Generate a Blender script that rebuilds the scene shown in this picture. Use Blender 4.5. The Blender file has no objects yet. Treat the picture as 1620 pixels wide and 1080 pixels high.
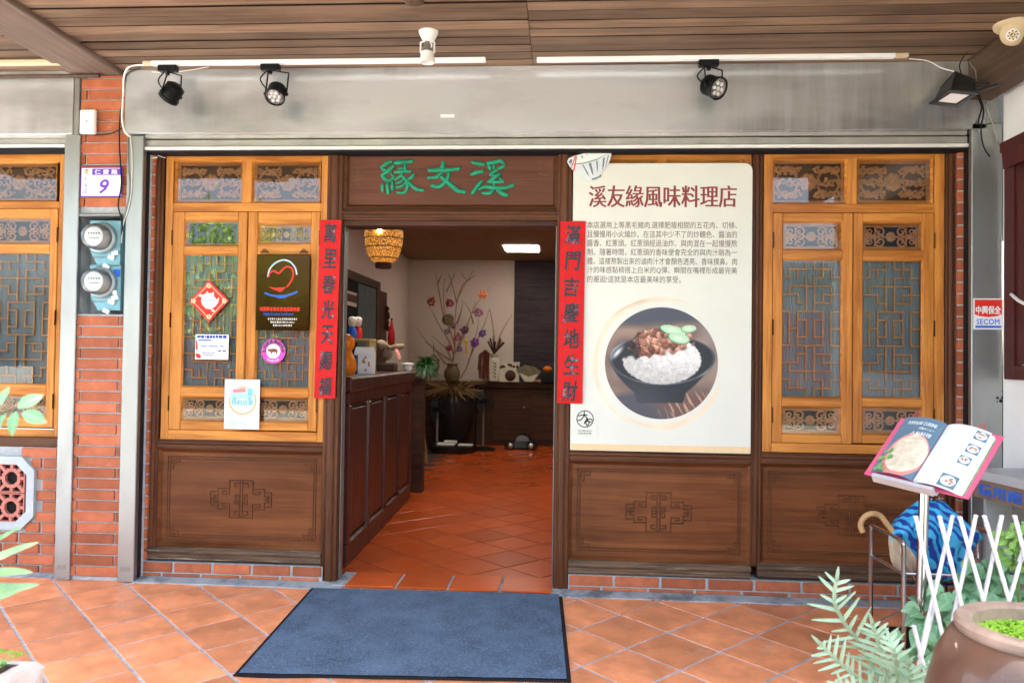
import bpy, math, random
from mathutils import Vector, Matrix, noise
rnd = random.Random(11)
S = bpy.context.scene
COL = S.collection
# ------------------------------------------------------------------ camera
CP = Vector((0.15418, -4.64053, 1.33977))
RR = (Vector((0.99771608, 0.06614712, 0.01368152)), Vector((0.01227825, 0.02157464, -0.99969184)), Vector((-0.06642191, 0.99757661, 0.02071319)))
FPX = 1255.53
cam = bpy.data.cameras.new('camera')
co = bpy.data.objects.new('camera', cam)
COL.objects.link(co)
cam.sensor_width = 36.0
cam.lens = FPX / 1620 * 36
cam.clip_start = 0.05
cam.clip_end = 400
cam.dof.use_dof = True
cam.dof.focus_distance = 4.5
cam.dof.aperture_fstop = 3.2
r_, d_, f_ = RR
co.matrix_world = Matrix(((r_.x, -d_.x, -f_.x, CP.x), (r_.y, -d_.y, -f_.y, CP.y), (r_.z, -d_.z, -f_.z, CP.z), (0, 0, 0, 1)))
S.camera = co
# ------------------------------------------------------------------ world, sun, exposure
SUN_EL, SUN_AZ = 68.0, 20.0          # the sun stands high behind the building
w = bpy.data.worlds.new('World')
S.world = w
w.use_nodes = True
nt = w.node_tree
bg = nt.nodes['Background']
sky = nt.nodes.new('ShaderNodeTexSky')
sky.sky_type = 'NISHITA'
sky.sun_disc = False
sky.sun_elevation = math.radians(SUN_EL)
sky.sun_rotation = math.radians(SUN_AZ)
sky.dust_density = 9.0
sky.air_density = 0.6
sky.ozone_density = 0.0
nt.links.new(sky.outputs[0], bg.inputs[0])
bg.inputs[1].default_value = 0.15
sl = bpy.data.lights.new('sun', 'SUN')
sl.energy = 2.2
sl.angle = math.radians(0.53)
sl.color = (1, 0.95, 0.88)
so = bpy.data.objects.new('sun', sl)
COL.objects.link(so)
el, az = math.radians(SUN_EL), math.radians(SUN_AZ)
tosun = Vector((math.sin(az) * math.cos(el), math.cos(az) * math.cos(el), math.sin(el)))
so.rotation_euler = (-tosun).to_track_quat('-Z', 'Y').to_euler()
so.location = tosun * 40
vs = S.view_settings
vs.view_transform = 'Standard'
vs.look = 'None'
vs.gamma = 1.0
vs.use_curve_mapping = False
vs.exposure = 4.15
vs.use_white_balance = True
vs.white_balance_temperature = 6900
vs.white_balance_tint = 0

# ------------------------------------------------------------------ helpers
def ray(px, py):
    return RR[0] * ((px - 810) / FPX) + RR[1] * ((py - 540) / FPX) + RR[2]
def U(px, py, y=0.0):
    """point of the upright plane at depth y that the photograph shows at px, py"""
    d = ray(px, py)
    return CP + d * ((y - CP.y) / d.y)
def UX(px, py, x):
    d = ray(px, py)
    return CP + d * ((x - CP.x) / d.x)
def UZ(px, py, z):
    d = ray(px, py)
    return CP + d * ((z - CP.z) / d.z)
SLOPE = 0.043                          # the arcade floor falls towards the street
def gz(y):
    return SLOPE * y if y < 0.0 else 0.0
def R4(l, t, r, b, y=0.0):
    mx, my = (l + r) / 2, (t + b) / 2
    return U(l, my, y).x, U(r, my, y).x, U(mx, b, y).z, U(mx, t, y).z

WOFF = {}
def tag(o, label=None, cat=None, group=None, kind=None):
    if label: o['label'] = label
    if cat: o['category'] = cat
    if group: o['group'] = group
    if kind: o['kind'] = kind
    return o
def par(o, p):
    if p is not None:
        o.parent = p
        o.matrix_parent_inverse = Matrix.Translation(-WOFF.get(p.name, Vector((0, 0, 0))))
    return o
def thing(name, label, cat, loc, group=None):
    o = bpy.data.objects.new(name, None)
    COL.objects.link(o)
    o.location = loc
    o.empty_display_size = 0.05
    WOFF[o.name] = Vector(loc)
    return tag(o, label, cat, group)

class MB:
    def __init__(s):
        s.v, s.f, s.mi, s.m = [], [], [], 0
    def add(s, vs_, fs):
        o = len(s.v)
        s.v += [tuple(p) for p in vs_]
        for f in fs:
            s.f.append([i + o for i in f]); s.mi.append(s.m)
        return s
    def box(s, x0, x1, y0, y1, z0, z1, c=0.0):
        if x1 < x0: x0, x1 = x1, x0
        if y1 < y0: y0, y1 = y1, y0
        if z1 < z0: z0, z1 = z1, z0
        c = min(c, (x1 - x0) * .45, (y1 - y0) * .45, (z1 - z0) * .45)
        if c <= 0:
            v = [(x, y, z) for x in (x0, x1) for y in (y0, y1) for z in (z0, z1)]
            return s.add(v, [(0, 1, 3, 2), (4, 6, 7, 5), (0, 4, 5, 1), (2, 3, 7, 6), (0, 2, 6, 4), (1, 5, 7, 3)])
        v, f = [], []
        idx = {}
        X, Y, Z = (x0, x1), (y0, y1), (z0, z1)
        for a in (0, 1):
            for b in (0, 1):
                for d in (0, 1):
                    p = (X[a], Y[b], Z[d])
                    inn = (c if a == 0 else -c, c if b == 0 else -c, c if d == 0 else -c)
                    for ax in range(3):
                        q = list(p)
                        for k in range(3):
                            if k != ax: q[k] += inn[k]
                        idx[(a, b, d, ax)] = len(v); v.append(q)
        cen = Vector(((x0 + x1) / 2, (y0 + y1) / 2, (z0 + z1) / 2))
        def face(ids):
            P = [Vector(v[i]) for i in ids]
            n = (P[1] - P[0]).cross(P[2] - P[0])
            if n.dot(sum(P, Vector()) / len(P) - cen) < 0: ids = ids[::-1]
            f.append(ids)
        for ax in range(3):
            o1, o2 = [k for k in range(3) if k != ax]
            for sd in (0, 1):
                ids = []
                for (b, d) in ((0, 0), (1, 0), (1, 1), (0, 1)):
                    k = [0, 0, 0]; k[ax] = sd; k[o1] = b; k[o2] = d
                    ids.append(idx[(*k, ax)])
                face(ids)
            for b in (0, 1):
                for d in (0, 1):
                    k0, k1 = [0] * 3, [0] * 3
                    k0[ax], k1[ax] = 0, 1
                    k0[o1] = k1[o1] = b; k0[o2] = k1[o2] = d
                    face([idx[(*k0, o1)], idx[(*k1, o1)], idx[(*k1, o2)], idx[(*k0, o2)]])
        for a in (0, 1):
            for b in (0, 1):
                for d in (0, 1):
                    face([idx[(a, b, d, 0)], idx[(a, b, d, 1)], idx[(a, b, d, 2)]])
        return s.add(v, f)
    def prism(s, pts, y0, y1, ch=0.0):
        """outline of (x, z) points, front face at y0 (towards the camera), back at y1"""
        a = sum(pts[i][0] * pts[(i + 1) % len(pts)][1] - pts[(i + 1) % len(pts)][0] * pts[i][1] for i in range(len(pts)))
        if a < 0: pts = pts[::-1]
        n = len(pts)
        v = [(p[0], y0, p[1]) for p in pts] + [(p[0], y1, p[1]) for p in pts]
        f = [list(range(n)), list(range(2 * n - 1, n - 1, -1))]
        for i in range(n):
            j = (i + 1) % n
            f.append((i, i + n, j + n, j))
        return s.add(v, f)
    def tube(s, pts, r, n=8, closed=False, cap=True, sq=None):
        pts = [Vector(p) for p in pts]
        N = len(pts)
        rs = r if isinstance(r, (list, tuple)) else [r] * N
        v, f = [], []
        t0 = (pts[1] - pts[0]).normalized()
        up = Vector((0, 0, 1)) if abs(t0.z) < .9 else Vector((1, 0, 0))
        nrm = t0.cross(up).normalized()
        for i in range(N):
            if closed: t = pts[(i + 1) % N] - pts[i - 1]
            else: t = pts[min(i + 1, N - 1)] - pts[max(i - 1, 0)]
            t.normalize()
            nrm = (nrm - t * nrm.dot(t))
            if nrm.length < 1e-5: nrm = t.orthogonal()
            nrm.normalize()
            b = t.cross(nrm)
            for k in range(n):
                a = 2 * math.pi * k / n
                off = (nrm * math.cos(a) + b * math.sin(a)) * rs[i]
                if sq: off = Vector((off.x * sq[0], off.y * sq[1], off.z * sq[2]))
                v.append(pts[i] + off)
        for i in range(N if closed else N - 1):
            for k in range(n):
                a, b2 = i * n + k, i * n + (k + 1) % n
                j = ((i + 1) % N) * n
                f.append((a, b2, j + (k + 1) % n, j + k))
        if cap and not closed:
            f.append(list(range(n))[::-1]); f.append([(N - 1) * n + k for k in range(n)])
        return s.add(v, f)
    def lathe(s, prof, c=(0, 0, 0), n=24, M=None, cap=True):
        """profile of (radius, height) turned about the z axis through c"""
        v, f = [], []
        for (r, z) in prof:
            for k in range(n):
                a = 2 * math.pi * k / n
                p = Vector((r * math.cos(a), r * math.sin(a), z))
                if M is not None: p = M @ p
                v.append(p + Vector(c))
        for i in range(len(prof) - 1):
            for k in range(n):
                a, b = i * n + k, i * n + (k + 1) % n
                f.append((a, b, b + n, a + n))
        if cap and prof[0][0] > 1e-4: f.append(list(range(n))[::-1])
        if cap and prof[-1][0] > 1e-4: f.append([(len(prof) - 1) * n + k for k in range(n)])
        return s.add(v, f)
    def ball(s, c, r, n=12, m=8, sc=(1, 1, 1), wob=0):
        v, f = [], []
        for i in range(m + 1):
            th = math.pi * i / m
            for k in range(n):
                a = 2 * math.pi * k / n
                p = Vector((math.sin(th) * math.cos(a), math.sin(th) * math.sin(a), math.cos(th)))
                q = 1 + (wob * noise.noise(p * 2.3 + Vector(c) * 9) if wob else 0)
                v.append((c[0] + p.x * r * sc[0] * q, c[1] + p.y * r * sc[1] * q, c[2] + p.z * r * sc[2] * q))
        for i in range(m):
            for k in range(n):
                a, b = i * n + k, i * n + (k + 1) % n
                f.append((a, a + n, b + n, b))
        return s.add(v, f)
    def xf(s, M, start=0):
        for i in range(start, len(s.v)):
            s.v[i] = tuple(M @ Vector(s.v[i]))
        return s
    def mesh(s, name, mats, smooth=False):
        me = bpy.data.meshes.new(name)
        me.from_pydata(s.v, [], s.f)
        mats = mats if isinstance(mats, (list, tuple)) else [mats]
        for m in mats: me.materials.append(m)
        if len(mats) > 1: me.polygons.foreach_set('material_index', s.mi)
        if smooth:
            me.polygons.foreach_set('use_smooth', [True] * len(me.polygons))
            try: me.set_sharp_from_angle(angle=math.radians(42))
            except Exception: pass
        me.update()
        return me
    def build(s, name, mats, parent=None, smooth=False, **kw):
        o = bpy.data.objects.new(name, s.mesh(name, mats, smooth))
        COL.objects.link(o)
        par(o, parent)
        return tag(o, **kw)

def inst(name, me, loc, parent=None, rot=None, scale=None, **kw):
    o = bpy.data.objects.new(name, me)
    COL.objects.link(o)
    o.location = loc
    if rot is not None: o.rotation_euler = rot
    if scale is not None: o.scale = scale if isinstance(scale, (tuple, list)) else (scale,) * 3
    par(o, parent)
    return tag(o, **kw)
def bez(p0, p1, p2, n=10):
    p0, p1, p2 = Vector(p0), Vector(p1), Vector(p2)
    return [p0 * (1 - t) ** 2 + p1 * 2 * t * (1 - t) + p2 * t * t for t in [i / n for i in range(n + 1)]]
def crv(pts, n=6):
    """smooth curve through points (Catmull-Rom)"""
    P = [Vector(p) for p in pts]
    P = [P[0] * 2 - P[1]] + P + [P[-1] * 2 - P[-2]]
    out = []
    for i in range(1, len(P) - 2):
        for k in range(n):
            t = k / n
            a, b, c, d = P[i - 1], P[i], P[i + 1], P[i + 2]
            out.append(0.5 * ((2 * b) + (c - a) * t + (2 * a - 5 * b + 4 * c - d) * t * t + (3 * b - a - 3 * c + d) * t ** 3))
    out.append(P[-2])
    return out

# ------------------------------------------------------------------ text
TCU = bpy.data.curves.new('lettering', 'FONT')
TXT = bpy.data.objects.new('lettering', TCU)      # never linked: only used to shape letters
def textmesh(s, offset=0.0, res=2, spacing=1.0, shear=0.0):
    TCU.body = s
    TCU.resolution_u = res
    TCU.offset = offset
    TCU.space_character = spacing
    TCU.shear = shear
    me = bpy.data.meshes.new_from_object(TXT)
    v = [tuple(p.co) for p in me.vertices]
    f = [list(p.vertices) for p in me.polygons]
    bpy.data.meshes.remove(me)
    return v, f
def fit(v, bx, keep=False):
    xs = [p[0] for p in v]; ys = [p[1] for p in v]
    a, b, c, d = min(xs), max(xs), min(ys), max(ys)
    x0, x1, z0, z1 = bx
    sx = (x1 - x0) / max(b - a, 1e-6); sz = (z1 - z0) / max(d - c, 1e-6)
    if keep: sx = sz = min(sx, sz)
    ox, oz = (x0 + x1) / 2 - sx * (a + b) / 2, (z0 + z1) / 2 - sz * (c + d) / 2
    return [(p[0] * sx + ox, p[1] * sz + oz) for p in v]
def lettering(mb, s, bx, y, offset=0.0, keep=False, res=2, wob=0.0, serif=0.0, shear=0.0, spacing=1.0, bold=0.0):
    v, f = textmesh(s, offset, res, shear=shear, spacing=spacing)
    if not v: return
    q = fit(v, bx, keep)
    if wob:
        h = bx[3] - bx[2]
        q = [(a + wob * h * noise.noise((a * 22 / h * .05 + 3, b * 22 / h * .05, 1)), b + wob * h * noise.noise((a / h * 1.3, b / h * 1.3 + 7, 4))) for a, b in q]
    if serif:
        for k, dx in enumerate((-serif, -serif / 2, 0, serif / 2, serif)):
            mb.add([(a + dx, y - k * 1e-5, b) for a, b in q], f)
    elif bold:
        h = bx[3] - bx[2]
        for k, (dx, dz) in enumerate(((0, 0), (1, 0), (-1, 0), (0, 1), (0, -1), (.7, .7), (-.7, -.7), (.7, -.7), (-.7, .7))):
            mb.add([(a + dx * bold * h, y - k * 1e-5, b + dz * bold * h) for a, b in q], f)
    else:
        mb.add([(a, y, b) for a, b in q], f)

# ------------------------------------------------------------------ materials
def base(name):
    m = bpy.data.materials.new(name)
    m.use_nodes = True
    n = m.node_tree
    return m, n, n.nodes['Principled BSDF']
def plain(name, col, rough=.5, metal=0, spec=.16, var=0.0, vs_=8.0, bump=0.0, bs=60.0, emit=None, es=0, rvar=0.0, trans=0, ior=1.45, coat=0, rand=0.0, wear=None, wscale=6.0, wthr=.62, wear2=None, w2scale=3.0, w2thr=.6, w2amt=.8):
    m, n, p = base(name)
    p.inputs['Roughness'].default_value = rough
    p.inputs['Metallic'].default_value = metal
    p.inputs['Specular IOR Level'].default_value = spec
    p.inputs['Base Color'].default_value = (*col, 1)
    p.inputs['Coat Weight'].default_value = coat
    p.inputs['Transmission Weight'].default_value = trans
    p.inputs['IOR'].default_value = ior
    if emit:
        p.inputs['Emission Color'].default_value = (*emit, 1); p.inputs['Emission Strength'].default_value = es
    L = n.links.new
    tc = n.nodes.new('ShaderNodeTexCoord')
    sock = None
    if var or rand or wear:
        ns = n.nodes.new('ShaderNodeTexNoise'); ns.inputs['Scale'].default_value = vs_; ns.inputs['Detail'].default_value = 6; ns.inputs['Roughness'].default_value = .65
        oi = n.nodes.new('ShaderNodeObjectInfo')
        va = n.nodes.new('ShaderNodeVectorMath'); va.operation = 'ADD'
        mu = n.nodes.new('ShaderNodeVectorMath'); mu.operation = 'SCALE'; mu.inputs[3].default_value = 1.0
        L(oi.outputs['Location'], mu.inputs[0]); L(tc.outputs['Object'], va.inputs[0]); L(mu.outputs[0], va.inputs[1]); L(va.outputs[0], ns.inputs['Vector'])
        mr = n.nodes.new('ShaderNodeMapRange'); mr.inputs[1].default_value = .3; mr.inputs[2].default_value = .7
        mr.inputs[3].default_value = 1 - var; mr.inputs[4].default_value = 1 + var
        L(ns.outputs[0], mr.inputs[0])
        val = mr.outputs[0]
        if rand:
            m2 = n.nodes.new('ShaderNodeMapRange'); m2.inputs[3].default_value = 1 - rand; m2.inputs[4].default_value = 1 + rand
            L(oi.outputs['Random'], m2.inputs[0])
            mm = n.nodes.new('ShaderNodeMath'); mm.operation = 'MULTIPLY'; L(val, mm.inputs[0]); L(m2.outputs[0], mm.inputs[1]); val = mm.outputs[0]
        vm = n.nodes.new('ShaderNodeVectorMath'); vm.operation = 'SCALE'; vm.inputs[0].default_value = col
        L(val, vm.inputs[3]); sock = vm.outputs[0]
        if wear:
            nw = n.nodes.new('ShaderNodeTexNoise'); nw.inputs['Scale'].default_value = wscale; nw.inputs['Detail'].default_value = 8; nw.inputs['Roughness'].default_value = .7
            L(va.outputs[0], nw.inputs['Vector'])
            cr = n.nodes.new('ShaderNodeMapRange'); cr.inputs[1].default_value = wthr; cr.inputs[2].default_value = wthr + .12
            L(nw.outputs[0], cr.inputs[0])
            mx = n.nodes.new('ShaderNodeMix'); mx.data_type = 'RGBA'; L(cr.outputs[0], mx.inputs[0]); L(sock, mx.inputs[6]); mx.inputs[7].default_value = (*wear, 1)
            sock = mx.outputs[2]
        if wear2:
            nw = n.nodes.new('ShaderNodeTexNoise'); nw.inputs['Scale'].default_value = w2scale; nw.inputs['Detail'].default_value = 10; nw.inputs['Roughness'].default_value = .72; nw.inputs['Distortion'].default_value = .6
            vb = n.nodes.new('ShaderNodeVectorMath'); vb.operation = 'ADD'; vb.inputs[1].default_value = (7.3, 2.1, 5.5); L(va.outputs[0], vb.inputs[0]); L(vb.outputs[0], nw.inputs['Vector'])
            cr = n.nodes.new('ShaderNodeMapRange'); cr.inputs[1].default_value = w2thr; cr.inputs[2].default_value = w2thr + .25; cr.inputs[4].default_value = w2amt
            L(nw.outputs[0], cr.inputs[0])
            mx = n.nodes.new('ShaderNodeMix'); mx.data_type = 'RGBA'; L(cr.outputs[0], mx.inputs[0]); L(sock, mx.inputs[6]); mx.inputs[7].default_value = (*wear2, 1)
            sock = mx.outputs[2]
        L(sock, p.inputs['Base Color'])
        if rvar:
            m3 = n.nodes.new('ShaderNodeMapRange'); m3.inputs[1].default_value = .3; m3.inputs[2].default_value = .7
            m3.inputs[3].default_value = max(.02, rough - rvar); m3.inputs[4].default_value = rough + rvar
            L(ns.outputs[0], m3.inputs[0]); L(m3.outputs[0], p.inputs['Roughness'])
    if bump:
        nb = n.nodes.new('ShaderNodeTexNoise'); nb.inputs['Scale'].default_value = bs; nb.inputs['Detail'].default_value = 4
        L(tc.outputs['Object'], nb.inputs['Vector'])
        bp = n.nodes.new('ShaderNodeBump'); bp.inputs['Strength'].default_value = bump; bp.inputs['Distance'].default_value = .004
        L(nb.outputs[0], bp.inputs['Height']); L(bp.outputs[0], p.inputs['Normal'])
    return m
def wood(name, c1, c2, axis='X', scale=1.0, rough=.45, dark=None, bump=.25, spec=.22, coat=0.0, rand=.08, wear=None, wthr=.62, lo=.78, hi=1.12):
    m, n, p = base(name)
    L = n.links.new
    tc = n.nodes.new('ShaderNodeTexCoord'); oi = n.nodes.new('ShaderNodeObjectInfo')
    off = n.nodes.new('ShaderNodeVectorMath'); off.operation = 'ADD'
    sc = n.nodes.new('ShaderNodeMath'); sc.operation = 'MULTIPLY'; sc.inputs[1].default_value = 13.7
    L(oi.outputs['Random'], sc.inputs[0]); L(tc.outputs['Object'], off.inputs[0]); L(sc.outputs[0], off.inputs[1])
    mp = n.nodes.new('ShaderNodeMapping')
    k = {'X': (1.2, 22, 22), 'Z': (22, 22, 1.2), 'Y': (22, 1.2, 22)}[axis]
    mp.inputs['Scale'].default_value = [a * scale for a in k]
    L(off.outputs[0], mp.inputs[0])
    n1 = n.nodes.new('ShaderNodeTexNoise'); n1.inputs['Scale'].default_value = 1.0; n1.inputs['Detail'].default_value = 8; n1.inputs['Roughness'].default_value = .6; n1.inputs['Distortion'].default_value = .9
    L(mp.outputs[0], n1.inputs['Vector'])
    n2 = n.nodes.new('ShaderNodeTexNoise'); n2.inputs['Scale'].default_value = 6.0; n2.inputs['Detail'].default_value = 5
    L(mp.outputs[0], n2.inputs['Vector'])
    n3 = n.nodes.new('ShaderNodeTexNoise'); n3.inputs['Scale'].default_value = 2.2; n3.inputs['Detail'].default_value = 3
    L(off.outputs[0], n3.inputs['Vector'])
    a1 = n.nodes.new('ShaderNodeMath'); a1.operation = 'MULTIPLY_ADD'; a1.inputs[1].default_value = .35; L(n2.outputs[0], a1.inputs[0])
    a2 = n.nodes.new('ShaderNodeMath'); a2.operation = 'MULTIPLY_ADD'; a2.inputs[1].default_value = .5; L(n3.outputs[0], a2.inputs[0])
    L(n1.outputs[0], a1.inputs[2]); L(a1.outputs[0], a2.inputs[2])
    cr = n.nodes.new('ShaderNodeMapRange'); cr.inputs[1].default_value = lo; cr.inputs[2].default_value = hi
    L(a2.outputs[0], cr.inputs[0])
    mx = n.nodes.new('ShaderNodeMix'); mx.data_type = 'RGBA'; mx.inputs[6].default_value = (*c1, 1); mx.inputs[7].default_value = (*c2, 1)
    L(cr.outputs[0], mx.inputs[0])
    m2 = n.nodes.new('ShaderNodeMapRange'); m2.inputs[3].default_value = 1 - rand; m2.inputs[4].default_value = 1 + rand
    L(oi.outputs['Random'], m2.inputs[0])
    vm = n.nodes.new('ShaderNodeVectorMath'); vm.operation = 'SCALE'; L(mx.outputs[2], vm.inputs[0]); L(m2.outputs[0], vm.inputs[3])
    sock = vm.outputs[0]
    if wear:
        nw = n.nodes.new('ShaderNodeTexNoise'); nw.inputs['Scale'].default_value = 2.5; nw.inputs['Detail'].default_value = 9; nw.inputs['Roughness'].default_value = .75
        L(mp.outputs[0], nw.inputs['Vector'])
        c3 = n.nodes.new('ShaderNodeMapRange'); c3.inputs[1].default_value = wthr; c3.inputs[2].default_value = wthr + .1
        L(nw.outputs[0], c3.inputs[0])
        m4 = n.nodes.new('ShaderNodeMix'); m4.data_type = 'RGBA'; m4.inputs[7].default_value = (*wear, 1)
        L(c3.outputs[0], m4.inputs[0]); L(sock, m4.inputs[6]); sock = m4.outputs[2]
    L(sock, p.inputs['Base Color'])
    rr = n.nodes.new('ShaderNodeMapRange'); rr.inputs[1].default_value = .6; rr.inputs[2].default_value = 1.2; rr.inputs[3].default_value = rough + .12; rr.inputs[4].default_value = rough - .08
    L(a2.outputs[0], rr.inputs[0]); L(rr.outputs[0], p.inputs['Roughness'])
    p.inputs['Specular IOR Level'].default_value = spec
    p.inputs['Coat Weight'].default_value = coat
    p.inputs['Coat Roughness'].default_value = .18
    bp = n.nodes.new('ShaderNodeBump'); bp.inputs['Strength'].default_value = bump; bp.inputs['Distance'].default_value = .003
    L(a1.outputs[0], bp.inputs['Height']); L(bp.outputs[0], p.inputs['Normal'])
    return m
def steelmat(name, col, rough, stain, axis='X', stains=.5, soot=None):
    m, n, p = base(name)
    L = n.links.new
    tc = n.nodes.new('ShaderNodeTexCoord')
    mp = n.nodes.new('ShaderNodeMapping'); mp.inputs['Scale'].default_value = (3, 200, 200) if axis == 'X' else (200, 200, 3)
    L(tc.outputs['Object'], mp.inputs[0])
    nb = n.nodes.new('ShaderNodeTexNoise'); nb.inputs['Scale'].default_value = 1; nb.inputs['Detail'].default_value = 3; L(mp.outputs[0], nb.inputs['Vector'])
    m2 = n.nodes.new('ShaderNodeMapping'); m2.inputs['Scale'].default_value = (.55, 1, 1.6) if axis == 'X' else (4, 2, 1.4)
    L(tc.outputs['Object'], m2.inputs[0])
    ns = n.nodes.new('ShaderNodeTexNoise'); ns.inputs['Scale'].default_value = 1.5; ns.inputs['Detail'].default_value = 7; ns.inputs['Roughness'].default_value = .5; ns.inputs['Distortion'].default_value = .1; L(m2.outputs[0], ns.inputs['Vector'])
    cr = n.nodes.new('ShaderNodeMapRange'); cr.inputs[1].default_value = .46; cr.inputs[2].default_value = .80; cr.inputs[4].default_value = stains; L(ns.outputs[0], cr.inputs[0])
    mx = n.nodes.new('ShaderNodeMix'); mx.data_type = 'RGBA'; mx.inputs[6].default_value = (*col, 1); mx.inputs[7].default_value = (*stain, 1); L(cr.outputs[0], mx.inputs[0]); L(mx.outputs[2], p.inputs['Base Color'])
    if soot:
        sx = n.nodes.new('ShaderNodeSeparateXYZ'); L(tc.outputs['Object'], sx.inputs[0])
        mq = n.nodes.new('ShaderNodeMapping'); mq.inputs['Scale'].default_value = (9, 1, .7); L(tc.outputs['Object'], mq.inputs[0])
        nq = n.nodes.new('ShaderNodeTexNoise'); nq.inputs['Scale'].default_value = 1.6; nq.inputs['Detail'].default_value = 7; nq.inputs['Roughness'].default_value = .65; L(mq.outputs[0], nq.inputs['Vector'])
        sr = n.nodes.new('ShaderNodeMapRange'); sr.inputs[1].default_value = soot[0]; sr.inputs[2].default_value = soot[1]; sr.inputs[4].default_value = .42; L(sx.outputs[0], sr.inputs[0])
        n5 = n.nodes.new('ShaderNodeTexNoise'); n5.inputs['Scale'].default_value = 2.4; n5.inputs['Detail'].default_value = 6; L(m2.outputs[0], n5.inputs['Vector'])
        s5 = n.nodes.new('ShaderNodeMapRange'); s5.inputs[1].default_value = .5; s5.inputs[2].default_value = .75; s5.inputs[4].default_value = .5; L(n5.outputs[0], s5.inputs[0])
        ad = n.nodes.new('ShaderNodeMath'); ad.operation = 'ADD'; L(sr.outputs[0], ad.inputs[0]); L(s5.outputs[0], ad.inputs[1])
        m6 = n.nodes.new('ShaderNodeMath'); m6.operation = 'MULTIPLY'; L(ad.outputs[0], m6.inputs[0]); L(nq.outputs[0], m6.inputs[1])
        m7 = n.nodes.new('ShaderNodeMath'); m7.operation = 'MULTIPLY'; m7.inputs[1].default_value = 1.7; m7.use_clamp = True; L(m6.outputs[0], m7.inputs[0])
        mz = n.nodes.new('ShaderNodeMix'); mz.data_type = 'RGBA'; mz.inputs[7].default_value = (*stain, 1); L(m7.outputs[0], mz.inputs[0]); L(mx.outputs[2], mz.inputs[6]); L(mz.outputs[2], p.inputs['Base Color'])
    p.inputs['Metallic'].default_value = .85 if not soot else .6
    rr = n.nodes.new('ShaderNodeMapRange'); rr.inputs[3].default_value = rough - (.06 if rough > .3 else .08); rr.inputs[4].default_value = rough + (.14 if rough > .3 else .02); L(ns.outputs[0], rr.inputs[0]); L(rr.outputs[0], p.inputs['Roughness'])
    bp = n.nodes.new('ShaderNodeBump'); bp.inputs['Strength'].default_value = .12; bp.inputs['Distance'].default_value = .001; L(nb.outputs[0], bp.inputs['Height']); L(bp.outputs[0], p.inputs['Normal'])
    return m
def glassmat(name, tint=(1, 1, 1), ior=1.75, rough=0.0, base_alpha=0.0, bcol=(.8, .8, .8)):
    m = bpy.data.materials.new(name); m.use_nodes = True
    n = m.node_tree; n.nodes.clear(); L = n.links.new
    out = n.nodes.new('ShaderNodeOutputMaterial'); fr = n.nodes.new('ShaderNodeFresnel'); fr.inputs[0].default_value = ior
    tr = n.nodes.new('ShaderNodeBsdfTransparent'); tr.inputs[0].default_value = (*tint, 1)
    gl = n.nodes.new('ShaderNodeBsdfGlossy'); gl.inputs['Roughness'].default_value = rough
    mx = n.nodes.new('ShaderNodeMixShader'); L(fr.outputs[0], mx.inputs[0]); L(gl.outputs[0], mx.inputs[2])
    if base_alpha:
        df = n.nodes.new('ShaderNodeBsdfDiffuse'); df.inputs[0].default_value = (*bcol, 1)
        m2 = n.nodes.new('ShaderNodeMixShader'); m2.inputs[0].default_value = base_alpha; L(tr.outputs[0], m2.inputs[1]); L(df.outputs[0], m2.inputs[2]); L(m2.outputs[0], mx.inputs[1])
    else: L(tr.outputs[0], mx.inputs[1])
    L(mx.outputs[0], out.inputs[0])
    return m
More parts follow.
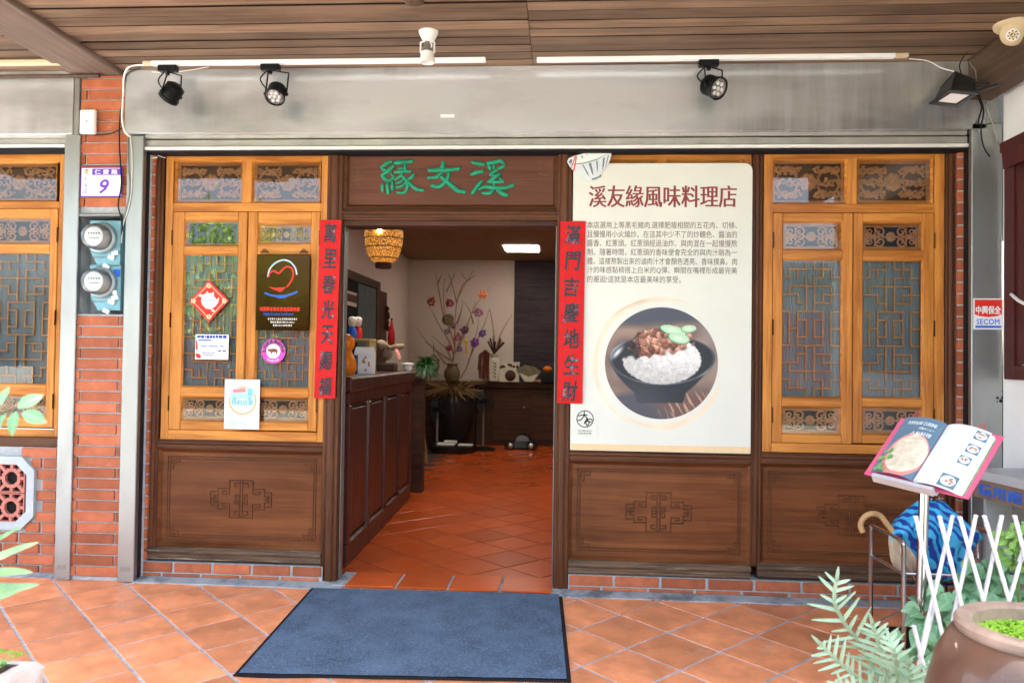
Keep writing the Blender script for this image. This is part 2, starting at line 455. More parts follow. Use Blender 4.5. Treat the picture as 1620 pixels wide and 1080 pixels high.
def leafmat(name, c1, c2, rough=.45, trans=.3, vein=False):
    m, n, p = base(name)
    L = n.links.new
    oi = n.nodes.new('ShaderNodeObjectInfo'); tc = n.nodes.new('ShaderNodeTexCoord')
    ns = n.nodes.new('ShaderNodeTexNoise'); ns.inputs['Scale'].default_value = 14; L(tc.outputs['Object'], ns.inputs['Vector'])
    ad = n.nodes.new('ShaderNodeMath'); ad.operation = 'MULTIPLY_ADD'; ad.inputs[1].default_value = .6; L(oi.outputs['Random'], ad.inputs[0])
    mr = n.nodes.new('ShaderNodeMapRange'); mr.inputs[1].default_value = .3; mr.inputs[2].default_value = .8; mr.inputs[4].default_value = .5; L(ns.outputs[0], mr.inputs[0]); L(mr.outputs[0], ad.inputs[2])
    mx = n.nodes.new('ShaderNodeMix'); mx.data_type = 'RGBA'; mx.inputs[6].default_value = (*c1, 1); mx.inputs[7].default_value = (*c2, 1); L(ad.outputs[0], mx.inputs[0])
    if vein:
        sx = n.nodes.new('ShaderNodeSeparateXYZ'); L(tc.outputs['Object'], sx.inputs[0])
        def MT(op, a, b=None):
            q = n.nodes.new('ShaderNodeMath'); q.operation = op
            for i, k in enumerate((a, b)):
                if k is None: continue
                if isinstance(k, (int, float)): q.inputs[i].default_value = k
                else: L(k, q.inputs[i])
            return q.outputs[0]
        ax_ = MT('ABSOLUTE', sx.outputs[0])
        mid = MT('LESS_THAN', ax_, .025)
        side = MT('GREATER_THAN', MT('SINE', MT('SUBTRACT', MT('MULTIPLY', sx.outputs[1], 42.0), MT('MULTIPLY', ax_, 34.0))), .86)
        fac = MT('MAXIMUM', MT('MULTIPLY', mid, .6), MT('MULTIPLY', side, .3))
        m9 = n.nodes.new('ShaderNodeMix'); m9.data_type = 'RGBA'; L(fac, m9.inputs[0]); L(mx.outputs[2], m9.inputs[6]); m9.inputs[7].default_value = (min(1, c2[0] * 1.7), min(1, c2[1] * 1.5), min(1, c2[2] * 1.7), 1)
        mx = m9
    L(mx.outputs[2], p.inputs['Base Color']); p.inputs['Roughness'].default_value = rough
    tl = n.nodes.new('ShaderNodeBsdfTranslucent'); L(mx.outputs[2], tl.inputs[0])
    ms = n.nodes.new('ShaderNodeMixShader'); ms.inputs[0].default_value = trans
    out = n.nodes['Material Output']; L(p.outputs[0], ms.inputs[1]); L(tl.outputs[0], ms.inputs[2]); L(ms.outputs[0], out.inputs[0])
    return m

M = {}
M['owX'] = wood('honey_wood_x', (.62, .25, .050), (.33, .10, .014), 'X', 1.0, .40, coat=.06, spec=.25, wear=(.20, .062, .010), wthr=.60)
M['owZ'] = wood('honey_wood_z', (.62, .25, .050), (.33, .10, .014), 'Z', 1.0, .40, coat=.06, spec=.25, wear=(.20, .062, .010), wthr=.60)
M['lath'] = plain('lattice_wood', (.56, .27, .115), .5, var=.2, vs_=30)
M['carve'] = plain('carved_wood', (.47, .22, .095), .5, var=.25, vs_=30)
M['bwX'] = wood('brown_wood_x', (.13, .046, .019), (.048, .016, .007), 'X', 1.0, .39, coat=.05, spec=.18, lo=.70, hi=1.2, wear=(.25, .17, .11), wthr=.66)
M['bwZ'] = wood('brown_wood_z', (.13, .046, .019), (.048, .016, .007), 'Z', 1.0, .39, coat=.05, spec=.18, lo=.70, hi=1.2, wear=(.22, .14, .09), wthr=.68)
M['bwS'] = wood('weathered_sill_wood', (.15, .09, .055), (.05, .03, .02), 'X', 1.4, .6, wear=(.34, .27, .18), wthr=.56)
M['bwP'] = wood('brown_panel_wood', (.21, .072, .026), (.078, .024, .009), 'X', .6, .39, coat=.03, spec=.16, bump=.2, wear=(.28, .15, .075), wthr=.66, lo=.70, hi=1.18)
M['board'] = wood('name_board_wood', (.145, .054, .033), (.075, .027, .017), 'X', .8, .5, bump=.2, spec=.2, lo=.7, hi=1.2)
M['groove'] = plain('grooved_wood', (.05, .02, .012), .5, spec=.3)
M['plank'] = wood('weathered_plank', (.27, .175, .112), (.115, .070, .044), 'X', .8, .62, bump=.7, rand=.3, wear=(.045, .03, .024), wthr=.66)
M['seam'] = plain('seam_shade_grime', (.022, .015, .011), .9, spec=.05)  # near-black plank edges: seam shade and grime put into the colour
M['beam'] = wood('weathered_beam', (.25, .185, .145), (.15, .105, .08), 'Y', .7, .65, bump=.4)
M['beamd'] = wood('dark_beam', (.12, .075, .05), (.06, .036, .024), 'Y', .7, .6, bump=.4)
M['brick'] = plain('red_brick', (.40, .118, .058), .55, var=.22, vs_=14, rand=.28, bump=.15, bs=120, wear=(.52, .32, .26), wscale=8, wthr=.64, wear2=(.2, .07, .045), w2scale=7, w2thr=.6, w2amt=.35)
M['mortar'] = plain('mortar', (.40, .40, .41), .85, var=.2, vs_=30)
M['tile'] = plain('terracotta_tile', (.70, .262, .122), .44, var=.28, vs_=6, rand=.2, rvar=.13, spec=.4, wear=(.74, .40, .27), wscale=5, wthr=.60, wear2=(.40, .15, .075), w2scale=3.5, w2thr=.55, w2amt=.5, bump=.04, bs=90)
M['tilei'] = plain('indoor_terracotta_tile', (.50, .08, .014), .23, spec=.45, var=.10, vs_=8, rand=.14)
M['grout'] = plain('grey_grout', (.40, .42, .47), .8, var=.3, vs_=20)
M['grouti'] = plain('dark_grout', (.06, .045, .04), .8, var=.25, vs_=20)
M['cement'] = plain('cement', (.33, .35, .37), .8, var=.25, vs_=9, wear=(.14, .155, .17), wscale=4, wthr=.5)
M['steel'] = steelmat('brushed_steel', (.80, .83, .87), .23, (.13, .11, .095), 'X', .85, soot=(.5, 1.5))
M['steelZ'] = steelmat('brushed_steel_upright', (.37, .375, .37), .36, (.26, .25, .245), 'Z', .6)
M['steelD'] = plain('grey_metal', (.30, .29, .28), .45, .7, var=.2, vs_=5)
M['trackS'] = plain('shutter_metal', (.42, .40, .375), .42, .6, var=.25, vs_=4)
M['chrome'] = plain('chrome', (.55, .55, .57), .2, 1.0)
M['black'] = plain('black_metal', (.012, .012, .014), .4, .0, var=.1)
M['blackp'] = plain('black_plastic', (.01, .01, .01), .35)
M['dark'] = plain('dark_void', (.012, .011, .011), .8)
M['white'] = plain('white_paint', (.90, .90, .90), .45, var=.03)
M['whitep'] = plain('white_plastic', (.78, .77, .74), .35)
M['cream'] = plain('cream_plastic', (.68, .55, .36), .4)
M['glass'] = glassmat('window_glass', ior=1.75)
M['glass2'] = glassmat('clear_glass', ior=1.5)
M['blind'] = plain('pleated_blind', (.25, .285, .30), .6, var=.15, vs_=3)
M['lens'] = plain('lamp_lens', (.75, .72, .72), .25)
M['red'] = plain('red_paper', (.56, .014, .016), .5, var=.1, vs_=20, bump=.1, bs=40)
M['ink'] = plain('brush_ink', (.045, .042, .055), .3, var=.3, vs_=30, wear=(.34, .30, .36), wscale=16, wthr=.57)  # paler streaks paint the ink's silver sheen into its colour
M['poster'] = plain('poster_paper', (.70, .70, .63), .45, var=.03, vs_=3)
M['maroon'] = plain('maroon_print', (.26, .055, .06), .5)
M['greyink'] = plain('grey_print', (.13, .085, .075), .5)
M['gold'] = plain('pale_gold_print', (.78, .58, .34), .5, var=.05, vs_=40)
M['goldl'] = plain('faint_gold_print', (.80, .66, .50), .5, var=.1, vs_=6)
M['green'] = plain('green_enamel', (.012, .25, .135), .24, var=.25, vs_=25, coat=.3)
M['paperw'] = plain('white_paper', (.78, .78, .78), .5)
M['matb'] = plain('blue_carpet', (.085, .122, .185), .95, spec=.05, var=.3, vs_=5, bump=.9, bs=150, wear=(.165, .22, .31), wscale=90, wthr=.52, wear2=(.045, .068, .11), w2scale=80, w2thr=.52)
M['rubber'] = plain('black_rubber', (.012, .013, .017), .6)
M['mahog'] = wood('mahogany_x', (.085, .022, .014), (.04, .010, .007), 'Z', .8, .40, coat=.15, bump=.03, spec=.35, lo=.5, hi=1.5)
M['plaster'] = plain('cream_plaster', (.62, .52, .45), .8, var=.03, vs_=4)
M['inceil'] = plain('tan_ceiling', (.30, .20, .10), .8, var=.06, vs_=3)
M['darkweave'] = wood('dark_woven_panel', (.055, .04, .045), (.02, .015, .018), 'X', 1.5, .6, bump=.8)
M['darkwood'] = wood('dark_cabinet_wood', (.085, .036, .022), (.035, .015, .010), 'X', .8, .5, bump=.1, spec=.2)
M['meter'] = plain('blue_grey_paint', (.20, .40, .47), .4, var=.1, vs_=6)
M['dial'] = plain('dial_white', (.75, .78, .78), .35)
M['purple'] = plain('purple_print', (.16, .055, .46), .4)
M['navy'] = plain('navy_print', (.02, .06, .30), .4)
M['redp'] = plain('red_print', (.70, .04, .03), .4)
M['blue'] = plain('blue_print', (.03, .14, .62), .4)
M['magenta'] = plain('magenta_print', (.66, .08, .46), .4)
M['awn'] = plain('maroon_painted_metal', (.075, .018, .018), .45, var=.15, vs_=8)
M['vent'] = plain('pink_clay', (.52, .19, .15), .7, var=.12, vs_=12)
M['stonew'] = plain('white_washed_stone', (.44, .48, .50), .7, var=.08, vs_=12)
M['goldmir'] = plain('gold_mirror_plate', (.052, .024, .013), .09, 1.0)
# ================================================================== ground and setting
road = MB(); road.add([(-60, -80, -.31), (60, -80, -.31), (60, -4.4, -.31), (-60, -4.4, -.31)], [(0, 1, 2, 3)])
M['asph'] = plain('pale_asphalt', (.15, .148, .142), .85, var=.12, vs_=3)
M['kerb'] = plain('kerb_concrete', (.42, .41, .39), .8, var=.1, vs_=5)
road.build('road', M['asph'], kind='structure')
kb = MB(); kb.box(-12, 12, -4.6, -4.3, -.33, gz(-4.3) + .004, .01); kb.build('kerb', M['kerb'], kind='structure')
pv = MB()
a0, a1 = -4.3, 0.02
pv.add([(-12, a0, gz(a0) - .004), (12, a0, gz(a0) - .004), (12, 0, -.004), (-12, 0, -.004)], [(0, 1, 2, 3)])
pave = pv.build('pavement', M['grout'], kind='structure')
T, ANG = .31, math.radians(-45.12)
O = Vector((.4649, -.362))
D1 = Vector((math.cos(ANG), math.sin(ANG))) * T
D2 = Vector((-math.sin(ANG), math.cos(ANG))) * T
tm = MB(); hh = .1486
tm.box(-hh, hh, -hh, hh, -.012, 0, .0022)
tile_me = tm.mesh('tile', M['tile'])
sl_ = math.atan(SLOPE)
Rt = Matrix.Rotation(sl_, 4, 'X') @ Matrix.Rotation(ANG, 4, 'Z')
eul = Rt.to_euler()
YC = -.03
for i in range(-14, 15):
    for j in range(-14, 15):
        c = O + D1 * (i + .5) + D2 * (j + .5)
        if not (-3.3 < c.x < 3.1 and -2.75 < c.y < .2): continue
        if c.y + T * .71 < YC:
            jz = rnd.uniform(-.0008, .0008)
            inst('tile', tile_me, (c.x, c.y, gz(c.y) + jz), pave, rot=(eul[0] + rnd.uniform(-.003, .003), eul[1] + rnd.uniform(-.003, .003), eul[2] + rnd.uniform(-.004, .004)))
        else:
            u1, u2 = D1 / T * hh, D2 / T * hh
            P = [c - u1 - u2, c + u1 - u2, c + u1 + u2, c - u1 + u2]
            out = []
            for k in range(4):
                a, b = P[k], P[(k + 1) % 4]
                if a.y <= YC: out.append(a)
                if (a.y <= YC) != (b.y <= YC):
                    t = (YC - a.y) / (b.y - a.y); out.append(a.lerp(b, t))
            if len(out) < 3: continue
            t2 = MB(); n_ = len(out)
            t2.add([(p.x - c.x, p.y - c.y, gz(p.y) + .0002) for p in out] + [(p.x - c.x, p.y - c.y, gz(p.y) - .01) for p in out],
                   [list(range(n_))] + [(k, k + n_, (k + 1) % n_ + n_, (k + 1) % n_) for k in range(n_)])
            inst('tile', t2.mesh('cut_tile', M['tile']), (c.x, c.y, 0), pave)
# cement fillet along the foot of the shopfront
def cement(x0, x1, ya=-.125):
    mb = MB(); n = int((x1 - x0) / .05) + 1
    v, f = [], []
    for i in range(n + 1):
        x = x0 + (x1 - x0) * i / n
        e = ya + .012 * noise.noise((x * 4, 1, 2)) + .006 * noise.noise((x * 15, 5, 2))
        v += [(x, e, gz(e) - .004), (x, e + .006, gz(e) + .0055), (x, -.03, .012 + .004 * noise.noise((x * 6, 2, 2))), (x, .12, .014)]
    for i in range(n):
        for k in range(3):
            a = i * 4 + k; f.append((a, a + 4, a + 5, a + 1))
    mb.add(v, f); return mb.build('cement_strip', M['cement'], kind='structure', smooth=True)
cement(-2.36, -1.115); cement(.085, 2.40)
cement(-4.2, -2.78, -.10)

# indoor floor and its tiles
DX0, DX1 = -1.165, .125
fl = MB(); fl.add([(-2.6, .16, -.0035), (2.2, .16, -.0035), (2.2, 8.2, -.0035), (-2.6, 8.2, -.0035)], [(0, 1, 2, 3)])
ifloor = fl.build('indoor_floor', M['grouti'], kind='structure')
Ti, Ai = .315, math.radians(45.6)
ti = MB(); hi = .1515; ti.box(-hi, hi, -hi, hi, -.01, 0, .0015)
ti_me = ti.mesh('indoor_tile', M['tilei'])
e1 = Vector((math.cos(Ai), math.sin(Ai))) * Ti; e2 = Vector((-math.sin(Ai), math.cos(Ai))) * Ti
Oi = Vector((-.43, .68))
for i in range(-20, 30):
    for j in range(-20, 30):
        c = Oi + e1 * (i + .5) + e2 * (j + .5)
        if not (-1.45 < c.x < 1.2 and .2 < c.y < 7.9): continue
        if c.y - Ti * .71 > .205:
            inst('tile', ti_me, (c.x, c.y, rnd.uniform(-.0006, .0006)), ifloor, rot=(rnd.uniform(-.0006, .0006), rnd.uniform(-.0006, .0006), Ai))
        else:
            u1, u2 = e1 / Ti * hi, e2 / Ti * hi
            P = [c - u1 - u2, c + u1 - u2, c + u1 + u2, c - u1 + u2]; out = []
            for k in range(4):
                a, b = P[k], P[(k + 1) % 4]
                if a.y >= .205: out.append(a)
                if (a.y >= .205) != (b.y >= .205): out.append(a.lerp(b, (.205 - a.y) / (b.y - a.y)))
            if len(out) < 3: continue
            t2 = MB(); n_ = len(out)
            t2.add([(p.x - c.x, p.y - c.y, 0) for p in out] + [(p.x - c.x, p.y - c.y, -.008) for p in out], [list(range(n_))] + [(k, k + n_, (k + 1) % n_ + n_, (k + 1) % n_) for k in range(n_)])
            inst('tile', t2.mesh('cut_indoor_tile', M['tilei']), (c.x, c.y, 0), ifloor)
th = MB(); th.box(DX0 - .01, DX1 + .01, -.075, .2, -.03, .0095)
thr = th.build('threshold', M['cement'], kind='structure')
for k in range(4):
    xa = -1.105 + k * .3025
    b = MB(); b.box(-.1435, .1435, -.143, .143, -.008, .004, .002)
    inst('tile', b.mesh('threshold_tile', M['tilei']), (xa + .15, .05, .012), thr)

# ceiling over the arcade: slab, planks, and an unseen storey placed above to block the sun
ZC = 3.023
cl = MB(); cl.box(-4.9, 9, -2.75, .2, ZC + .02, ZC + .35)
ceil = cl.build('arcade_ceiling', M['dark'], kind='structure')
up = MB(); up.box(-4.95, 12, -2.7, 9.0, ZC + .355, 9.5)
tag(up.build('unseen_storey', M['stonew']), 'plain unseen upper storey placed above the arcade to block the sun', 'building')
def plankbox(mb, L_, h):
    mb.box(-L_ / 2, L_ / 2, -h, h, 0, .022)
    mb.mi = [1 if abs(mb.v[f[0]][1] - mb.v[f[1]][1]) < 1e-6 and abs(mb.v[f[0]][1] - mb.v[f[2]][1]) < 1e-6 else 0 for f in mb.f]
PW = .104
k = 0
XJ = U(838, 50, -.585).x
y = -.10
while y > -2.68:
    yn = y - PW * rnd.uniform(.93, 1.07)
    for (xa, xb) in ((-2.50, XJ), (XJ, 2.36)):
        mb = MB(); g = .0042
        L_ = xb - xa - .003
        plankbox(mb, L_, (y - yn) / 2 - g)
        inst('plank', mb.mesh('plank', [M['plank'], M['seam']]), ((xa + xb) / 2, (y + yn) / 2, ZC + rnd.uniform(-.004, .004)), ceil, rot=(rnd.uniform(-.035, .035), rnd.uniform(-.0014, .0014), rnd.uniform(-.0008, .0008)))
    for (xa, xb) in ((-5.2, -2.82), (2.50, 4.2)):
        mb = MB(); L_ = xb - xa
        plankbox(mb, L_, (y - yn) / 2 - g)
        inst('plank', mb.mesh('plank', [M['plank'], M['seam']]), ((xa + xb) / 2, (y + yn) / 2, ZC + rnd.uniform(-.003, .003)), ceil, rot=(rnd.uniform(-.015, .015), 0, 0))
    y = yn
bm = MB(); bm.box(-2.815, -2.505, -2.74, -.085, 2.995, ZC + .02, .006)
tag(bm.build('ceiling_beam', M['beam']), 'grey-brown ceiling beam running out over the red brick pier', 'beam', 'ceiling beams across the arcade')
bm = MB(); bm.box(2.365, 2.5, -2.74, -.10, 2.80, ZC + .02, .006)
tag(bm.build('ceiling_beam', M['beamd']), 'deep brown ceiling beam running out above the white side wall', 'beam', 'ceiling beams across the arcade')

# ================================================================== brick pier, plinths and side columns
BR = {}
def brick(parent, x0, x1, z0, z1, y0, y1=None, c=.003):
    y1 = y0 + .02 if y1 is None else y1
    key = (round((x1 - x0) * 250), round((z1 - z0) * 250), round((y1 - y0) * 250))
    if key not in BR:
        mb = MB(); a, b, d = (x1 - x0) / 2, (y1 - y0) / 2, (z1 - z0) / 2
        mb.box(-a, a, -b, b, -d, d, c); BR[key] = mb.mesh('brick', M['brick'])
    return inst('brick', BR[key], ((x0 + x1) / 2, (y0 + y1) / 2 + rnd.uniform(-.0012, .0012), (z0 + z1) / 2), parent, rot=(0, rnd.uniform(-.004, .004), 0))
PXL, PXR = U(118, 600, -.1).x, U(193, 600, -.1).x
pier = thing('brick_pier', 'red brick pier between two steel posts with electric meters in it', 'pier', (-2.6, 0, 0))
mb = MB()
zn0, zn1 = U(155, 497, -.1).z, U(155, 342, -.1).z       # the niche that holds the meters
mb.box(PXL - .01, PXR + .025, -.095, .15, -.05, zn0); mb.box(PXL - .01, PXR + .025, -.095, .15, zn1, 2.995)
mb.box(PXL - .01, PXR + .025, .04, .15, zn0, zn1)
mb.build('mortar', M['mortar'], pier)
P_ = .0643
z = .02; row = 0
W_ = PXR + .022 - PXL
while z < 2.98:
    zt = min(z + P_ - .009, 2.992)
    if not (zt > zn0 + .004 and z < zn1 - .004):
        s = .038 if row % 2 == 0 else W_ - .045
        if z > zn1 and row % 2: brick(pier, PXL, PXR + .02, z, zt, -.106)
        else:
            brick(pier, PXL, PXL + s - .0045, z, zt, -.106); brick(pier, PXL + s + .0045, PXR + .02, z, zt, -.106)
    z += P_; row += 1
def column(x0, x1, z0, z1, label, y0=-.03):
    c = thing('brick_column', label, 'brick column', ((x0 + x1) / 2, y0, z0), 'narrow brick columns at the ends of the shopfront')
    mb = MB(); mb.box(x0 + .004, x1 - .006, y0 + .006, y0 + .08, z0, z1); mb.build('mortar', M['mortar'], c)
    z = z0
    while z < z1 - .02:
        brick(c, x0, x1 - .002, z + .004, min(z + P_ - .005, z1), y0, y0 + .05, c=.003); z += P_
column(U(223, 580, -.03).x, U(238.5, 580, -.03).x, .10, 2.56, 'narrow red brick column beside the steel post left of the shopfront')
column(U(1515.5, 480, -.03).x, U(1534, 480, -.03).x, .0, 2.56, 'narrow red brick column right of the last carved window')
def plinth(x0, x1, ztop, label, full=.242):
    c = thing('brick_plinth', label, 'brick plinth', ((x0 + x1) / 2, -.03, 0), 'low brick plinths under the timber panels')
    mb = MB(); mb.box(x0, x1, -.022, .1, 0, ztop); mb.build('mortar', M['mortar'], c)
    zb = ztop - .055
    for r, (za, zb_) in enumerate(((ztop - .056, ztop - .002), (max(.012, ztop - .106), ztop - .066))):
        x = x0 - (0 if r == 0 else .07)
        while x < x1 - .02:
            a, b = max(x, x0 + .002), min(x + full, x1 - .002)
            if b - a > .02: brick(c, a + .004, b - .004, za, zb_, -.032)
            x += full + .008
plinth(U(217, 893).x, U(512, 890).x, U(360, 890).z, 'low red brick plinth under the left timber panel', .232)
plinth(U(899, 915).x, U(1534, 915).x, U(1100, 913).z, 'long low red brick plinth under the two right timber panels', .256)

# ================================================================== steel posts, header and shutter track
def post(pl, pr, pt, pb, label, y0=-.12, bottom=None, marks=None):
    x0, x1 = U(pl, 570, y0).x, U(pr, 570, y0).x
    z1 = U((pl + pr) / 2, pt, y0).z
    mb = MB(); mb.box(x0, x1, y0, y0 + .04, gz(y0) + .001 if bottom is None else bottom, z1, .004)
    t = thing('steel_post', label, 'steel post', (x0, y0, 0), 'steel posts of the roller shutters')
    mb.build('casing', M['steelZ'], t)
    return t, x0, x1
p1, p1a, p1b = post(93.5, 118, 213, 918, 'slim steel post on the left edge of the brick pier')
p2, p2a, p2b = post(193, 219, 215, 920, 'steel post on the right edge of the brick pier beside the shopfront')
p3, p3a, p3b = post(1537, 1586, 195, 920, 'wide steel post with the security sticker on it')
mb = MB()
mb = MB(); mb.box(p1a + .01, PXL - .001, -.077, .15, -.05, 2.99); mb.box(PXR + .026, p2b - .012, -.077, -.035, -.05, 2.62); mb.box(PXR + .026, p2b + .01, -.0349, .15, -.05, 2.62)
mb.build('pier_light_stop', M['mortar'], pier)  # unseen fill added behind the posts to stop light leaking through
mb = MB(); mb.box(p3a + .012, p3b, -.077, .2, -.05, 2.9); mb.build('post_light_stop', M['mortar'], p3)  # unseen fill added behind the wide post, keeps stray light out
for (pp, xa, xb) in ((p1, p1a, p1b), (p2, p2a, p2b)):
    mb = MB()
    zb_ = .06
    for r in range(3):
        lettering(mb, '====', (xa + .02, xb - .02, zb_ + r * .009, zb_ + r * .009 + .005), -.1206)
    mb.build('maker_stamp', M['greyink'], pp)
# black guide channels
for (a, b, nm) in ((220, 224, 'black shutter guide channel beside the left brick column'), (1533.5, 1536.5, 'black shutter guide channel beside the right brick column')):
    mb = MB(); mb.box(U(a, 570, -.1).x, U(b, 570, -.08).x, -.078, -.032, -.01, 2.62)
    tag(mb.build('shutter_guide', M['black']), nm, 'shutter guide', 'shutter guide channels')
HX0, HX1 = U(197, 160, -.12).x, U(1561, 150, -.12).x
HZ0 = U(880, 208, -.12).z
mb = MB(); mb.box(HX0, HX1, -.12, .1, HZ0, ZC - .003, .004)
hd = thing('steel_header', 'long stained steel header panel above the shopfront under the planks', 'steel panel', (0, -.12, HZ0))
mb.build('face_panel', M['steel'], hd)
lp = MB(); x0, x1, z0, z1 = R4(697, 181, 719, 186, -.1215); lp.box(x0, x1, -.1215, -.1195, z0, z1); lp.build('torn_label', M['paperw'], hd)
lx = U(116, 160, -.12).x
mb = MB(); mb.box(-5, lx, -.12, .1, U(50, 213, -.12).z, ZC - .003, .004)
ld = thing('steel_header', 'pale steel header panel over the neighbouring shop window', 'steel panel', (-3.5, -.12, 2.6))
mb.build('face_panel', M['steel'], ld)
mb = MB(); mb.box(lx + .001, U(127, 160, -.105).x, -.115, .05, U(121, 213, -.115).z, ZC - .003, .003); mb.build('edge_strip', M['steelD'], ld)
def track(xa, xb, label, rows, tl):
    t = thing('shutter_track', label, 'roller shutter', ((xa + xb) / 2, -.1, 2.6), 'rolled-up shutters')
    for nm, a, b, y0, mat in rows:
        za, zb_ = U(tl, b, y0).z, U(tl, a, y0).z
        mb = MB(); mb.box(xa, xb, y0, .06, za, zb_, .002); mb.build(nm, mat, t)
    return t
rows = (('upper_slat', 210.5, 216.8, -.085, M['trackS']), ('groove', 216.8, 218.8, -.06, M['dark']), ('slat', 218.8, 229.5, -.088, M['trackS']), ('bottom_bar', 229.6, 234.6, -.105, M['whitep']), ('rubber_seal', 234.8, 239.5, -.088, M['rubber']))  # bottom bar is white: its lit highlight is put into the colour
track(U(227, 220, -.1).x, U(1532.5, 220, -.1).x, 'bottom slats of the rolled-up steel shutter over the shop entrance', rows, 880)
rows2 = (('upper_slat', 214, 219, -.085, M['trackS']), ('slat', 219.5, 228, -.088, M['trackS']), ('bottom_bar', 228.2, 232.5, -.105, M['whitep']), ('rubber_seal', 232.6, 238.5, -.088, M['rubber']))
track(-4.9, U(103, 225, -.1).x, 'bottom slats of the rolled-up shutter over the neighbouring window', rows2, 60)

# ================================================================== timber shopfront
sf = thing('timber_shopfront', 'dark brown timber shopfront framing the open doorway and carved windows', 'shopfront', (0, 0, 0))
ZTOP = 2.60
def mpost(pl, pr, pb, y0=0.0, pm=480, z0=None):
    x0, x1 = U(pl, pm, y0).x, U(pr, pm, y0).x
    zb_ = U((pl + pr) / 2, pb, y0).z if z0 is None else z0
    mb = MB(); w_ = x1 - x0
    mb.box(x0, x1, y0, y0 + .1, zb_, ZTOP, .003)
    n = 10
    for (cx, r) in ((x0 + w_ * .5, w_ * .22), (x0 + w_ * .12, w_ * .085), (x0 + w_ * .88, w_ * .085)):
        v, f = [], []
        for i in range(n + 1):
            a = math.pi * i / n
            px_, py_ = cx - r * math.cos(a), y0 - r * .62 * math.sin(a)
            v += [(px_, py_, zb_), (px_, py_, ZTOP)]
        for i in range(n): f.append((2 * i, 2 * i + 2, 2 * i + 3, 2 * i + 1))
        f.append([2 * i for i in range(n, -1, -1)])
        mb.add(v, f)
    mb.build('post', M['bwZ'], sf, smooth=True)
    return x0, x1
A0, A1 = mpost(238, 255.5, 884)
B0, B1 = mpost(514.5, 540, 922, y0=-.012, z0=.008)
C0, C1 = mpost(880, 904, 935, y0=-.012, z0=.006)
E0, E1 = mpost(1189, 1206, 895)
G0, G1 = mpost(1495.5, 1514, 895)
def rail(x0, x1, tl, pt, pb, y0=-.004, mat='bwX', bead=True):
    zb_, zt = U(tl, pb, y0).z, U(tl, pt, y0).z
    mb = MB(); mb.box(x0, x1, y0, y0 + .1, zb_, zt, .003)
    if bead:
        h = zt - zb_
        for (zc, r, d) in ((zt - h * .3, h * .2, .9), (zb_ + h * .14, h * .1, .8)):
            v, f = [], []
            for i in range(11):
                a = math.pi * i / 10
                v += [(x0, y0 - r * d * math.sin(a), zc + r * math.cos(a)), (x1, y0 - r * d * math.sin(a), zc + r * math.cos(a))]
            for i in range(10): f.append((2 * i, 2 * i + 1, 2 * i + 3, 2 * i + 2))
            mb.add(v, f)
    mb.build('rail', M[mat], sf, smooth=True)
    return zb_, zt
SL = rail(A1 - .002, B0 + .002, 385, 696.5, 713)
SR1 = rail(C1 - .002, E0 + .002, 1045, 714.5, 732.5)
SR2 = rail(E1 - .002, G0 + .002, 1350, 718.5, 737)
BL = rail(A0, B0 + .002, 385, 868, 889, y0=-.014, mat='bwS')
BR1 = rail(C1 - .002, E0 + .002, 1045, 890, 911, y0=-.014, mat='bwS')
BR2 = rail(E1 - .02, G1, 1350, 895, 918, y0=-.014, mat='bwS')
def ring(mb, x0, x1, z0, z1, w_, y0, y1):
    a = [(x0, y0, z0), (x1, y0, z0), (x1, y0, z1), (x0, y0, z1)]
    b = [(x0 + w_, y1, z0 + w_), (x1 - w_, y1, z0 + w_), (x1 - w_, y1, z1 - w_), (x0 + w_, y1, z1 - w_)]
    mb.add(a + b, [(i, (i + 1) % 4, (i + 1) % 4 + 4, i + 4) for i in range(4)])
def frame4(mb, x0, x1, z0, z1, wl, wr, wb, wt, y0, y1, c=.002, mz=0, mx=1):
    mb.m = mz; mb.box(x0, x0 + wl, y0, y1, z0, z1, c); mb.box(x1 - wr, x1, y0, y1, z0, z1, c)
    mb.m = mx
    if wb: mb.box(x0 + wl + .0004, x1 - wr - .0004, y0 + .0012, y1, z0, z0 + wb, c)
    if wt: mb.box(x0 + wl + .0004, x1 - wr - .0004, y0 + .0012, y1, z1 - wt, z1, c)
    mb.m = 0
def lines(mb, segs, w_, y0, y1):
    for (xa, za, xb, zb_) in segs:
        mb.box(min(xa, xb) - w_ / 2, max(xa, xb) + w_ / 2, y0 + rnd.uniform(0, .0003), y1, min(za, zb_) - w_ / 2, max(za, zb_) + w_ / 2, w_ * .3)
def poly2segs(P):
    return [(*P[i], *P[i + 1]) for i in range(len(P) - 1)]
def keycorner(cx, cz, sx, sz, s):
    """the little key pattern in a panel corner, s = cell"""
    q = [[(0, 0), (3.4, 0), (3.4, -1.7), (1.7, -1.7), (1.7, -3.4), (0, -3.4), (0, 0)], [(1, 0), (1, -1), (2.4, -1)], [(0, -1), (1, -1)], [(1, -1), (1, -2.4)], [(0, -2.2), (1, -2.2)], [(2.4, 0), (2.4, -1)]]
    out = []
    for P in q: out += poly2segs([(cx + sx * a * s, cz + sz * b * s) for a, b in P])
    return out
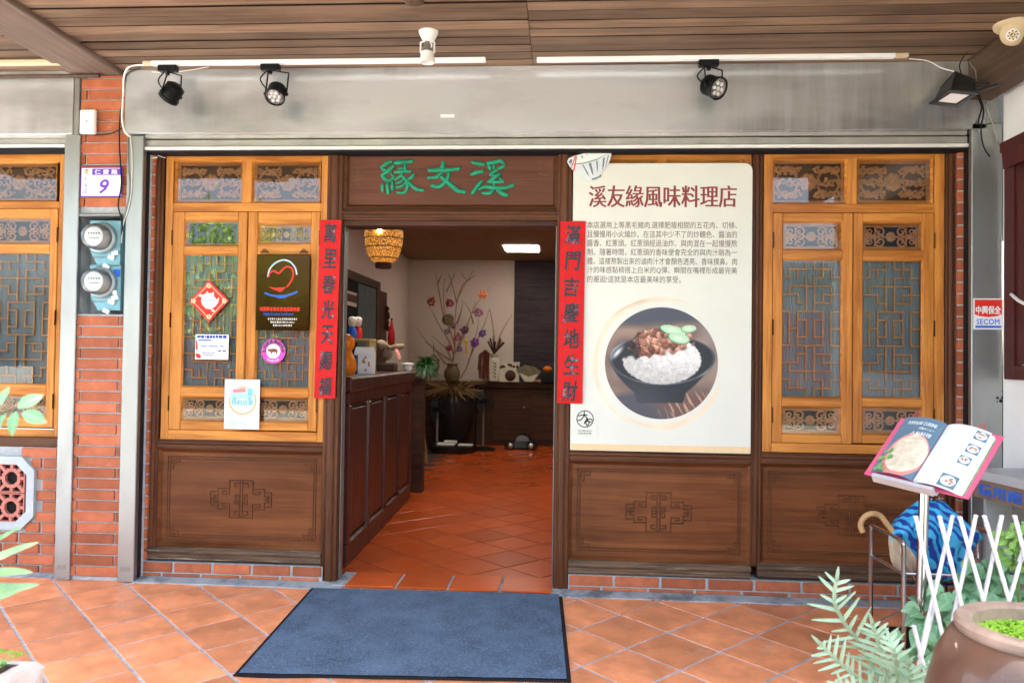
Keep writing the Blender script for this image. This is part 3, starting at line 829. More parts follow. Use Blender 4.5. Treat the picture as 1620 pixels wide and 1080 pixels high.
def lozenge(cx, cz, w_, h):
    q = [(0, .5), (.24 / 2 + .0, .5), (.125, .36), (.19, .36), (.19, .27), (.38, .27), (.38, .18), (.5, .18), (.5, 0)]
    q = [(0, .5), (.19, .5), (.19, .27), (.38, .27), (.38, .19), (.5, .19), (.5, 0)]
    inn = [[(.03, .42), (.11, .42), (.11, .33), (.06, .33)], [(.19, .27), (.19, .13), (.31, .13), (.31, .2), (.25, .2)], [(.38, .19), (.38, .08), (.45, .08), (.45, .03), (.42, .03)], [(.02, .03), (.1, .03), (.1, .13), (.05, .13), (.05, .08)], [(.38, 0), (.5, 0)]]
    out = []
    for sx in (-1, 1):
        for sz in (-1, 1):
            for P in [q] + inn:
                out += poly2segs([(cx + sx * a * w_, cz + sz * b * h) for a, b in P])
    out += [(cx - .008, cz - h * .48, cx - .008, cz + h * .48), (cx + .008, cz - h * .48, cx + .008, cz + h * .48)]
    return out
def lowpanel(x0, x1, z0, z1, cpx):
    mb = MB()
    mb.box(x0, x1, .028, .06, z0, z1)
    ring(mb, x0, x1, z0, z1, .014, .004, .02); ring(mb, x0 + .014, x1 - .014, z0 + .014, z1 - .014, .006, .02, .0285)
    p = mb.build('lower_panel', M['bwP'], sf)
    m2 = MB(); a, b, c, d = x0 + .05, x1 - .05, z0 + .05, z1 - .045
    sg = []
    for e in (0, .014):
        sg += [(a + e, c + e, b - e, c + e), (a + e, d - e, b - e, d - e), (a + e, c + e, a + e, d - e), (b - e, c + e, b - e, d - e)]
    s = .021
    for (cx, sx) in ((a, 1), (b, -1)):
        for (cz, sz) in ((d, 1), (c, -1)): sg += keycorner(cx, cz, sx, sz, s)
    cx = U(cpx, 805, .03).x; cz = (z0 + z1) / 2 - .004
    sg += lozenge(cx, cz, .375, .225)
    lines(m2, sg, .0088, .0270, .03)
    m2.build('carved_groove', M['groove'], p)
    m3 = MB(); lines(m3, sg, .0040, .0235, .03); m3.build('carved_border', M['bwP'], p)
lowpanel(A1 - .001, B0 + .001, BL[1], SL[0], 381)
lowpanel(C1 - .001, E0 + .001, BR1[1], SR1[0], 1041.7)
lowpanel(E1 - .001, G0 + .001, BR2[1], SR2[0], 1346)
# lintel over the doorway and boarding behind the windows
rail(B1 - .002, C0 + .002, 710, 331, 349, y0=-.008)
mb = MB(); x0, x1, z0, z1 = B1, C0, U(710, 357, .0).z, U(710, 349.3, 0).z
mb.box(x0, x1, .004, .16, z0, z1, .002); mb.build('door_track', M['darkwood'], sf)
mb = MB(); mb.box(A0 - .03, B0 + .02, .10, .14, 0, 2.62); mb.box(C1 - .02, 2.42, .10, .14, 0, 2.62); mb.box(B0, C1, .10, .14, U(710, 345, .1).z, 2.62)
mb.build('backing_board', M['darkwood'], sf)
for xa in (B1 + .001, C0 - .016):
    mb = MB(); mb.box(xa + (.0 if xa < -.5 else .009), xa + (.006 if xa < -.5 else .015), .02, .09, .02, 2.13, .002); mb.build('door_jamb_strip', M['steelD'], sf)

# ------------------------------------------------------------------ carving
def spiral(cx, cz, r, a0, turns, dr, sx=1, sz=1, k=.82, n=18):
    return [(cx + sx * r * (1 - k * t) * math.cos(a0 + dr * turns * 2 * math.pi * t), cz + sz * r * (1 - k * t) * math.sin(a0 + dr * turns * 2 * math.pi * t)) for t in [i / n for i in range(n + 1)]]
def carved(x0, x1, z0, z1, y, parent, density=1.0, rows_=1):
    mb = MB(); w_, h = x1 - x0, z1 - z0
    t = min(.006, h * .06)
    for (a, b, c, d) in ((x0, x1, z0, z0 + t), (x0, x1, z1 - t, z1), (x0, x0 + t, z0 + t, z1 - t), (x1 - t, x1, z0 + t, z1 - t)): mb.box(a, b, y - .003, y + .008, c, d, .001)
    cx, cz = (x0 + x1) / 2, (z0 + z1) / 2
    R = .25 * h
    def ribbon(P, r):
        N = len(P)
        mb.tube([(a, y + rnd.uniform(0, .0015), b) for a, b in P], [r * (1.15 - .6 * abs(i / (N - 1) - .4)) for i in range(N)], 6, sq=(1, .8, 1))
    for k in range(8):
        a = k * math.pi / 4 + .2
        mb.ball((cx + R * .62 * math.cos(a), y, cz + R * .62 * math.sin(a)), R * .36, 7, 5, (1, .35, 1))
    mb.ball((cx, y - .002, cz), R * .38, 8, 6, (1, .5, 1))
    r0 = h * .042 if rows_ == 1 else h * .028
    half = w_ / 2 - R * 1.05 - t
    if rows_ == 1:
        n = max(1, round(half / (h * .52)))
        for sx in (-1, 1):
            for k in range(n):
                bx = cx + sx * (R * 1.05 + (k + .5) * half / n)
                rr = min(half / n * .55, h * .24)
                for sz in (-1, 1):
                    ribbon(spiral(bx, cz + sz * h * .22, rr, math.pi * (.9 if k % 2 else .1), 1.25, 1, sx, sz), r0)
                    ribbon([(p.x, p.y) for p in bez((bx - sx * rr, cz, 0), (bx, cz + sz * h * .05, 0), (bx + sx * rr * 1.1, cz + sz * h * .42, 0), 8)], r0)
                    mb.ball((bx + sx * rr * .85, y, cz + sz * h * .1), h * .06, 6, 4, (1, .4, 1.3))
                mb.ball((bx + sx * rr * .3, y, cz), h * .08, 6, 5, (1.4, .4, .8))
    else:
        n = 4
        for sx in (-1, 1):
            for k in range(n):
                for q in range(3):
                    bx = cx + sx * (R * .7 + (k + .5 + .25 * (q % 2)) * (half + R * .3) / n)
                    bz = z0 + t + h * (q + .5) / 3 * .94
                    rr = min(half / n * .62, h * .17) * rnd.uniform(.85, 1.1)
                    a0 = rnd.uniform(0, 6.28); dr = rnd.choice((-1, 1))
                    st_ = rnd.getstate()
                    ribbon([(min(max(a, x0 + t), x1 - t), min(max(b, z0 + t), z1 - t)) for a, b in spiral(bx, bz, rr, a0, 1.1, dr, sx, 1)], r0 * 1.2)
                    a1 = a0 + rnd.uniform(1, 2)
                    for e in range(2):
                        ex, ez = bx + sx * rr * 1.05 * math.cos(a1 + e * 2.6), bz + rr * 1.05 * math.sin(a1 + e * 2.6)
                        if x0 + .008 < ex < x1 - .008 and z0 + .008 < ez < z1 - .008: mb.ball((ex, y, ez), h * .045, 6, 4, (1.2, .4, .9))
            for q in (-1, 1):
                ribbon([(p.x, p.y) for p in bez((cx + sx * R, cz + q * .1 * h, 0), (cx + sx * w_ * .3, cz + q * h * .6, 0), (cx + sx * w_ * .46, cz + q * h * .12, 0), 12)], r0 * 1.3)
    return mb.build('carved_panel', M['carve'], parent, smooth=True)
LT = [(1, 1, 2, 1), (1, 1, 1, 2), (0, 2, 1, 2), (2, 1, 2, 2), (3, 0, 3, 1), (2, 1, 3, 1), (4, 0, 4, 1), (4, 1, 6, 1), (5, 0, 5, 2), (4, 2, 5, 2), (4, 2, 4, 6), (6, 1, 6, 2), (6, 2, 7, 2), (3, 2, 3, 6), (1, 3, 6, 3), (1, 3, 1, 4), (0, 4, 2, 4), (2, 4, 2, 5), (2, 5, 3, 5), (6, 3, 6, 5), (5, 4, 7, 4), (5, 4, 5, 5), (4, 5, 6, 5), (0, 6, 1, 6), (1, 6, 1, 8), (2, 6, 5, 6), (2, 6, 2, 8), (2, 7, 3, 7), (3, 7, 3, 8), (1, 8, 2, 8), (6, 6, 7, 6), (6, 6, 6, 8), (5, 6, 5, 8), (4, 7, 5, 7), (4, 7, 4, 8), (6, 8, 7, 8)]
def lattice(x0, x1, z0, z1, y, parent):
    mb = MB(); sx, sz = (x1 - x0) / 7, (z1 - z0) / 16
    sg = []
    for a, b, c, d in LT:
        sg.append((x0 + a * sx, z1 - b * sz, x0 + c * sx, z1 - d * sz)); sg.append((x0 + a * sx, z0 + b * sz, x0 + c * sx, z0 + d * sz))
    lines(mb, sg, .0098, y, y + .012)
    return mb.build('lattice', M['lath'], parent)
def pane(x0, x1, z0, z1, y, parent, nm='glass_pane'):
    mb = MB(); mb.add([(x0, y, z0), (x1, y, z0), (x1, y, z1), (x0, y, z1)], [(0, 1, 2, 3)])
    return mb.build(nm, M['glass'], parent)
def blind(x0, x1, z0, z1, y, parent):
    mb = MB(); n = max(4, round((x1 - x0) / .0105)); v, f = [], []
    for i in range(2 * n + 1):
        x = x0 + (x1 - x0) * i / (2 * n); yy = y + (.006 if i % 2 else 0)
        v += [(x, yy, z0), (x, yy, z1)]
    for i in range(2 * n): f.append((2 * i, 2 * i + 2, 2 * i + 3, 2 * i + 1))
    mb.add(v, f); return mb.build('pleated_blind', M['blind'], parent)
M['carveback'] = plain('brown_backing', (.095, .045, .022), .6)
def darkback(x0, x1, z0, z1, y, parent, mat='dark'):
    mb = MB(); mb.add([(x0, y, z0), (x1, y, z0), (x1, y, z1), (x0, y, z1)], [(0, 1, 2, 3)]); mb.build('backing', M[mat], parent)
OW = [M['owZ'], M['owX']]
def window(label, outer, trans, sashes, group='carved honey-coloured wooden windows', y0=.0):
    x0, x1, z0, z1 = R4(*outer)
    trans = sorted(trans); sashes = sorted(sashes, key=lambda s: s['o'][0])
    t = thing('carved_window', label, 'window', ((x0 + x1) / 2, 0, z0), group)
    mb = MB()
    xs = min(R4(*s['o'])[0] for s in sashes) if sashes else x0 + .05
    xe = max(R4(*s['o'])[1] for s in sashes) if sashes else x1 - .05
    zs0 = min(R4(*s['o'])[2] for s in sashes) if sashes else z0 + .06
    zs1 = max(R4(*s['o'])[3] for s in sashes) if sashes else z1 - .4
    frame4(mb, x0, x1, z0, z1, xs - x0 - .002, x1 - xe - .002, zs0 - z0 - .002, .05 if not trans else z1 - R4(*trans[0])[3] + .004, y0, y0 + .06)
    if trans:
        tz0 = R4(*trans[0])[2]
        mb.m = 1; mb.box(xs - .0015, xe + .0015, y0 + .0012, y0 + .06, zs1 + .002, tz0 - .002, .002)
        mb.m = 0
        if len(trans) > 1: mb.box(R4(*trans[0])[1] + .002, R4(*trans[1])[0] - .002, y0 + .0015, y0 + .06, tz0 - .0015, z1 - .03, .002)
    mb.build('frame', OW, t)
    for tr in trans:
        a, b, c, d = R4(*tr)
        m2 = MB(); m2.m = 1; ring(m2, a - .003, b + .003, c - .003, d + .003, .014, y0 + .002, y0 + .022); ring(m2, a + .011, b - .011, c + .011, d - .011, .012, y0 + .022, y0 + .028)
        tp = m2.build('transom', OW, t)
        carved(a + .018, b - .018, c + .018, d - .018, y0 + .036, tp, rows_=3)
        pane(a + .008, b - .008, c + .008, d - .008, y0 + .0175, tp); darkback(a, b, c, d, y0 + .047, tp, 'carveback')
    for s in sashes:
        a, b, c, d = R4(*s['o'])
        mz = R4(*s['m']); tz = R4(*s['t']); bz = R4(*s['b'])
        m2 = MB(); ys = y0 - .004; wl, wr = mz[0] - a, b - mz[1]
        frame4(m2, a + .001, b - .001, c, d, wl, wr, bz[2] - c, d - tz[3], ys, ys + .036, c=.004)
        m2.m = 1
        m2.box(a + wl + .0006, b - wr - .0006, ys + .0012, ys + .036, mz[3], tz[2], .004)
        m2.box(a + wl + .0006, b - wr - .0006, ys + .0012, ys + .036, bz[3], mz[2], .004)
        for q in (mz, tz, bz): ring(m2, a + wl - .001, b - wr + .001, q[2] - .001, q[3] + .001, .008, ys + .004, ys + .016)
        sp = m2.build('sash', OW, t)
        xl, xr = a + wl + .006, b - wr - .006
        lattice(mz[0] + .004, mz[1] - .004, mz[2] + .004, mz[3] - .004, y0 + .03, sp)
        blind(mz[0] - .01, mz[1] + .01, mz[2] - .01, mz[3] + .01, y0 + .046, sp)
        for q, cv in ((tz, s.get('tc', True)), (bz, True)):
            m3 = MB(); m3.m = 1; ring(m3, a + wl + .006, b - wr - .006, q[2] + .006, q[3] - .006, .013, y0 + .014, y0 + .027)
            m3.build('panel_moulding', OW, sp)
            if cv: carved(a + wl + .02, b - wr - .02, q[2] + .019, q[3] - .019, y0 + .03, sp)
            darkback(a + wl - .005, b - wr + .005, q[2] - .005, q[3] + .005, y0 + .052, sp)
            pane(a + wl, b - wr, q[2], q[3], y0 + .0115, sp)
        pane(mz[0], mz[1], mz[2], mz[3], y0 + .0115, sp)
        hx = a + .001 if s.get('h', 'l') == 'l' else b - .001
        for kz in (.12, .5, .88):
            m4 = MB(); zc = c + (d - c) * kz; m4.tube([(hx, ys - .003, zc - .045), (hx, ys - .003, zc + .045)], .004, 6); m4.build('hinge', M['goldmir'], sp, smooth=True)
    return t
window('left carved window bearing the red diamond, gold plaque and stickers', (258.5, 237, 516, 697), [(277, 254, 383, 320.5), (399, 254, 506.5, 320.5)],
       [dict(o=(270, 335, 388.7, 680), m=(288.5, 402, 375, 612), t=(288.5, 348, 375, 389), b=(286, 627, 375, 666), h='l', tc=False),
        dict(o=(389.6, 335, 504, 681), m=(405, 403, 490.5, 614), t=(405, 354, 490.5, 386), b=(405, 628, 489, 668), h='r')])
window('right carved window beside the poster, behind the open menu', (1207.5, 235, 1494, 717.5), [(1221.7, 250.5, 1339.7, 322), (1356.4, 250.5, 1475.8, 322)],
       [dict(o=(1222, 337, 1348.6, 701), m=(1237, 410, 1332.5, 629), t=(1236.4, 350.5, 1332.8, 395.5), b=(1236, 643, 1331.5, 687.5), h='l'),
        dict(o=(1349.4, 337, 1477.5, 702), m=(1364, 411, 1460, 630), t=(1363, 351, 1462, 396), b=(1363, 644, 1460, 688), h='r')])
window('middle window almost hidden behind the tall restaurant poster', (906, 235, 1187.5, 714), [(918, 251.5, 1040, 322), (1055, 251.5, 1175, 322)],
       [dict(o=(918, 336, 1047, 700), m=(934, 410, 1030, 629), t=(934, 350, 1030, 395), b=(934, 643, 1030, 687), h='l'),
        dict(o=(1047.6, 336, 1175, 700), m=(1062, 410, 1160, 629), t=(1062, 350, 1160, 395), b=(1062, 643, 1160, 687), h='r')])
window('carved window of the neighbouring shop at the far left above the vent', (-190, 236, 97, 690), [(-40, 256, 89, 318), (-170, 256, -56, 318)],
       [dict(o=(-42, 330, 88.5, 675), m=(-22, 399, 76.5, 608), t=(-22, 343, 76.5, 386), b=(-22, 624, 74, 660), h='r'),
        dict(o=(-170, 330, -43, 675), m=(-155, 399, -60, 608), t=(-155, 343, -60, 386), b=(-155, 624, -60, 660), h='l')])

def Pp(x, y, yy=-.03): p = U(x, y, yy); return (p.x, p.z)
def flat(mb, pts, y):
    a = sum(pts[i][0] * pts[(i + 1) % len(pts)][1] - pts[(i + 1) % len(pts)][0] * pts[i][1] for i in range(len(pts)))
    if a < 0: pts = pts[::-1]
    mb.add([(p[0], y, p[1]) for p in pts], [list(range(len(pts)))])
def dashes(mb, bx, y):
    """a line of print too small to read"""
    x0, x1, z0, z1 = bx; h = z1 - z0; x = x0
    while x < x1 - h * .3:
        wd = min(h * rnd.uniform(.6, 1.1), x1 - x); k = rnd.uniform(.12, .3)
        for q_ in range(3):
            za = z0 + h * (q_ / 3) + h * .04; flat(mb, [(x, za), (x + wd * rnd.uniform(.6, 1), za), (x + wd * rnd.uniform(.6, 1), za + h * k), (x, za + h * k)], y)
        flat(mb, [(x + wd * .4, z0), (x + wd * .55, z0), (x + wd * .55, z1), (x + wd * .4, z1)], y - 2e-5)
        x += wd + h * .22
def stroke(mb, P, wd, y):
    Q = crv([(a, 0, b) for a, b in P], 5) if len(P) > 2 else [Vector((a, 0, b)) for a, b in P]
    v, f = [], []
    for i, p in enumerate(Q):
        t = Q[min(i + 1, len(Q) - 1)] - Q[max(i - 1, 0)]; nrm = Vector((-t.z, 0, t.x)).normalized() * wd / 2
        v += [(p.x - nrm.x, y, p.z - nrm.z), (p.x + nrm.x, y, p.z + nrm.z)]
    for i in range(len(Q) - 1): f.append((2 * i, 2 * i + 1, 2 * i + 3, 2 * i + 2))
    mb.add(v, f)
# ================================================================== neighbouring wall, far left
nw = thing('brick_wall', 'low red brick wall under the neighbouring shop window at the far left', 'wall', (-3.5, -.03, 0))
x1 = p1a + .01
ztop = U(50, 707, -.03).z
VX = U(-6, 779, -.05).x
oc = [(U(p[0], p[1], -.05).x - 0, U(p[0], p[1], -.05).z) for p in ((38, 722), (55, 740), (54, 820), (37, 838))]
ocx = oc[1][0]; cz_ = (oc[0][1] + oc[3][1]) / 2; hw = ocx - VX; hv = (oc[0][1] - oc[3][1]) / 2; chm = oc[1][0] - oc[0][0] + .012
octo = [(VX + sx * a, cz_ + sz * b) for sx, sz, a, b in ((-1, -1, hw - chm, hv), (1, -1, hw - chm, hv), (1, -1, hw, hv - chm), (1, 1, hw, hv - chm), (1, 1, hw - chm, hv), (-1, 1, hw - chm, hv), (-1, 1, hw, hv - chm), (-1, -1, hw, hv - chm))]
mb = MB(); mb.box(-4.8, x1, -.02, .15, -.1, ztop); mb.build('mortar', M['mortar'], nw)
z = ztop - P_; r = 0
while z > -.02:
    x = x1 - (.055 if r % 2 == 0 else .155) + .232 * 1
    while x > -4.7:
        a, b = x - .232, x
        zt, zb_ = z + P_ - .0045, z + .0045
        bb = min(b, x1) - .004; aa = a + .004
        inx = aa < VX + hw + .004 and bb > VX - hw
        inz = zb_ < cz_ + hv and zt > cz_ - hv
        if inx and inz:
            e = max(abs((z + P_ / 2) - cz_) - (hv - chm), 0)
            lim = VX + hw - e + .006
            if bb > lim + .02: brick(nw, max(aa, lim), bb, zb_, zt, -.035)
            lim = VX - hw + e - .006
            if aa < lim - .02: brick(nw, aa, min(bb, lim), zb_, zt, -.035)
        elif bb - aa > .01: brick(nw, aa, bb, zb_, zt, -.035)
        x -= .24
    z -= P_; r += 1
mb = MB(); mb.box(-4.8, x1, -.03, .1, ztop + .001, U(50, 691, -.03).z, .006)
tag(mb.build('window_sill', M['bwX']), 'dark brown sill under the neighbouring carved window', 'sill')
vt = thing('vent_window', 'white octagonal vent with pink pierced clay blocks in the brick wall', 'vent', (VX, -.05, cz_))
mb = MB()
k_ = .047
inn = [(VX + (x - VX) * (1 - k_ / hw), cz_ + (zz - cz_) * (1 - k_ / hv)) for x, zz in octo]
for i in range(8):
    j = (i + 1) % 8
    mb.prism([octo[i], octo[j], inn[j], inn[i]], -.055, .0)
mb.build('frame', M['stonew'], vt)
ih = hv - k_ + .004; iw = hw - k_ + .004
mb = MB(); mb.box(VX - iw, VX + iw, -.0245, -.0215, cz_ - ih, cz_ + ih); mb.build('backing', M['dark'], vt)
def ventblock(cx, cz, s, parent):
    mb = MB(); t = .007
    for (a, b, c, d) in ((cx - s, cx + s, cz + s - t, cz + s), (cx - s, cx + s, cz - s, cz - s + t), (cx - s, cx - s + t, cz - s + t, cz + s - t), (cx + s - t, cx + s, cz - s + t, cz + s - t)): mb.box(a, b, -.048, -.0246, c, d, .001)
    N = 8
    for i in range(N):
        a0, a1 = 2 * math.pi * (i + .5) / N, 2 * math.pi * (i + 1.5) / N
        q = [(cx + s * rr * math.cos(a), cz + s * rr * math.sin(a)) for rr, a in ((.72, a0), (.72, a1), (.48, a1), (.48, a0))]
        mb.prism(q, -.046, -.0246)
    for k in range(4):
        a = math.pi / 4 + k * math.pi / 2
        ca, sa = math.cos(a), math.sin(a); w2 = s * .11
        q = [(cx + s * rr * ca + e * w2 * -sa, cz + s * rr * sa + e * w2 * ca) for rr, e in ((.66, 1), (1.32, 1), (1.32, -1), (.66, -1))]
        mb.prism(q, -.045, -.0246)
        a = k * math.pi / 2; ca, sa = math.cos(a), math.sin(a)
        q = [(cx + s * rr * ca + e * w2 * -sa, cz + s * rr * sa + e * w2 * ca) for rr, e in ((.66, 1), (.97, 1), (.97, -1), (.66, -1))]
        mb.prism(q, -.044, -.0246)
        q = [(cx + s * rr * ca + e * s * .1 * -sa, cz + s * rr * sa + e * s * .1 * ca) for rr, e in ((.18, .8), (.5, 1.0), (.5, -1.0), (.18, -.8))]
    mb.build('vent_block', M['vent'], parent)
s = ih / 2
for a in (-1, 1):
    for b in (-1, 1): ventblock(VX + a * s, cz_ + b * s, s - .002, vt)

# ================================================================== name board over the door
nb = thing('name_board', 'dark wooden name board with three green raised characters over the doorway', 'sign', (-.5, 0, 2.2))
fx0, fx1 = B1 - .001, C0 + .001
fz0, fz1 = U(710, 330.5, 0).z, 2.575
mb = MB(); mb.box(fx0, fx1, .02, .05, fz0, fz1); mb.build('board', M['board'], nb)
mb = MB(); mb.m = 1; ring(mb, fx0, fx1, fz0, fz1 + .02, .016, -.004, .004); ring(mb, fx0 + .016, fx1 - .016, fz0 + .016, fz1 + .004, .012, .004, .0195)
mb.build('moulding', [M['bwZ'], M['bwX']], nb)
def cp(x, y): return U(540 + x / 4.6286, 230 + y / 4.6286, .015)
CH = [
 [([(365, 119), (328, 136), (296, 160)], 10), ([(296, 163), (316, 180), (336, 190)], 9), ([(380, 152), (345, 185), (300, 218)], 10), ([(300, 225), (322, 246), (345, 262)], 10), ([(346, 262), (380, 240)], 7), ([(366, 205), (385, 234)], 6),
  ([(300, 286), (302, 335)], 8), ([(335, 286), (344, 350)], 9), ([(373, 272), (375, 325)], 9), ([(396, 128), (420, 126), (516, 118)], 11), ([(466, 135), (468, 188)], 7), ([(420, 170), (472, 166)], 6), ([(392, 196), (440, 192), (508, 190)], 8),
  ([(446, 205), (426, 230), (396, 248)], 7), ([(440, 222), (470, 250), (484, 290), (478, 325), (456, 347), (412, 344)], 8), ([(458, 246), (430, 268), (400, 278)], 7), ([(470, 275), (440, 300), (404, 308)], 7), ([(530, 214), (516, 232), (488, 250)], 8), ([(490, 268), (525, 302), (560, 322), (598, 329)], 9)],
 [([(744, 126), (742, 168)], 10), ([(645, 182), (700, 182), (780, 180), (860, 170)], 11), ([(742, 190), (715, 218), (690, 234), (636, 238)], 9), ([(786, 210), (775, 245), (748, 282), (712, 304), (664, 296)], 10), ([(735, 232), (775, 268), (820, 305), (855, 332), (902, 340)], 11)],
 [([(966, 126), (1000, 134), (1042, 140)], 10), ([(956, 212), (990, 198), (1034, 192)], 10), ([(1026, 266), (995, 300), (963, 348)], 10), ([(1070, 130), (1120, 126), (1165, 112), (1180, 126)], 10), ([(1078, 142), (1090, 176)], 8), ([(1118, 150), (1114, 172)], 7), ([(1196, 148), (1155, 168)], 9),
  ([(1136, 184), (1098, 206), (1092, 214)], 9), ([(1094, 216), (1130, 226), (1158, 206)], 8), ([(1160, 210), (1120, 238), (1080, 264)], 9), ([(1080, 266), (1130, 268), (1184, 266)], 9), ([(1160, 240), (1186, 268)], 7), ([(1120, 272), (1118, 300)], 7), ([(1012, 320), (1050, 304), (1120, 310), (1190, 312), (1256, 296)], 10), ([(1112, 318), (1092, 348), (1036, 348)], 9), ([(1148, 330), (1180, 352), (1212, 366)], 11)]]
for strokes in CH:
    mb = MB()
    for P, r in strokes:
        Q = crv([cp(*p) for p in P], 6) if len(P) > 2 else [cp(*P[0]).lerp(cp(*P[1]), t / 6) for t in range(7)]
        N = len(Q); rad = r * 1.65 / 4.6286 * .0037
        mb.tube(Q, [rad * (.72 + .28 * math.sin(math.pi * min(1, (i + .6) / N))) * (1.12 if i > N - 3 else 1) for i in range(N)], 8, sq=(1, .75, 1))
        for e in (0, -1): mb.ball(Q[e], rad * .82, 8, 5, (1, .75, 1))
    mb.build('character', M['green'], nb, smooth=True)
for (bx, s) in (((562, 264, 570, 298), '...'), ((846, 252, 864, 284), '..')):
    mb = MB()
    n_ = len(s)
    for i in range(n_ * 4):
        zc_ = bx[1] + (bx[3] - bx[1]) * (i + .5) / (n_ * 4)
        a = rnd.uniform(bx[0], bx[2] - 3); e_ = a + rnd.uniform(1.5, 4)
        stroke(mb, [Pp(a, zc_ + rnd.uniform(-1, 1), .018), Pp(e_, zc_ + rnd.uniform(-2, 2), .018)], .004, .0186)
    mb.build('signature', M['greyink'], nb)

# ================================================================== red couplets
def couplet(l, t, r, b, s, label, lean):
    y = -.045
    xa, xb, z0, z1 = R4(l, t, r, b, y)
    th_ = thing('red_couplet', label, 'couplet', ((xa + xb) / 2, y, z0), 'red new year couplets beside the door')
    mb = MB(); n = 24; v, f = [], []
    for i in range(n + 1):
        zz = z0 + (z1 - z0) * i / n; o = lean * (i / n - .5)
        for k, x in enumerate((xa, (xa * 2 + xb) / 3, (xa + xb * 2) / 3, xb)):
            v.append((x + o, y + .0025 * noise.noise((x * 8, 3, zz * 3)), zz))
    for i in range(n):
        for k in range(3): f.append((i * 4 + k, i * 4 + k + 1, i * 4 + k + 5, i * 4 + k + 4))
    mb.add(v, f); mb.build('paper', M['red'], th_, smooth=True)
    m2 = MB(); N = len(s); H_ = (z1 - z0) / N
    for i, ch in enumerate(s):
        zc = z1 - H_ * (i + .5) - .004; o = lean * ((zc - z0) / (z1 - z0) - .5)
        w_ = (xb - xa) * .31
        lettering(m2, ch, ((xa + xb) / 2 + o - w_ * rnd.uniform(.85, 1.05), (xa + xb) / 2 + o + w_ * rnd.uniform(.9, 1.1), zc - H_ * .36, zc + H_ * .36), y - .0035, bold=.022, wob=.05, shear=.12, res=3)
    m2.build('brush_writing', M['ink'], th_)
couplet(501.5, 348, 535, 630, '萬里春光天賜福', 'red paper couplet hung on the post left of the doorway', .018)
couplet(884, 350, 924, 638, '滿門吉慶地生財', 'red paper couplet hung on the post right of the doorway', .006)

# ================================================================== tall poster
YP = -.03
px0, px1, pz0, pz1 = R4(904.5, 258.5, 1189, 714.5, YP)
po = thing('restaurant_poster', 'tall cream restaurant poster with a rice bowl picture and red title', 'poster', ((px0 + px1) / 2, YP, pz0))
rr = .045
def roundrect(x0, x1, z0, z1, rs):
    P = []
    for (cx, cz, a0, r) in ((x1 - rs[0], z0 + rs[0], -90, rs[0]), (x1 - rs[1], z1 - rs[1], 0, rs[1]), (x0 + rs[2], z1 - rs[2], 90, rs[2]), (x0 + rs[3], z0 + rs[3], 180, rs[3])):
        if r < 1e-4: P.append((cx, cz)); continue
        for k in range(7):
            a = math.radians(a0 + 15 * k); P.append((cx + r * math.cos(a), cz + r * math.sin(a)))
    return P
mb = MB(); mb.prism(roundrect(px0, px1, pz0, pz1, (.006, rr, rr, .006)), YP, YP + .006); mb.build('panel', M['poster'], po)
def ellipse(cx, cz, a, b, n=48, rot=0):
    return [(cx + a * math.cos(t) * math.cos(rot) - b * math.sin(t) * math.sin(rot), cz + a * math.cos(t) * math.sin(rot) + b * math.sin(t) * math.cos(rot)) for t in [2 * math.pi * k / n for k in range(n)]]
bd = MB(); gz0 = U(1046, 704, YP).z; flat(bd, [(px0 + .002, pz0 + .002), (px1 - .002, pz0 + .002), (px1 - .002, gz0), (px0 + .002, gz0)], YP - .0006); bd.build('gold_band', M['gold'], po)
w1 = MB(); lettering(w1, '溪友緣風味料理店', R4(932, 293.5, 1165, 328, YP), YP - .0008, offset=0, serif=.0028); w1.build('title_lettering', M['maroon'], po)
BT = ['本店選用上等黑毛豬肉,選擇肥瘦相間的五花肉、切條、', '且慢慢用小火煸炒。在這其中少不了的炒糖色、醬油的', '醬香、紅蔥頭。紅蔥頭經過油炸、與肉混在一起慢慢熬', '制、隨著時間，紅蔥頭的香味便會完全的與肉汁融為一', '體。這樣熬製出來的滷肉汁才會顏色透亮、香味撲鼻。肉', '汁的味感黏稠搭上白米的Q彈、瞬間在嘴裡形成最完美', '的邂逅!這就是本店最美味的享受。']
w2 = MB()
for i, s in enumerate(BT):
    r_e = 1166 if i < 6 else 1166 - 237 * 9 / 24
    yc = 356.3 + 14.25 * i
    lettering(w2, s, R4(929, yc - 5.6, r_e, yc + 5.6, YP), YP - .0008, res=2)
w2.build('body_lettering', M['greyink'], po)
# brush ring and the round rice-bowl photo
rg = MB(); cx, cz = Pp(1044, 577)
N = 70
for (a0, a1, R_, wmx, sx) in ((75, 250, .372, .028, 1.0), (235, 345, .355, .034, 1.0), (60, 150, .385, .012, 1.02)):
    v, f = [], []
    for i in range(N + 1):
        t = i / N; a = math.radians(a0 + (a1 - a0) * t); wd = wmx * math.sin(math.pi * t) ** .6 * (1 + .25 * noise.noise((t * 9, a0, 0)))
        v += [(cx + sx * (R_ - wd / 2) * math.cos(a), YP - .0005, cz + (R_ - wd / 2) * math.sin(a)), (cx + sx * (R_ + wd / 2) * math.cos(a), YP - .0005, cz + (R_ + wd / 2) * math.sin(a))]
    for i in range(N): f.append((2 * i, 2 * i + 2, 2 * i + 3, 2 * i + 1))
    rg.add(v, f)
rg.build('brush_ring', M['goldl'], po)
M['ph_hi'] = plain('photo_highlight_print', (.62, .66, .70), .5)
M['ph_meat'] = plain('photo_meat_print', (.46, .22, .14), .5, var=.35, vs_=40)
def sst(a, b, x):
    t = max(0.0, min(1.0, (x - a) / (b - a))); return t * t * (3 - 2 * t)
def mixc(a, b, t): return [a[i] + (b[i] - a[i]) * t for i in range(3)]
def nz(x, y, s_, o=0): return noise.noise((x * s_, y * s_, o))
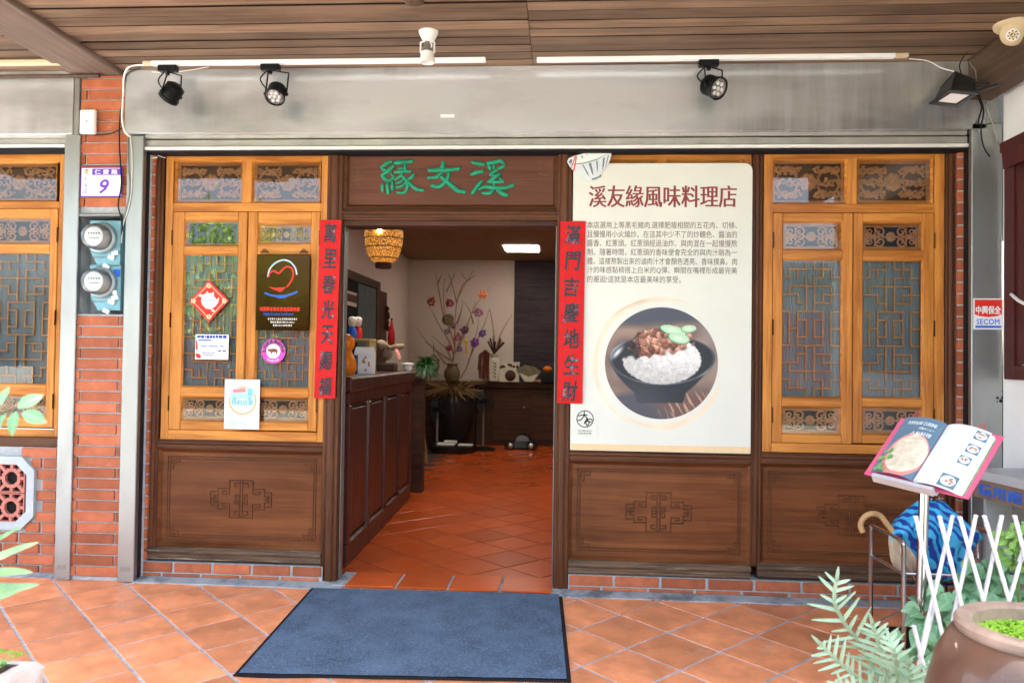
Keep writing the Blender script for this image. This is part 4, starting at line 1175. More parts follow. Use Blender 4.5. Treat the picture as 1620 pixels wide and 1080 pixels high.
def food(x, y):
    """colour of the printed rice-bowl picture at a point of the poster"""
    c = mixc([.17, .115, .10], [.30, .22, .18], sst(-.3, .6, nz(x, y, .008, 3)))
    c = mixc(c, [.36, .25, .19], .7 * math.exp(-((x - 470) / 130) ** 2 - ((y - 262) / 34) ** 2))
    c = mixc(c, [.30, .245, .25], sst(880, 1040, x) * sst(520, 260, y) * .8)
    c = mixc(c, [.072, .078, .105], sst(250, 190, y + (x - 640) * .06 + 14 * nz(x, y, .01, 5)))
    g = sst(.0, .5, nz(x * .55 - y * .3, x * .12 + y * .05, .11, 8))
    w_ = sst(620, 720, y) * sst(560, 720, x + .5 * (y - 700))
    c = mixc(c, mixc([.15, .085, .07], [.45, .28, .22], g), w_)
    c = mixc(c, [.075, .078, .098], sst(650, 705, y + .14 * (x - 430)) * sst(760, 560, x - (y - 740) * .9))
    # bowl
    dy = (y - 440) / (150 if y < 440 else 175); e = ((x - 697) / 346) ** 2 + dy * dy
    k = (y - 440) / 302.0
    body = 0
    if 0 < k < 1:
        hw_ = 346 * (1 - k ** 1.35) ** .62 if k < .75 else max(346 * (1 - .75 ** 1.35) ** .62 - (k - .75) * 90, 95)
        body = sst(hw_ + 8, hw_ - 8, abs(x - 690 + 10 * k)) * sst(1.0, .96, k)
    m_ = max(body, sst(1.04, .97, e))
    shade = [.020 + .03 * sst(.2, 1, k) * sst(900, 500, x), .025 + .03 * sst(.2, 1, k) * sst(900, 500, x), .034 + .035 * sst(.2, 1, k) * sst(900, 500, x)]
    c = mixc(c, shade, m_)
    rim = math.exp(-((e - .97) / .05) ** 2)
    c = mixc(c, [.42, .45, .50], rim * (.75 * sst(480, 380, x) * sst(480, 360, y) + .6 * sst(900, 1010, x) * sst(480, 560, y) + .35 * sst(560, 640, y) + .12) * m_)
    c = mixc(c, [.70, .72, .74], math.exp(-((x - 402) / 26) ** 2 - ((y - 405 + (x - 402) * .9) / 16) ** 2))
    # rice
    top = 404 - .34 * (x - 700) if x > 700 else 404 + .14 * (700 - x)
    top += 34 * nz(x, y, .02, 1)
    rm = sst(top - 10, top + 14, y) * sst(1.03, .94, ((x - 695) / 258) ** 2 + ((y - 455) / 158) ** 2 + .05 * nz(x, y, .05, 2))
    ang = 2.4 * nz(x, y, .012, 11); ca, sa = math.cos(ang), math.sin(ang)
    u_, v_ = (x * ca + y * sa) / 20, (-x * sa + y * ca) / 9
    d = noise.voronoi((u_, v_, 0))[0]
    gr = .60 + .30 * sst(.0, .45, d[1] - d[0]) + .16 * nz(x, y, .03, 4)
    lit = .72 + .38 * sst(600, 400, y) * sst(400, 760, x)
    c = mixc(c, [gr * lit * 1.0, gr * lit * .965, gr * lit * .95], rm)
    # braised meat
    mt_ = sst(1.06, .9, ((x - 690) / 212) ** 2 + ((y - 338 - .10 * (690 - x)) / 100) ** 2 + .45 * nz(x, y, .025, 6)) * sst(top + 26, top - 4, y - 12)
    wx, wy = x + 16 * nz(x, y, .035, 21) + 5 * nz(x, y, .11, 22), y + 13 * nz(x, y, .035, 23) + 5 * nz(x, y, .11, 24)
    d, P = noise.voronoi((wx / 40, wy / 31, 2))
    h = (math.sin(P[0][0] * 37.7 + P[0][1] * 91.3) * .5 + .5)
    px_, py_ = wx / 40 - P[0][0], wy / 31 - P[0][1]
    lum = .55 + .45 * sst(.0, .35, d[1] - d[0]) - .5 * (px_ * .5 + py_ * .9)
    mc = mixc([.15, .045, .03], [.68, .33, .23], h ** .8) if x > 545 else mixc([.06, .03, .03], [.26, .12, .09], h)
    mc = [q_ * max(.25, lum) for q_ in mc]
    mc = mixc(mc, [.80, .70, .64], .75 * sst(.16, .05, math.hypot(px_ + .12, py_ + .2)) * (1 if h > .35 else .2))
    c = mixc(c, mc, mt_)
    # cucumber slices
    for (ex, ey, a_, b_, ro) in ((768, 262, 92, 32, -.26), (872, 250, 52, 25, .05), (806, 312, 74, 36, -.24)):
        X_, Y_ = (x - ex) * math.cos(ro) - (y - ey) * math.sin(ro), (x - ex) * math.sin(ro) + (y - ey) * math.cos(ro)
        r = math.hypot(X_ / a_, Y_ / b_)
        s_ = mixc([.58, .76, .56], [.46, .66, .45], sst(.2, .7, r) + .3 * nz(x, y, .06, 9))
        s_ = mixc(s_, [.05, .28, .13], sst(.86, .95, r + .10 * (Y_ / b_)))
        c = mixc(c, s_, sst(1.03, .97, r))
    return c
NG = 170
ph = MB(); cols = []
for j in range(NG + 1):
    for i in range(NG + 1):
        a, b = -1 + 2 * i / NG, -1 + 2 * j / NG
        m_ = max(abs(a), abs(b)); r = math.hypot(a, b); k = m_ / r if r > 1e-6 else 1   # square grid bent into a disc
        x, y = 691 + 371 * a * k, 475 + 367 * b * k
        pt = Pp(880 + x / 4.153, 460 + y / 4.153); ph.v.append((pt[0], YP - .0010, pt[1])); cols.append((*food(x, y), 1.0))
for j in range(NG):
    for i in range(NG):
        a = j * (NG + 1) + i; ph.f.append([a, a + NG + 1, a + NG + 2, a + 1]); ph.mi.append(0)
m_, n_t, p_ = base('rice_bowl_print')
at = n_t.nodes.new('ShaderNodeVertexColor'); at.layer_name = 'print'; n_t.links.new(at.outputs[0], p_.inputs['Base Color']); p_.inputs['Roughness'].default_value = .4; p_.inputs['Specular IOR Level'].default_value = .3
po_ph = ph.build('rice_bowl_photo', m_, po)
ca_ = po_ph.data.color_attributes.new('print', 'FLOAT_COLOR', 'POINT')
ca_.data.foreach_set('color', [q_ for c_ in cols for q_ in c_])
# cut-out bowl on the poster's corner
bc = thing('bowl_cutout', 'striped rice bowl cut-out stuck to the top corner of the tall poster', 'sign', (U(935, 260, YP - .01).x, YP - .01, U(935, 285, YP).z))
YB = YP - .009
Bp = lambda x, y: Pp(x, y, YB)
mb = MB(); outl = [(897.3, 256), (899.5, 250.5), (906, 247.5), (915, 245), (925, 242.5), (935, 240.3), (945, 238.8), (955, 238), (963, 238), (967, 240), (967, 246), (965, 254), (961, 262), (956, 268), (951.5, 273), (952, 279), (947, 282.5), (940, 285.3), (932, 286.8), (926, 285), (922, 281), (914, 276.5), (907, 270), (901, 263)]
mb.prism([Bp(*p) for p in outl], YB, YB + .006)
M['porc'] = plain('porcelain_print', (.66, .70, .72), .35, var=.08, vs_=20); M['porcs'] = plain('slate_stripe_print', (.17, .21, .25), .4); M['porcl'] = plain('pale_inside_print', (.78, .80, .78), .35)
mb.build('bowl_board', M['porc'], bc)
m2 = MB(); flat(m2, [Bp(*p) for p in ((899, 256), (901, 251.5), (915, 246), (935, 241.3), (955, 239), (965.5, 239.3), (962, 243), (952, 248), (940, 252), (925, 256), (910, 259), (902, 259.5))], YB - .0006); m2.build('inside_print', M['porcl'], bc)
m3 = MB()
for P in ([(920.5, 260), (923, 261), (930, 273), (933, 280), (929, 276)], [(931, 258.5), (935, 257.5), (938, 270), (939, 278), (936, 274)], [(943, 255), (945.5, 254), (946, 266), (945, 274), (944, 266)], [(954, 250.5), (957, 248.5), (955.5, 262), (952.5, 271), (953, 262)], [(961.5, 247), (963.5, 245), (960, 259), (957, 266)], [(902, 259.8), (925, 257.5), (945, 251.5), (966.5, 240.5), (945, 253), (925, 259), (902, 261)], [(919, 247), (921.5, 246), (922.5, 250), (921.5, 251)], [(928, 244), (929.5, 243.5), (929, 246.5)], [(899.5, 256), (902, 252.5), (905.5, 252), (905, 258), (901, 259)], [(935.5, 283), (945, 280), (950.5, 276), (951.5, 279), (944, 283), (937, 285)]):
    flat(m3, [Bp(*p) for p in P], YB - .0009)
m3.build('stripes', M['porcs'], bc)
m4 = MB()
for P in ([(909, 248), (912, 246.5), (904.5, 265), (903, 266.5)], [(911.5, 247.5), (913, 248), (908.5, 271), (906.5, 271)]): flat(m4, [Bp(*p) for p in P], YB - .0013)
m4.build('red_cord', M['redp'], bc)
# small logo card on the poster
def card(l, t, r, b, y, name, label, cat, mat='paperw', thick=.0015, **kw):
    x0, x1, z0, z1 = R4(l, t, r, b, y)
    o = thing(name, label, cat, ((x0 + x1) / 2, y, z0), **kw)
    mb = MB(); mb.box(x0, x1, y, y + thick, z0, z1); mb.build('sheet', M[mat], o)
    return o
lc = card(909.5, 645, 944, 689, YP - .004, 'logo_card', 'small square card with a black round logo on the poster\'s lower corner', 'card', 'poster')
YC_ = YP - .0048
mb = MB(); cx, cz = Pp(925.6, 662.4, YC_); rad = .047
def arcstrip(mb, cx, cz, r, wd, a0, a1, y, n=28, sx=1):
    v, f = [], []
    for i in range(n + 1):
        a = math.radians(a0 + (a1 - a0) * i / n)
        v += [(cx + sx * (r - wd / 2) * math.cos(a), y, cz + (r - wd / 2) * math.sin(a)), (cx + sx * (r + wd / 2) * math.cos(a), y, cz + (r + wd / 2) * math.sin(a))]
    for i in range(n): f.append((2 * i, 2 * i + 2, 2 * i + 3, 2 * i + 1))
    mb.add(v, f)
arcstrip(mb, cx, cz, rad, .005, 0, 360, YC_, 40)
for P in ([(-.85, .35), (-.2, .5), (.3, .45)], [(-.1, .9), (-.15, .4), (-.5, -.1), (-.9, -.2)], [(-.1, .4), (.3, 0), (.1, -.5), (.3, -.8), (.5, -.4), (.1, -.2), (-.1, -.6)], [(.2, -.1), (.7, 0), (.9, -.2)], [(.1, .05), (.4, -.25), (.8, -.4)]):
    stroke(mb, [(cx + a * rad, cz + b * rad) for a, b in P], .006, YC_ - .0002)
for i, s_ in enumerate((0, 1)):
    dashes(mb, R4(915, 680 + i * 4, 936, 682.2 + i * 4, YC_), YC_)
mb.build('logo', M['black'], lc)

# ================================================================== papers and stickers on the left window
YW = -.008
dm = thing('red_diamond', 'red diamond paper with a white figure and gold corners on the glass', 'decoration', (U(330, 477, YW).x, YW, U(330, 509, YW).z))
D_ = lambda x, y, yy=YW: Pp(x, y, yy)
mb = MB(); flat(mb, [D_(330.5, 443), (D_(362.5, 475)[0], D_(362.5, 475)[1]), D_(330.5, 509.5), D_(299, 476)], YW); mb.build('paper', M['redp'], dm)
M['pinkred'] = plain('coral_paper', (.68, .10, .09), .5)
m2 = MB()
for s_ in (.84, .80):
    P = [D_(330.5 + (x - 330.5) * s_, 476 + (y - 476) * s_, YW) for x, y in ((330.5, 443), (362.5, 475), (330.5, 509.5), (299, 476))]
    for i in range(4): stroke(m2, [P[i], P[(i + 1) % 4]], .002, YW - .0006)
for (x, y) in ((330.5, 452), (355, 476), (330.5, 501), (306, 476)):
    for k in range(5): flat(m2, [D_(x + 2.6 * math.cos(1.257 * k) + 1.7 * math.cos(t), y + 2.6 * math.sin(1.257 * k) + 1.7 * math.sin(t)) for t in [i for i in range(6)]], YW - .0008 - k * 1e-5)
m2.build('gold_ornament', M['gold'], dm)
m3 = MB()
for P in ([(318, 475), (321, 466), (328, 463), (335, 464), (340, 470), (343, 474), (347, 470), (345, 479), (340, 485), (334, 489), (326, 488), (320, 482)], [(314, 468), (318, 465), (322, 468), (318, 470)], [(325, 465), (328, 460), (331, 465)], [(334, 465), (338, 461), (339, 467)], [(334, 490), (338, 489), (340, 493), (336, 493)]): flat(m3, [D_(*p) for p in P], YW - .0010)
m3.build('white_figure', M['paperw'], dm)
m4 = MB(); stroke(m4, [D_(319, 474), D_(326, 477), D_(334, 474), D_(341, 478)], .003, YW - .0013); stroke(m4, [D_(326, 482), D_(331, 484), D_(336, 481)], .002, YW - .0013); m4.build('figure_lines', M['redp'], dm)
nt_ = card(309, 529, 361.5, 568.5, YW, 'notice_sheet', 'small white printed notice with blue heading under the red diamond', 'notice')
mb = MB(); x = 312
for i in range(9):
    wd = rnd.uniform(2, 6); a, b, c, d = R4(x, 530.5, x + wd, 534 + rnd.uniform(0, 1.5), YW); flat(mb, [(a, c), (b, c), (b, d), (a, d)], YW - .0006); x += wd + rnd.uniform(.6, 2)
for (l, t, r, b) in ((314, 537, 334, 539), (345, 554, 350, 556), (352, 554, 358, 556), (318, 547, 328, 548.5), (330, 547, 345, 548.5), (348, 547, 354, 548.5), (313, 560, 316, 565), (320, 558, 340, 559), (322, 561, 338, 562)):
    a, b_, c, d = R4(l, t, r, b, YW); flat(mb, [(a, c), (b_, c), (b_, d), (a, d)], YW - .0006)
mb.build('blue_print', M['navy'], nt_)
mb = MB(); flat(mb, [D_(*p) for p in ((310, 558), (316, 560), (319, 565), (314, 567), (310, 564))], YW - .0008); flat(mb, [D_(*p) for p in ((310, 536), (312, 540), (313, 552), (310, 554))], YW - .0008); mb.build('red_print', M['redp'], nt_)
# gold plaque
YG = -.035
gp = thing('gold_plaque', 'mirror-gold certificate plaque with red heart hanging on the right sash', 'plaque', (U(447, 460, YG).x, YG, U(447, 523, YG).z))
x0, x1, z0, z1 = R4(405.5, 402.5, 489.5, 522.5, YG)
mb = MB(); mb.box(x0, x1, YG, YG + .008, z0, z1, .002); mb.build('plate', M['goldmir'], gp)
for hx in (418.5, 480.5):
    mb = MB(); p = U(hx, 399, YG + .004)
    mb.tube([p + Vector((.011 * math.cos(a), 0, .009 + .010 * math.sin(a))) for a in [k * 2 * math.pi / 14 for k in range(14)]], .0028, 6, closed=True)
    for k in range(5): mb.ball((p.x - .02 + .01 * k, p.y, p.z + .003 * (2 - abs(k - 2))), .0065, 7, 5, (1, .4, 1))
    mb.build('hanger', M['bwX'], gp, smooth=True)
G_ = lambda x, y: Pp(390 + x / 5.4, 390 + y / 5.4, YG)
mb = MB(); heart = [G_(*p) for p in ((190, 262), (200, 225), (235, 208), (275, 228), (310, 195), (345, 172), (385, 185), (400, 230), (385, 290), (345, 345))]
stroke(mb, heart, .010, YG - .0006); flat(mb, [G_(*p) for p in ((185, 345), (250, 352), (340, 345), (290, 390))], YG - .0007)
mb.build('red_heart', M['redp'], gp)
mb = MB(); stroke(mb, [G_(*p) for p in ((155, 395), (220, 418), (300, 422), (380, 408), (435, 385))], .011, YG - .0006); stroke(mb, [G_(*p) for p in ((250, 430), (300, 437), (345, 428))], .006, YG - .0006); lettering(mb, 'Hakka Gourmet Certification', R4(417, 493.5, 464, 499, YG), YG - .0006, res=1); mb.build('blue_print', M['blue'], gp)
M['skyb'] = plain('pale_blue_print', (.42, .62, .74), .4)
mb = MB(); stroke(mb, [G_(*p) for p in ((182, 260), (195, 200), (240, 145), (310, 115), (370, 130), (415, 180), (430, 240))], .009, YG - .0005); mb.build('pale_arc', M['skyb'], gp)
mb = MB(); lettering(mb, '桃園縣客家美食會認證餐廳', R4(411, 485.5, 474, 492, YG), YG - .0006, bold=.02); mb.build('red_lettering', M['redp'], gp)
mb = MB()
for i in range(3): dashes(mb, R4(424 + i * 4, 503 + i * 5, 470 - i * 4, 506 + i * 5, YG), YG - .0006)
mb.build('small_lettering', M['poster'], gp)
# round pink sticker
cx, cz = Pp(432.5, 555.5, YW); R_ = .0735
ps = thing('round_sticker', 'round magenta and white sticker with a brown pig below the plaque', 'sticker', (cx, YW, cz - R_))
mb = MB(); flat(mb, ellipse(cx, cz, R_, R_), YW); mb.build('ring', M['magenta'], ps)
mb = MB(); flat(mb, ellipse(cx, cz, R_ * .58, R_ * .58), YW - .0006); mb.build('centre', M['paperw'], ps)
mb = MB(); flat(mb, [(cx + a * R_, cz + b * R_) for a, b in ((-.44, .16), (-.36, .24), (-.3, .18), (0, .22), (.3, .18), (.36, .06), (.34, -.05), (.3, -.22), (.24, -.22), (.22, -.06), (-.1, -.08), (-.14, -.24), (-.2, -.24), (-.24, -.06), (-.36, -.02), (-.46, .04))], YW - .0010); M['pigbr'] = plain('brown_print', (.20, .075, .045), .5); mb.build('pig_print', M['pigbr'], ps)
def ringtext(mb, s, cx, cz, r, a0, a1, h, y, flip=False, **kw):
    for i, ch in enumerate(s):
        a = math.radians(a0 + (a1 - a0) * i / max(1, len(s) - 1))
        n0 = len(mb.v); lettering(mb, ch, (-h * .45, h * .45, -h / 2, h / 2), 0, keep=True, res=1, **kw)
        ro = a - math.pi / 2 if not flip else a + math.pi / 2
        for k in range(n0, len(mb.v)):
            x, _, z = mb.v[k]; mb.v[k] = (cx + r * math.cos(a) + x * math.cos(ro) - z * math.sin(ro), y, cz + r * math.sin(a) + x * math.sin(ro) + z * math.cos(ro))
mb = MB(); ringtext(mb, '使用國產豬肉原料', cx, cz, R_ * .79, 178, 2, .024, YW - .0008, bold=.03); ringtext(mb, 'TAIWAN PORK', cx, cz, R_ * .79, 235, 305, .012, YW - .0008, flip=True); mb.build('white_lettering', M['paperw'], ps)
# white poster across the two sashes
wp = card(355, 600, 410.5, 678.5, -.024, 'paper_notice', 'white poster with orange circle and a truck, taped across both sashes', 'notice', 'paperw')
yw = -.0246
cx, cz = Pp(384, 633.5, yw)
M['orange'] = plain('orange_print', (.78, .42, .16), .5); M['teal'] = plain('teal_print', (.22, .52, .62), .5); M['coral'] = plain('coral_print', (.72, .25, .22), .5)
mb = MB(); arcstrip(mb, cx, cz, .080, .010, 0, 360, yw, 40); mb.build('orange_circle', M['orange'], wp)
mb = MB(); flat(mb, [Pp(*p, yw) for p in ((365, 618), (369, 614), (398, 613), (402, 617), (402, 628), (398, 631), (366, 631), (363.5, 627))], yw - .0004); mb.build('truck_print', M['skyb'], wp)
mb = MB(); flat(mb, [Pp(*p, yw) for p in ((368, 616), (388, 613.5), (389, 620), (369, 621))], yw - .0006); mb.build('truck_awning', M['coral'], wp)
mb = MB(); flat(mb, [Pp(*p, yw) for p in ((392, 614.5), (399, 615), (399, 626), (392, 626))], yw - .0006); mb.build('truck_cab', M['teal'], wp)
for xx_ in (371, 395):
    mb = MB(); flat(mb, ellipse(*Pp(xx_, 630, yw), .011, .011, 14), yw - .0007); mb.build('wheel_print', M['teal'], wp)
mb = MB()
lettering(mb, '特約店家', R4(366, 632, 401, 641, yw), yw - .0009, bold=.04)
for i, (l, r) in enumerate(((360, 378), (360, 390), (360, 398), (360, 372))):
    dashes(mb, R4(l, 664 + i * 3, r, 666 + i * 3, yw), yw - .0004)
mb.build('teal_print', M['teal'], wp)

# ================================================================== house number, meters, box, cables on the pier
YN = -.122
hp = thing('house_number_plate', 'white and purple house number plate with a 9 on the brick pier', 'number plate', (U(160, 288, YN).x, YN, U(160, 311, YN).z))
x0, x1, z0, z1 = R4(127.5, 264.5, 193.5, 311.5, YN)
mb = MB(); mb.box(x0, x1, YN, YN + .004, z0, z1, .001); mb.build('rim', M['purple'], hp)
mb = MB(); e = .006; flat(mb, [(x0 + e, z0 + e), (x1 - e, z0 + e), (x1 - e, z1 - e), (x0 + e, z1 - e)], YN - .0005); mb.build('white_field', M['paperw'], hp)
mb = MB(); a, b, c, d = R4(146, 267, 192, 277, YN); flat(mb, [(a, c), (b, c), (b, d), (a, d)], YN - .0009)
lettering(mb, '9', R4(158, 284, 172, 306, YN), YN - .0009, bold=.03, shear=.25)
for i, ch in enumerate('大溪區'): lettering(mb, ch, R4(132, 279.5 + i * 9.5, 139, 287.5 + i * 9.5, YN), YN - .0009, res=1)
mb.build('purple_print', M['purple'], hp)
mb = MB(); lettering(mb, '仁愛路', R4(150, 268.6, 186, 275.6, YN), YN - .0014, bold=.03, spacing=1.6); mb.build('street_lettering', M['paperw'], hp)
mb = MB(); flat(mb, ellipse(*Pp(137, 272, YN), .016, .017, 20), YN - .0010); mb.build('emblem', M['gold'], hp)
mb = MB(); arcstrip(mb, *Pp(137, 272, YN), .009, .003, 200, 340, YN - .0014, 10); flat(mb, ellipse(*Pp(137, 269.5, YN), .008, .005, 10), YN - .0014); mb.build('emblem_mark', M['maroon'], hp)
M['collar'] = plain('meter_collar', (.30, .36, .38), .35, .4)
M['dome'] = glassmat('meter_glass', ior=1.5, base_alpha=.10, bcol=(.85, .88, .88))
def meter(cyp, label, extra):
    yb = -.085
    c = U(163, cyp, yb)
    t = thing('electric_meter', label, 'electric meter', (c.x, yb, c.z - .12), 'electric meters in the pier')
    mb = MB()
    sh = [(-.084, .105), (.108, .105), (.108, -.165), (-.028, -.165), (-.075, -.085)]
    mb.prism([(c.x + a, c.z + b) for a, b in sh], yb, .04)
    mb.build('housing', M['meter'], t)
    RX = Matrix.Rotation(math.pi / 2, 4, 'X')
    mb = MB(); mb.lathe([(.094, 0), (.094, .02), (.088, .028), (.078, .03), (.078, 0)], (c.x - .003, yb - .001, c.z), 32, RX); mb.build('collar', M['collar'], t, smooth=True)
    mb = MB(); mb.lathe([(.0, .088), (.057, .088), (.057, .0)], (c.x - .004, yb, c.z), 28, RX); d_ = mb.build('dial', M['dial'], t)
    m2 = MB()
    for k in range(5): m2.box(c.x - .04 + k * .016, c.x - .03 + k * .016, yb - .0892, yb - .0882, c.z + .012, c.z + .022)
    m2.box(c.x - .035, c.x + .03, yb - .0892, yb - .0882, c.z - .012, c.z - .007); m2.build('counter_marks', M['greyink'], d_)
    mb = MB(); mb.lathe([(.078, .02), (.076, .085), (.066, .11), (.04, .122), (0, .125)], (c.x - .003, yb, c.z), 32, RX); mb.build('glass_dome', M['dome'], t, smooth=True)
    mb = MB(); dashes(mb, (c.x - .06, c.x + .03, c.z - .118, c.z - .108), yb - .0008); mb.build('lettering', M['greyink'], t)
    for k, (a, b, ro) in enumerate(((.06, -.115, .4), (.085, -.09, -.3), (.035, -.17, .5))):
        m2 = MB(); m2.box(-.021, .021, -.003, .003, -.013, .013, .003); m2.xf(Matrix.Translation((c.x + a, yb - .012 - .004 * k, c.z + b)) @ Matrix.Rotation(ro, 4, 'Y')); m2.build('seal_tag', M['paperw'], t)
    m2 = MB(); m2.lathe([(0, .004), (.014, .004), (.014, 0)], (c.x + .085, yb - .016, c.z - .06), 14, RX); m2.build('seal_disc', M['glass2'] if not extra else M['dial'], t)
    if extra:
        m2 = MB(); m2.box(c.x + .065, c.x + .105, yb - .003, yb, c.z + .035, c.z + .08); m2.build('blue_sticker', M['blue'], t)
meter(377, 'upper electric meter, light blue housing with glass dome', False)
meter(447, 'lower electric meter with a blue sticker beside its dome', True)
mb = MB(); x0, x1, z0, z1 = R4(126, 338, 192, 342.5, -.11); mb.box(x0, x1, -.118, .04, z0, z1, .004); tag(mb.build('niche_cover', M['steelD']), 'rusty metal lip above the electric meters', 'cover strip')
YJ = -.107
x0, x1, z0, z1 = R4(125, 172.5, 150, 211.5, YJ - .03)
mb = MB(); mb.box(x0, x1, YJ - .03, YJ, z0, z1, .008); jb = thing('junction_box', 'white plastic junction box screwed to the brick pier', 'junction box', (x0, YJ, z0)); mb.build('cover', M['whitep'], jb)
mb = MB(); RX = Matrix.Rotation(math.pi / 2, 4, 'X')
for kz in (.5,): mb.lathe([(0, .002), (.004, .002), (.004, 0)], ((x0 + x1) / 2, YJ - .03, z0 + (z1 - z0) * kz), 8, RX)
mb.build('screw', M['black'], jb)
def cable(pts, r, mat, label, name='cable', y=-.125, group=None, n=6):
    P = [U(p[0], p[1], p[2] if len(p) > 2 else y) for p in pts]
    mb = MB(); mb.tube(crv(P, 6), r, 6)
    tag(mb.build(name, M[mat], smooth=True), label, 'cable', group)
cable([(230, 103, -.2), (215, 103, -.19), (203, 107, -.16), (196, 122, -.14), (195, 150), (193, 185), (197, 207), (205, 216)], .0065, 'whitep', 'thick white cable bending down from the track to the steel post')
cable([(222, 108, -.19), (203, 116, -.15), (197, 130), (195, 155), (190, 185), (189, 230), (192, 290), (187, 325), (194, 352), (192, 372)], .0045, 'black', 'black cable drooping down the pier past the house number')
cable([(126, 213), (150, 214), (172, 212), (188, 206), (196, 200)], .003, 'black', 'thin black wire running along under the junction box')
cable([(202, 214), (203, 260), (205, 300), (198, 335), (194, 360)], .0028, 'steelD', 'thin grey wire hanging on the left steel post, short', group=None)
cable([(206, 214), (209, 250), (208, 300), (203, 330), (195, 356), (192, 385)], .0022, 'whitep', 'thin pale wire hanging on the left steel post, long')
cable([(240, 114, -.18), (262, 115, -.17), (290, 113, -.17), (330, 106, -.18)], .0025, 'whitep', 'pale wire stretched loosely below the left light track')
cable([(1438, 93, -.2), (1468, 97, -.2), (1490, 108, -.22), (1512, 114, -.25)], .003, 'whitep', 'pale wire from the right track to the floodlight')
cable([(232, 245, -.03), (244, 243, -.03), (252, 247, -.03), (262, 250, -.03)], .0022, 'whitep', 'loose pale wire end at the top of the left brown post')
mb = MB(); mb.tube([U(230, 252, -.03), U(249, 249, -.03)], .006, 8); tag(mb.build('conduit_stub', M['whitep'], smooth=True), 'short white conduit stub beside the top of the left window', 'conduit')
mb = MB(); x0, x1, z0, z1 = R4(673, 236.5, 728, 240.3, -.03); mb.box(x0, x1, -.04, -.02, z0, z1, .002); tag(mb.build('door_sensor', M['whitep']), 'slim white strip sensor above the name board', 'sensor')
# ================================================================== light tracks and lamps under the ceiling
def ltrack(xl, xr, py, label, ends):
    z1 = ZC - .001
    a, b = UZ(xl, py, z1 - .012), UZ(xr, py, z1 - .012)
    yy = (a.y + b.y) / 2
    t = thing('light_track', label, 'light track', ((a.x + b.x) / 2, yy, z1), 'white light tracks along the ceiling edge')
    mb = MB(); mb.box(a.x, b.x, yy - .017, yy + .017, z1 - .024, z1, .003); mb.build('rail', M['white'], t)
    mb = MB()
    if ends[0]: mb.box(a.x - .05, a.x - .001, yy - .016, yy + .016, z1 - .022, z1, .004); mb.build('end_feed', M['cream'], t)
    mb = MB()
    if ends[1]: mb.box(b.x + .001, b.x + .07, yy - .016, yy + .016, z1 - .022, z1, .004); mb.build('end_feed', M['cream'], t)
    return yy
YT1 = ltrack(236, 769, 98, 'left white light track carrying two black spotlights', (1, 0))
YT2 = ltrack(849, 1412, 92, 'right white light track carrying one black spotlight', (0, 1))
def spot(cx, cy, ax, ay, yt, aim, label, size=.052, body='black', adapter=True):
    A = U(ax, ay, yt)
    t = thing('track_spotlight', label, 'spotlight', (A.x, yt, ZC), 'black spotlights on the tracks' if body == 'black' else None)
    if adapter:
        mb = MB(); mb.box(A.x - .055, A.x + .055, yt - .02, yt + .02, ZC - .062, ZC - .0255, .004); mb.build('track_adapter', M[body], t)
    c = U(cx, cy, yt - .05)
    d = Vector(aim).normalized()
    q_ = d.to_track_quat('Z', 'Y').to_matrix().to_4x4()
    s = size
    mb = MB(); mb.lathe([(0, -s * 1.15), (s * .55, -s * 1.15), (s * .8, -s * .95), (s * .88, -s * .2), (s * .9, s * .25), (s * 1.02, s * .3), (s * 1.04, s * .62), (s * .95, s * .66), (s * .9, s * .5)], c, 28, q_)
    can = mb.build('lamp_can', M[body], t, smooth=True)
    mb = MB()
    for k in range(9): mb.lathe([(s * .86, -s * (.9 - k * .11)), (s * .93, -s * (.88 - k * .11)), (s * .93, -s * (.85 - k * .11)), (s * .86, -s * (.83 - k * .11))], c, 24, q_)
    mb.build('cooling_fins', M[body], can)
    mb = MB(); mb.lathe([(0, s * .5), (s * .9, s * .5)], c, 24, q_)
    for k in range(7):
        a = k * 1.047; r = 0 if k == 6 else s * .5
        mb.ball(c + q_ @ Vector((r * math.cos(a), r * math.sin(a), s * .5)), s * .2, 8, 6)
    mb.build('lens', M['lens'], can, smooth=True)
    side = d.cross(Vector((0, 0, 1)))
    if side.length < .1: side = Vector((1, 0, 0))
    side.normalize()
    top = Vector((A.x, yt - .005, ZC - .062))
    mb = MB()
    for sg in (-1, 1):
        e = c + side * s * 1.1 * sg
        mid = Vector((e.x, (e.y + top.y) / 2 + .01, top.z - .02))
        mb.tube([top + side * .012 * sg, mid, e], .0045, 6)
        mb.ball(e, .011, 8, 6)
    mb.tube([top + Vector((0, 0, .002)), top - Vector((0, 0, .02))], .012, 8)
    mb.build('yoke', M[body], t, smooth=True)
    mb = MB(); mb.tube(crv([top + Vector((-.02, 0, 0)), top + Vector((-.06, .01, -.05)), c + Vector((-.05, .03, .03)), c - d * s], 6), .004, 6); mb.build('power_lead', M[body], t, smooth=True)
    return t
spot(271, 149, 266, 109, YT1, (-.62, .30, -.6), 'leftmost black track spotlight, tilted away to the left', .056)
spot(436.5, 149, 428, 108, YT1, (.05, -.62, -.8), 'black track spotlight above the left window, aimed down', .054)
spot(1130, 138, 1121, 98, YT2, (.55, -.7, -.5), 'lone black spotlight on the right track, turned right', .06)
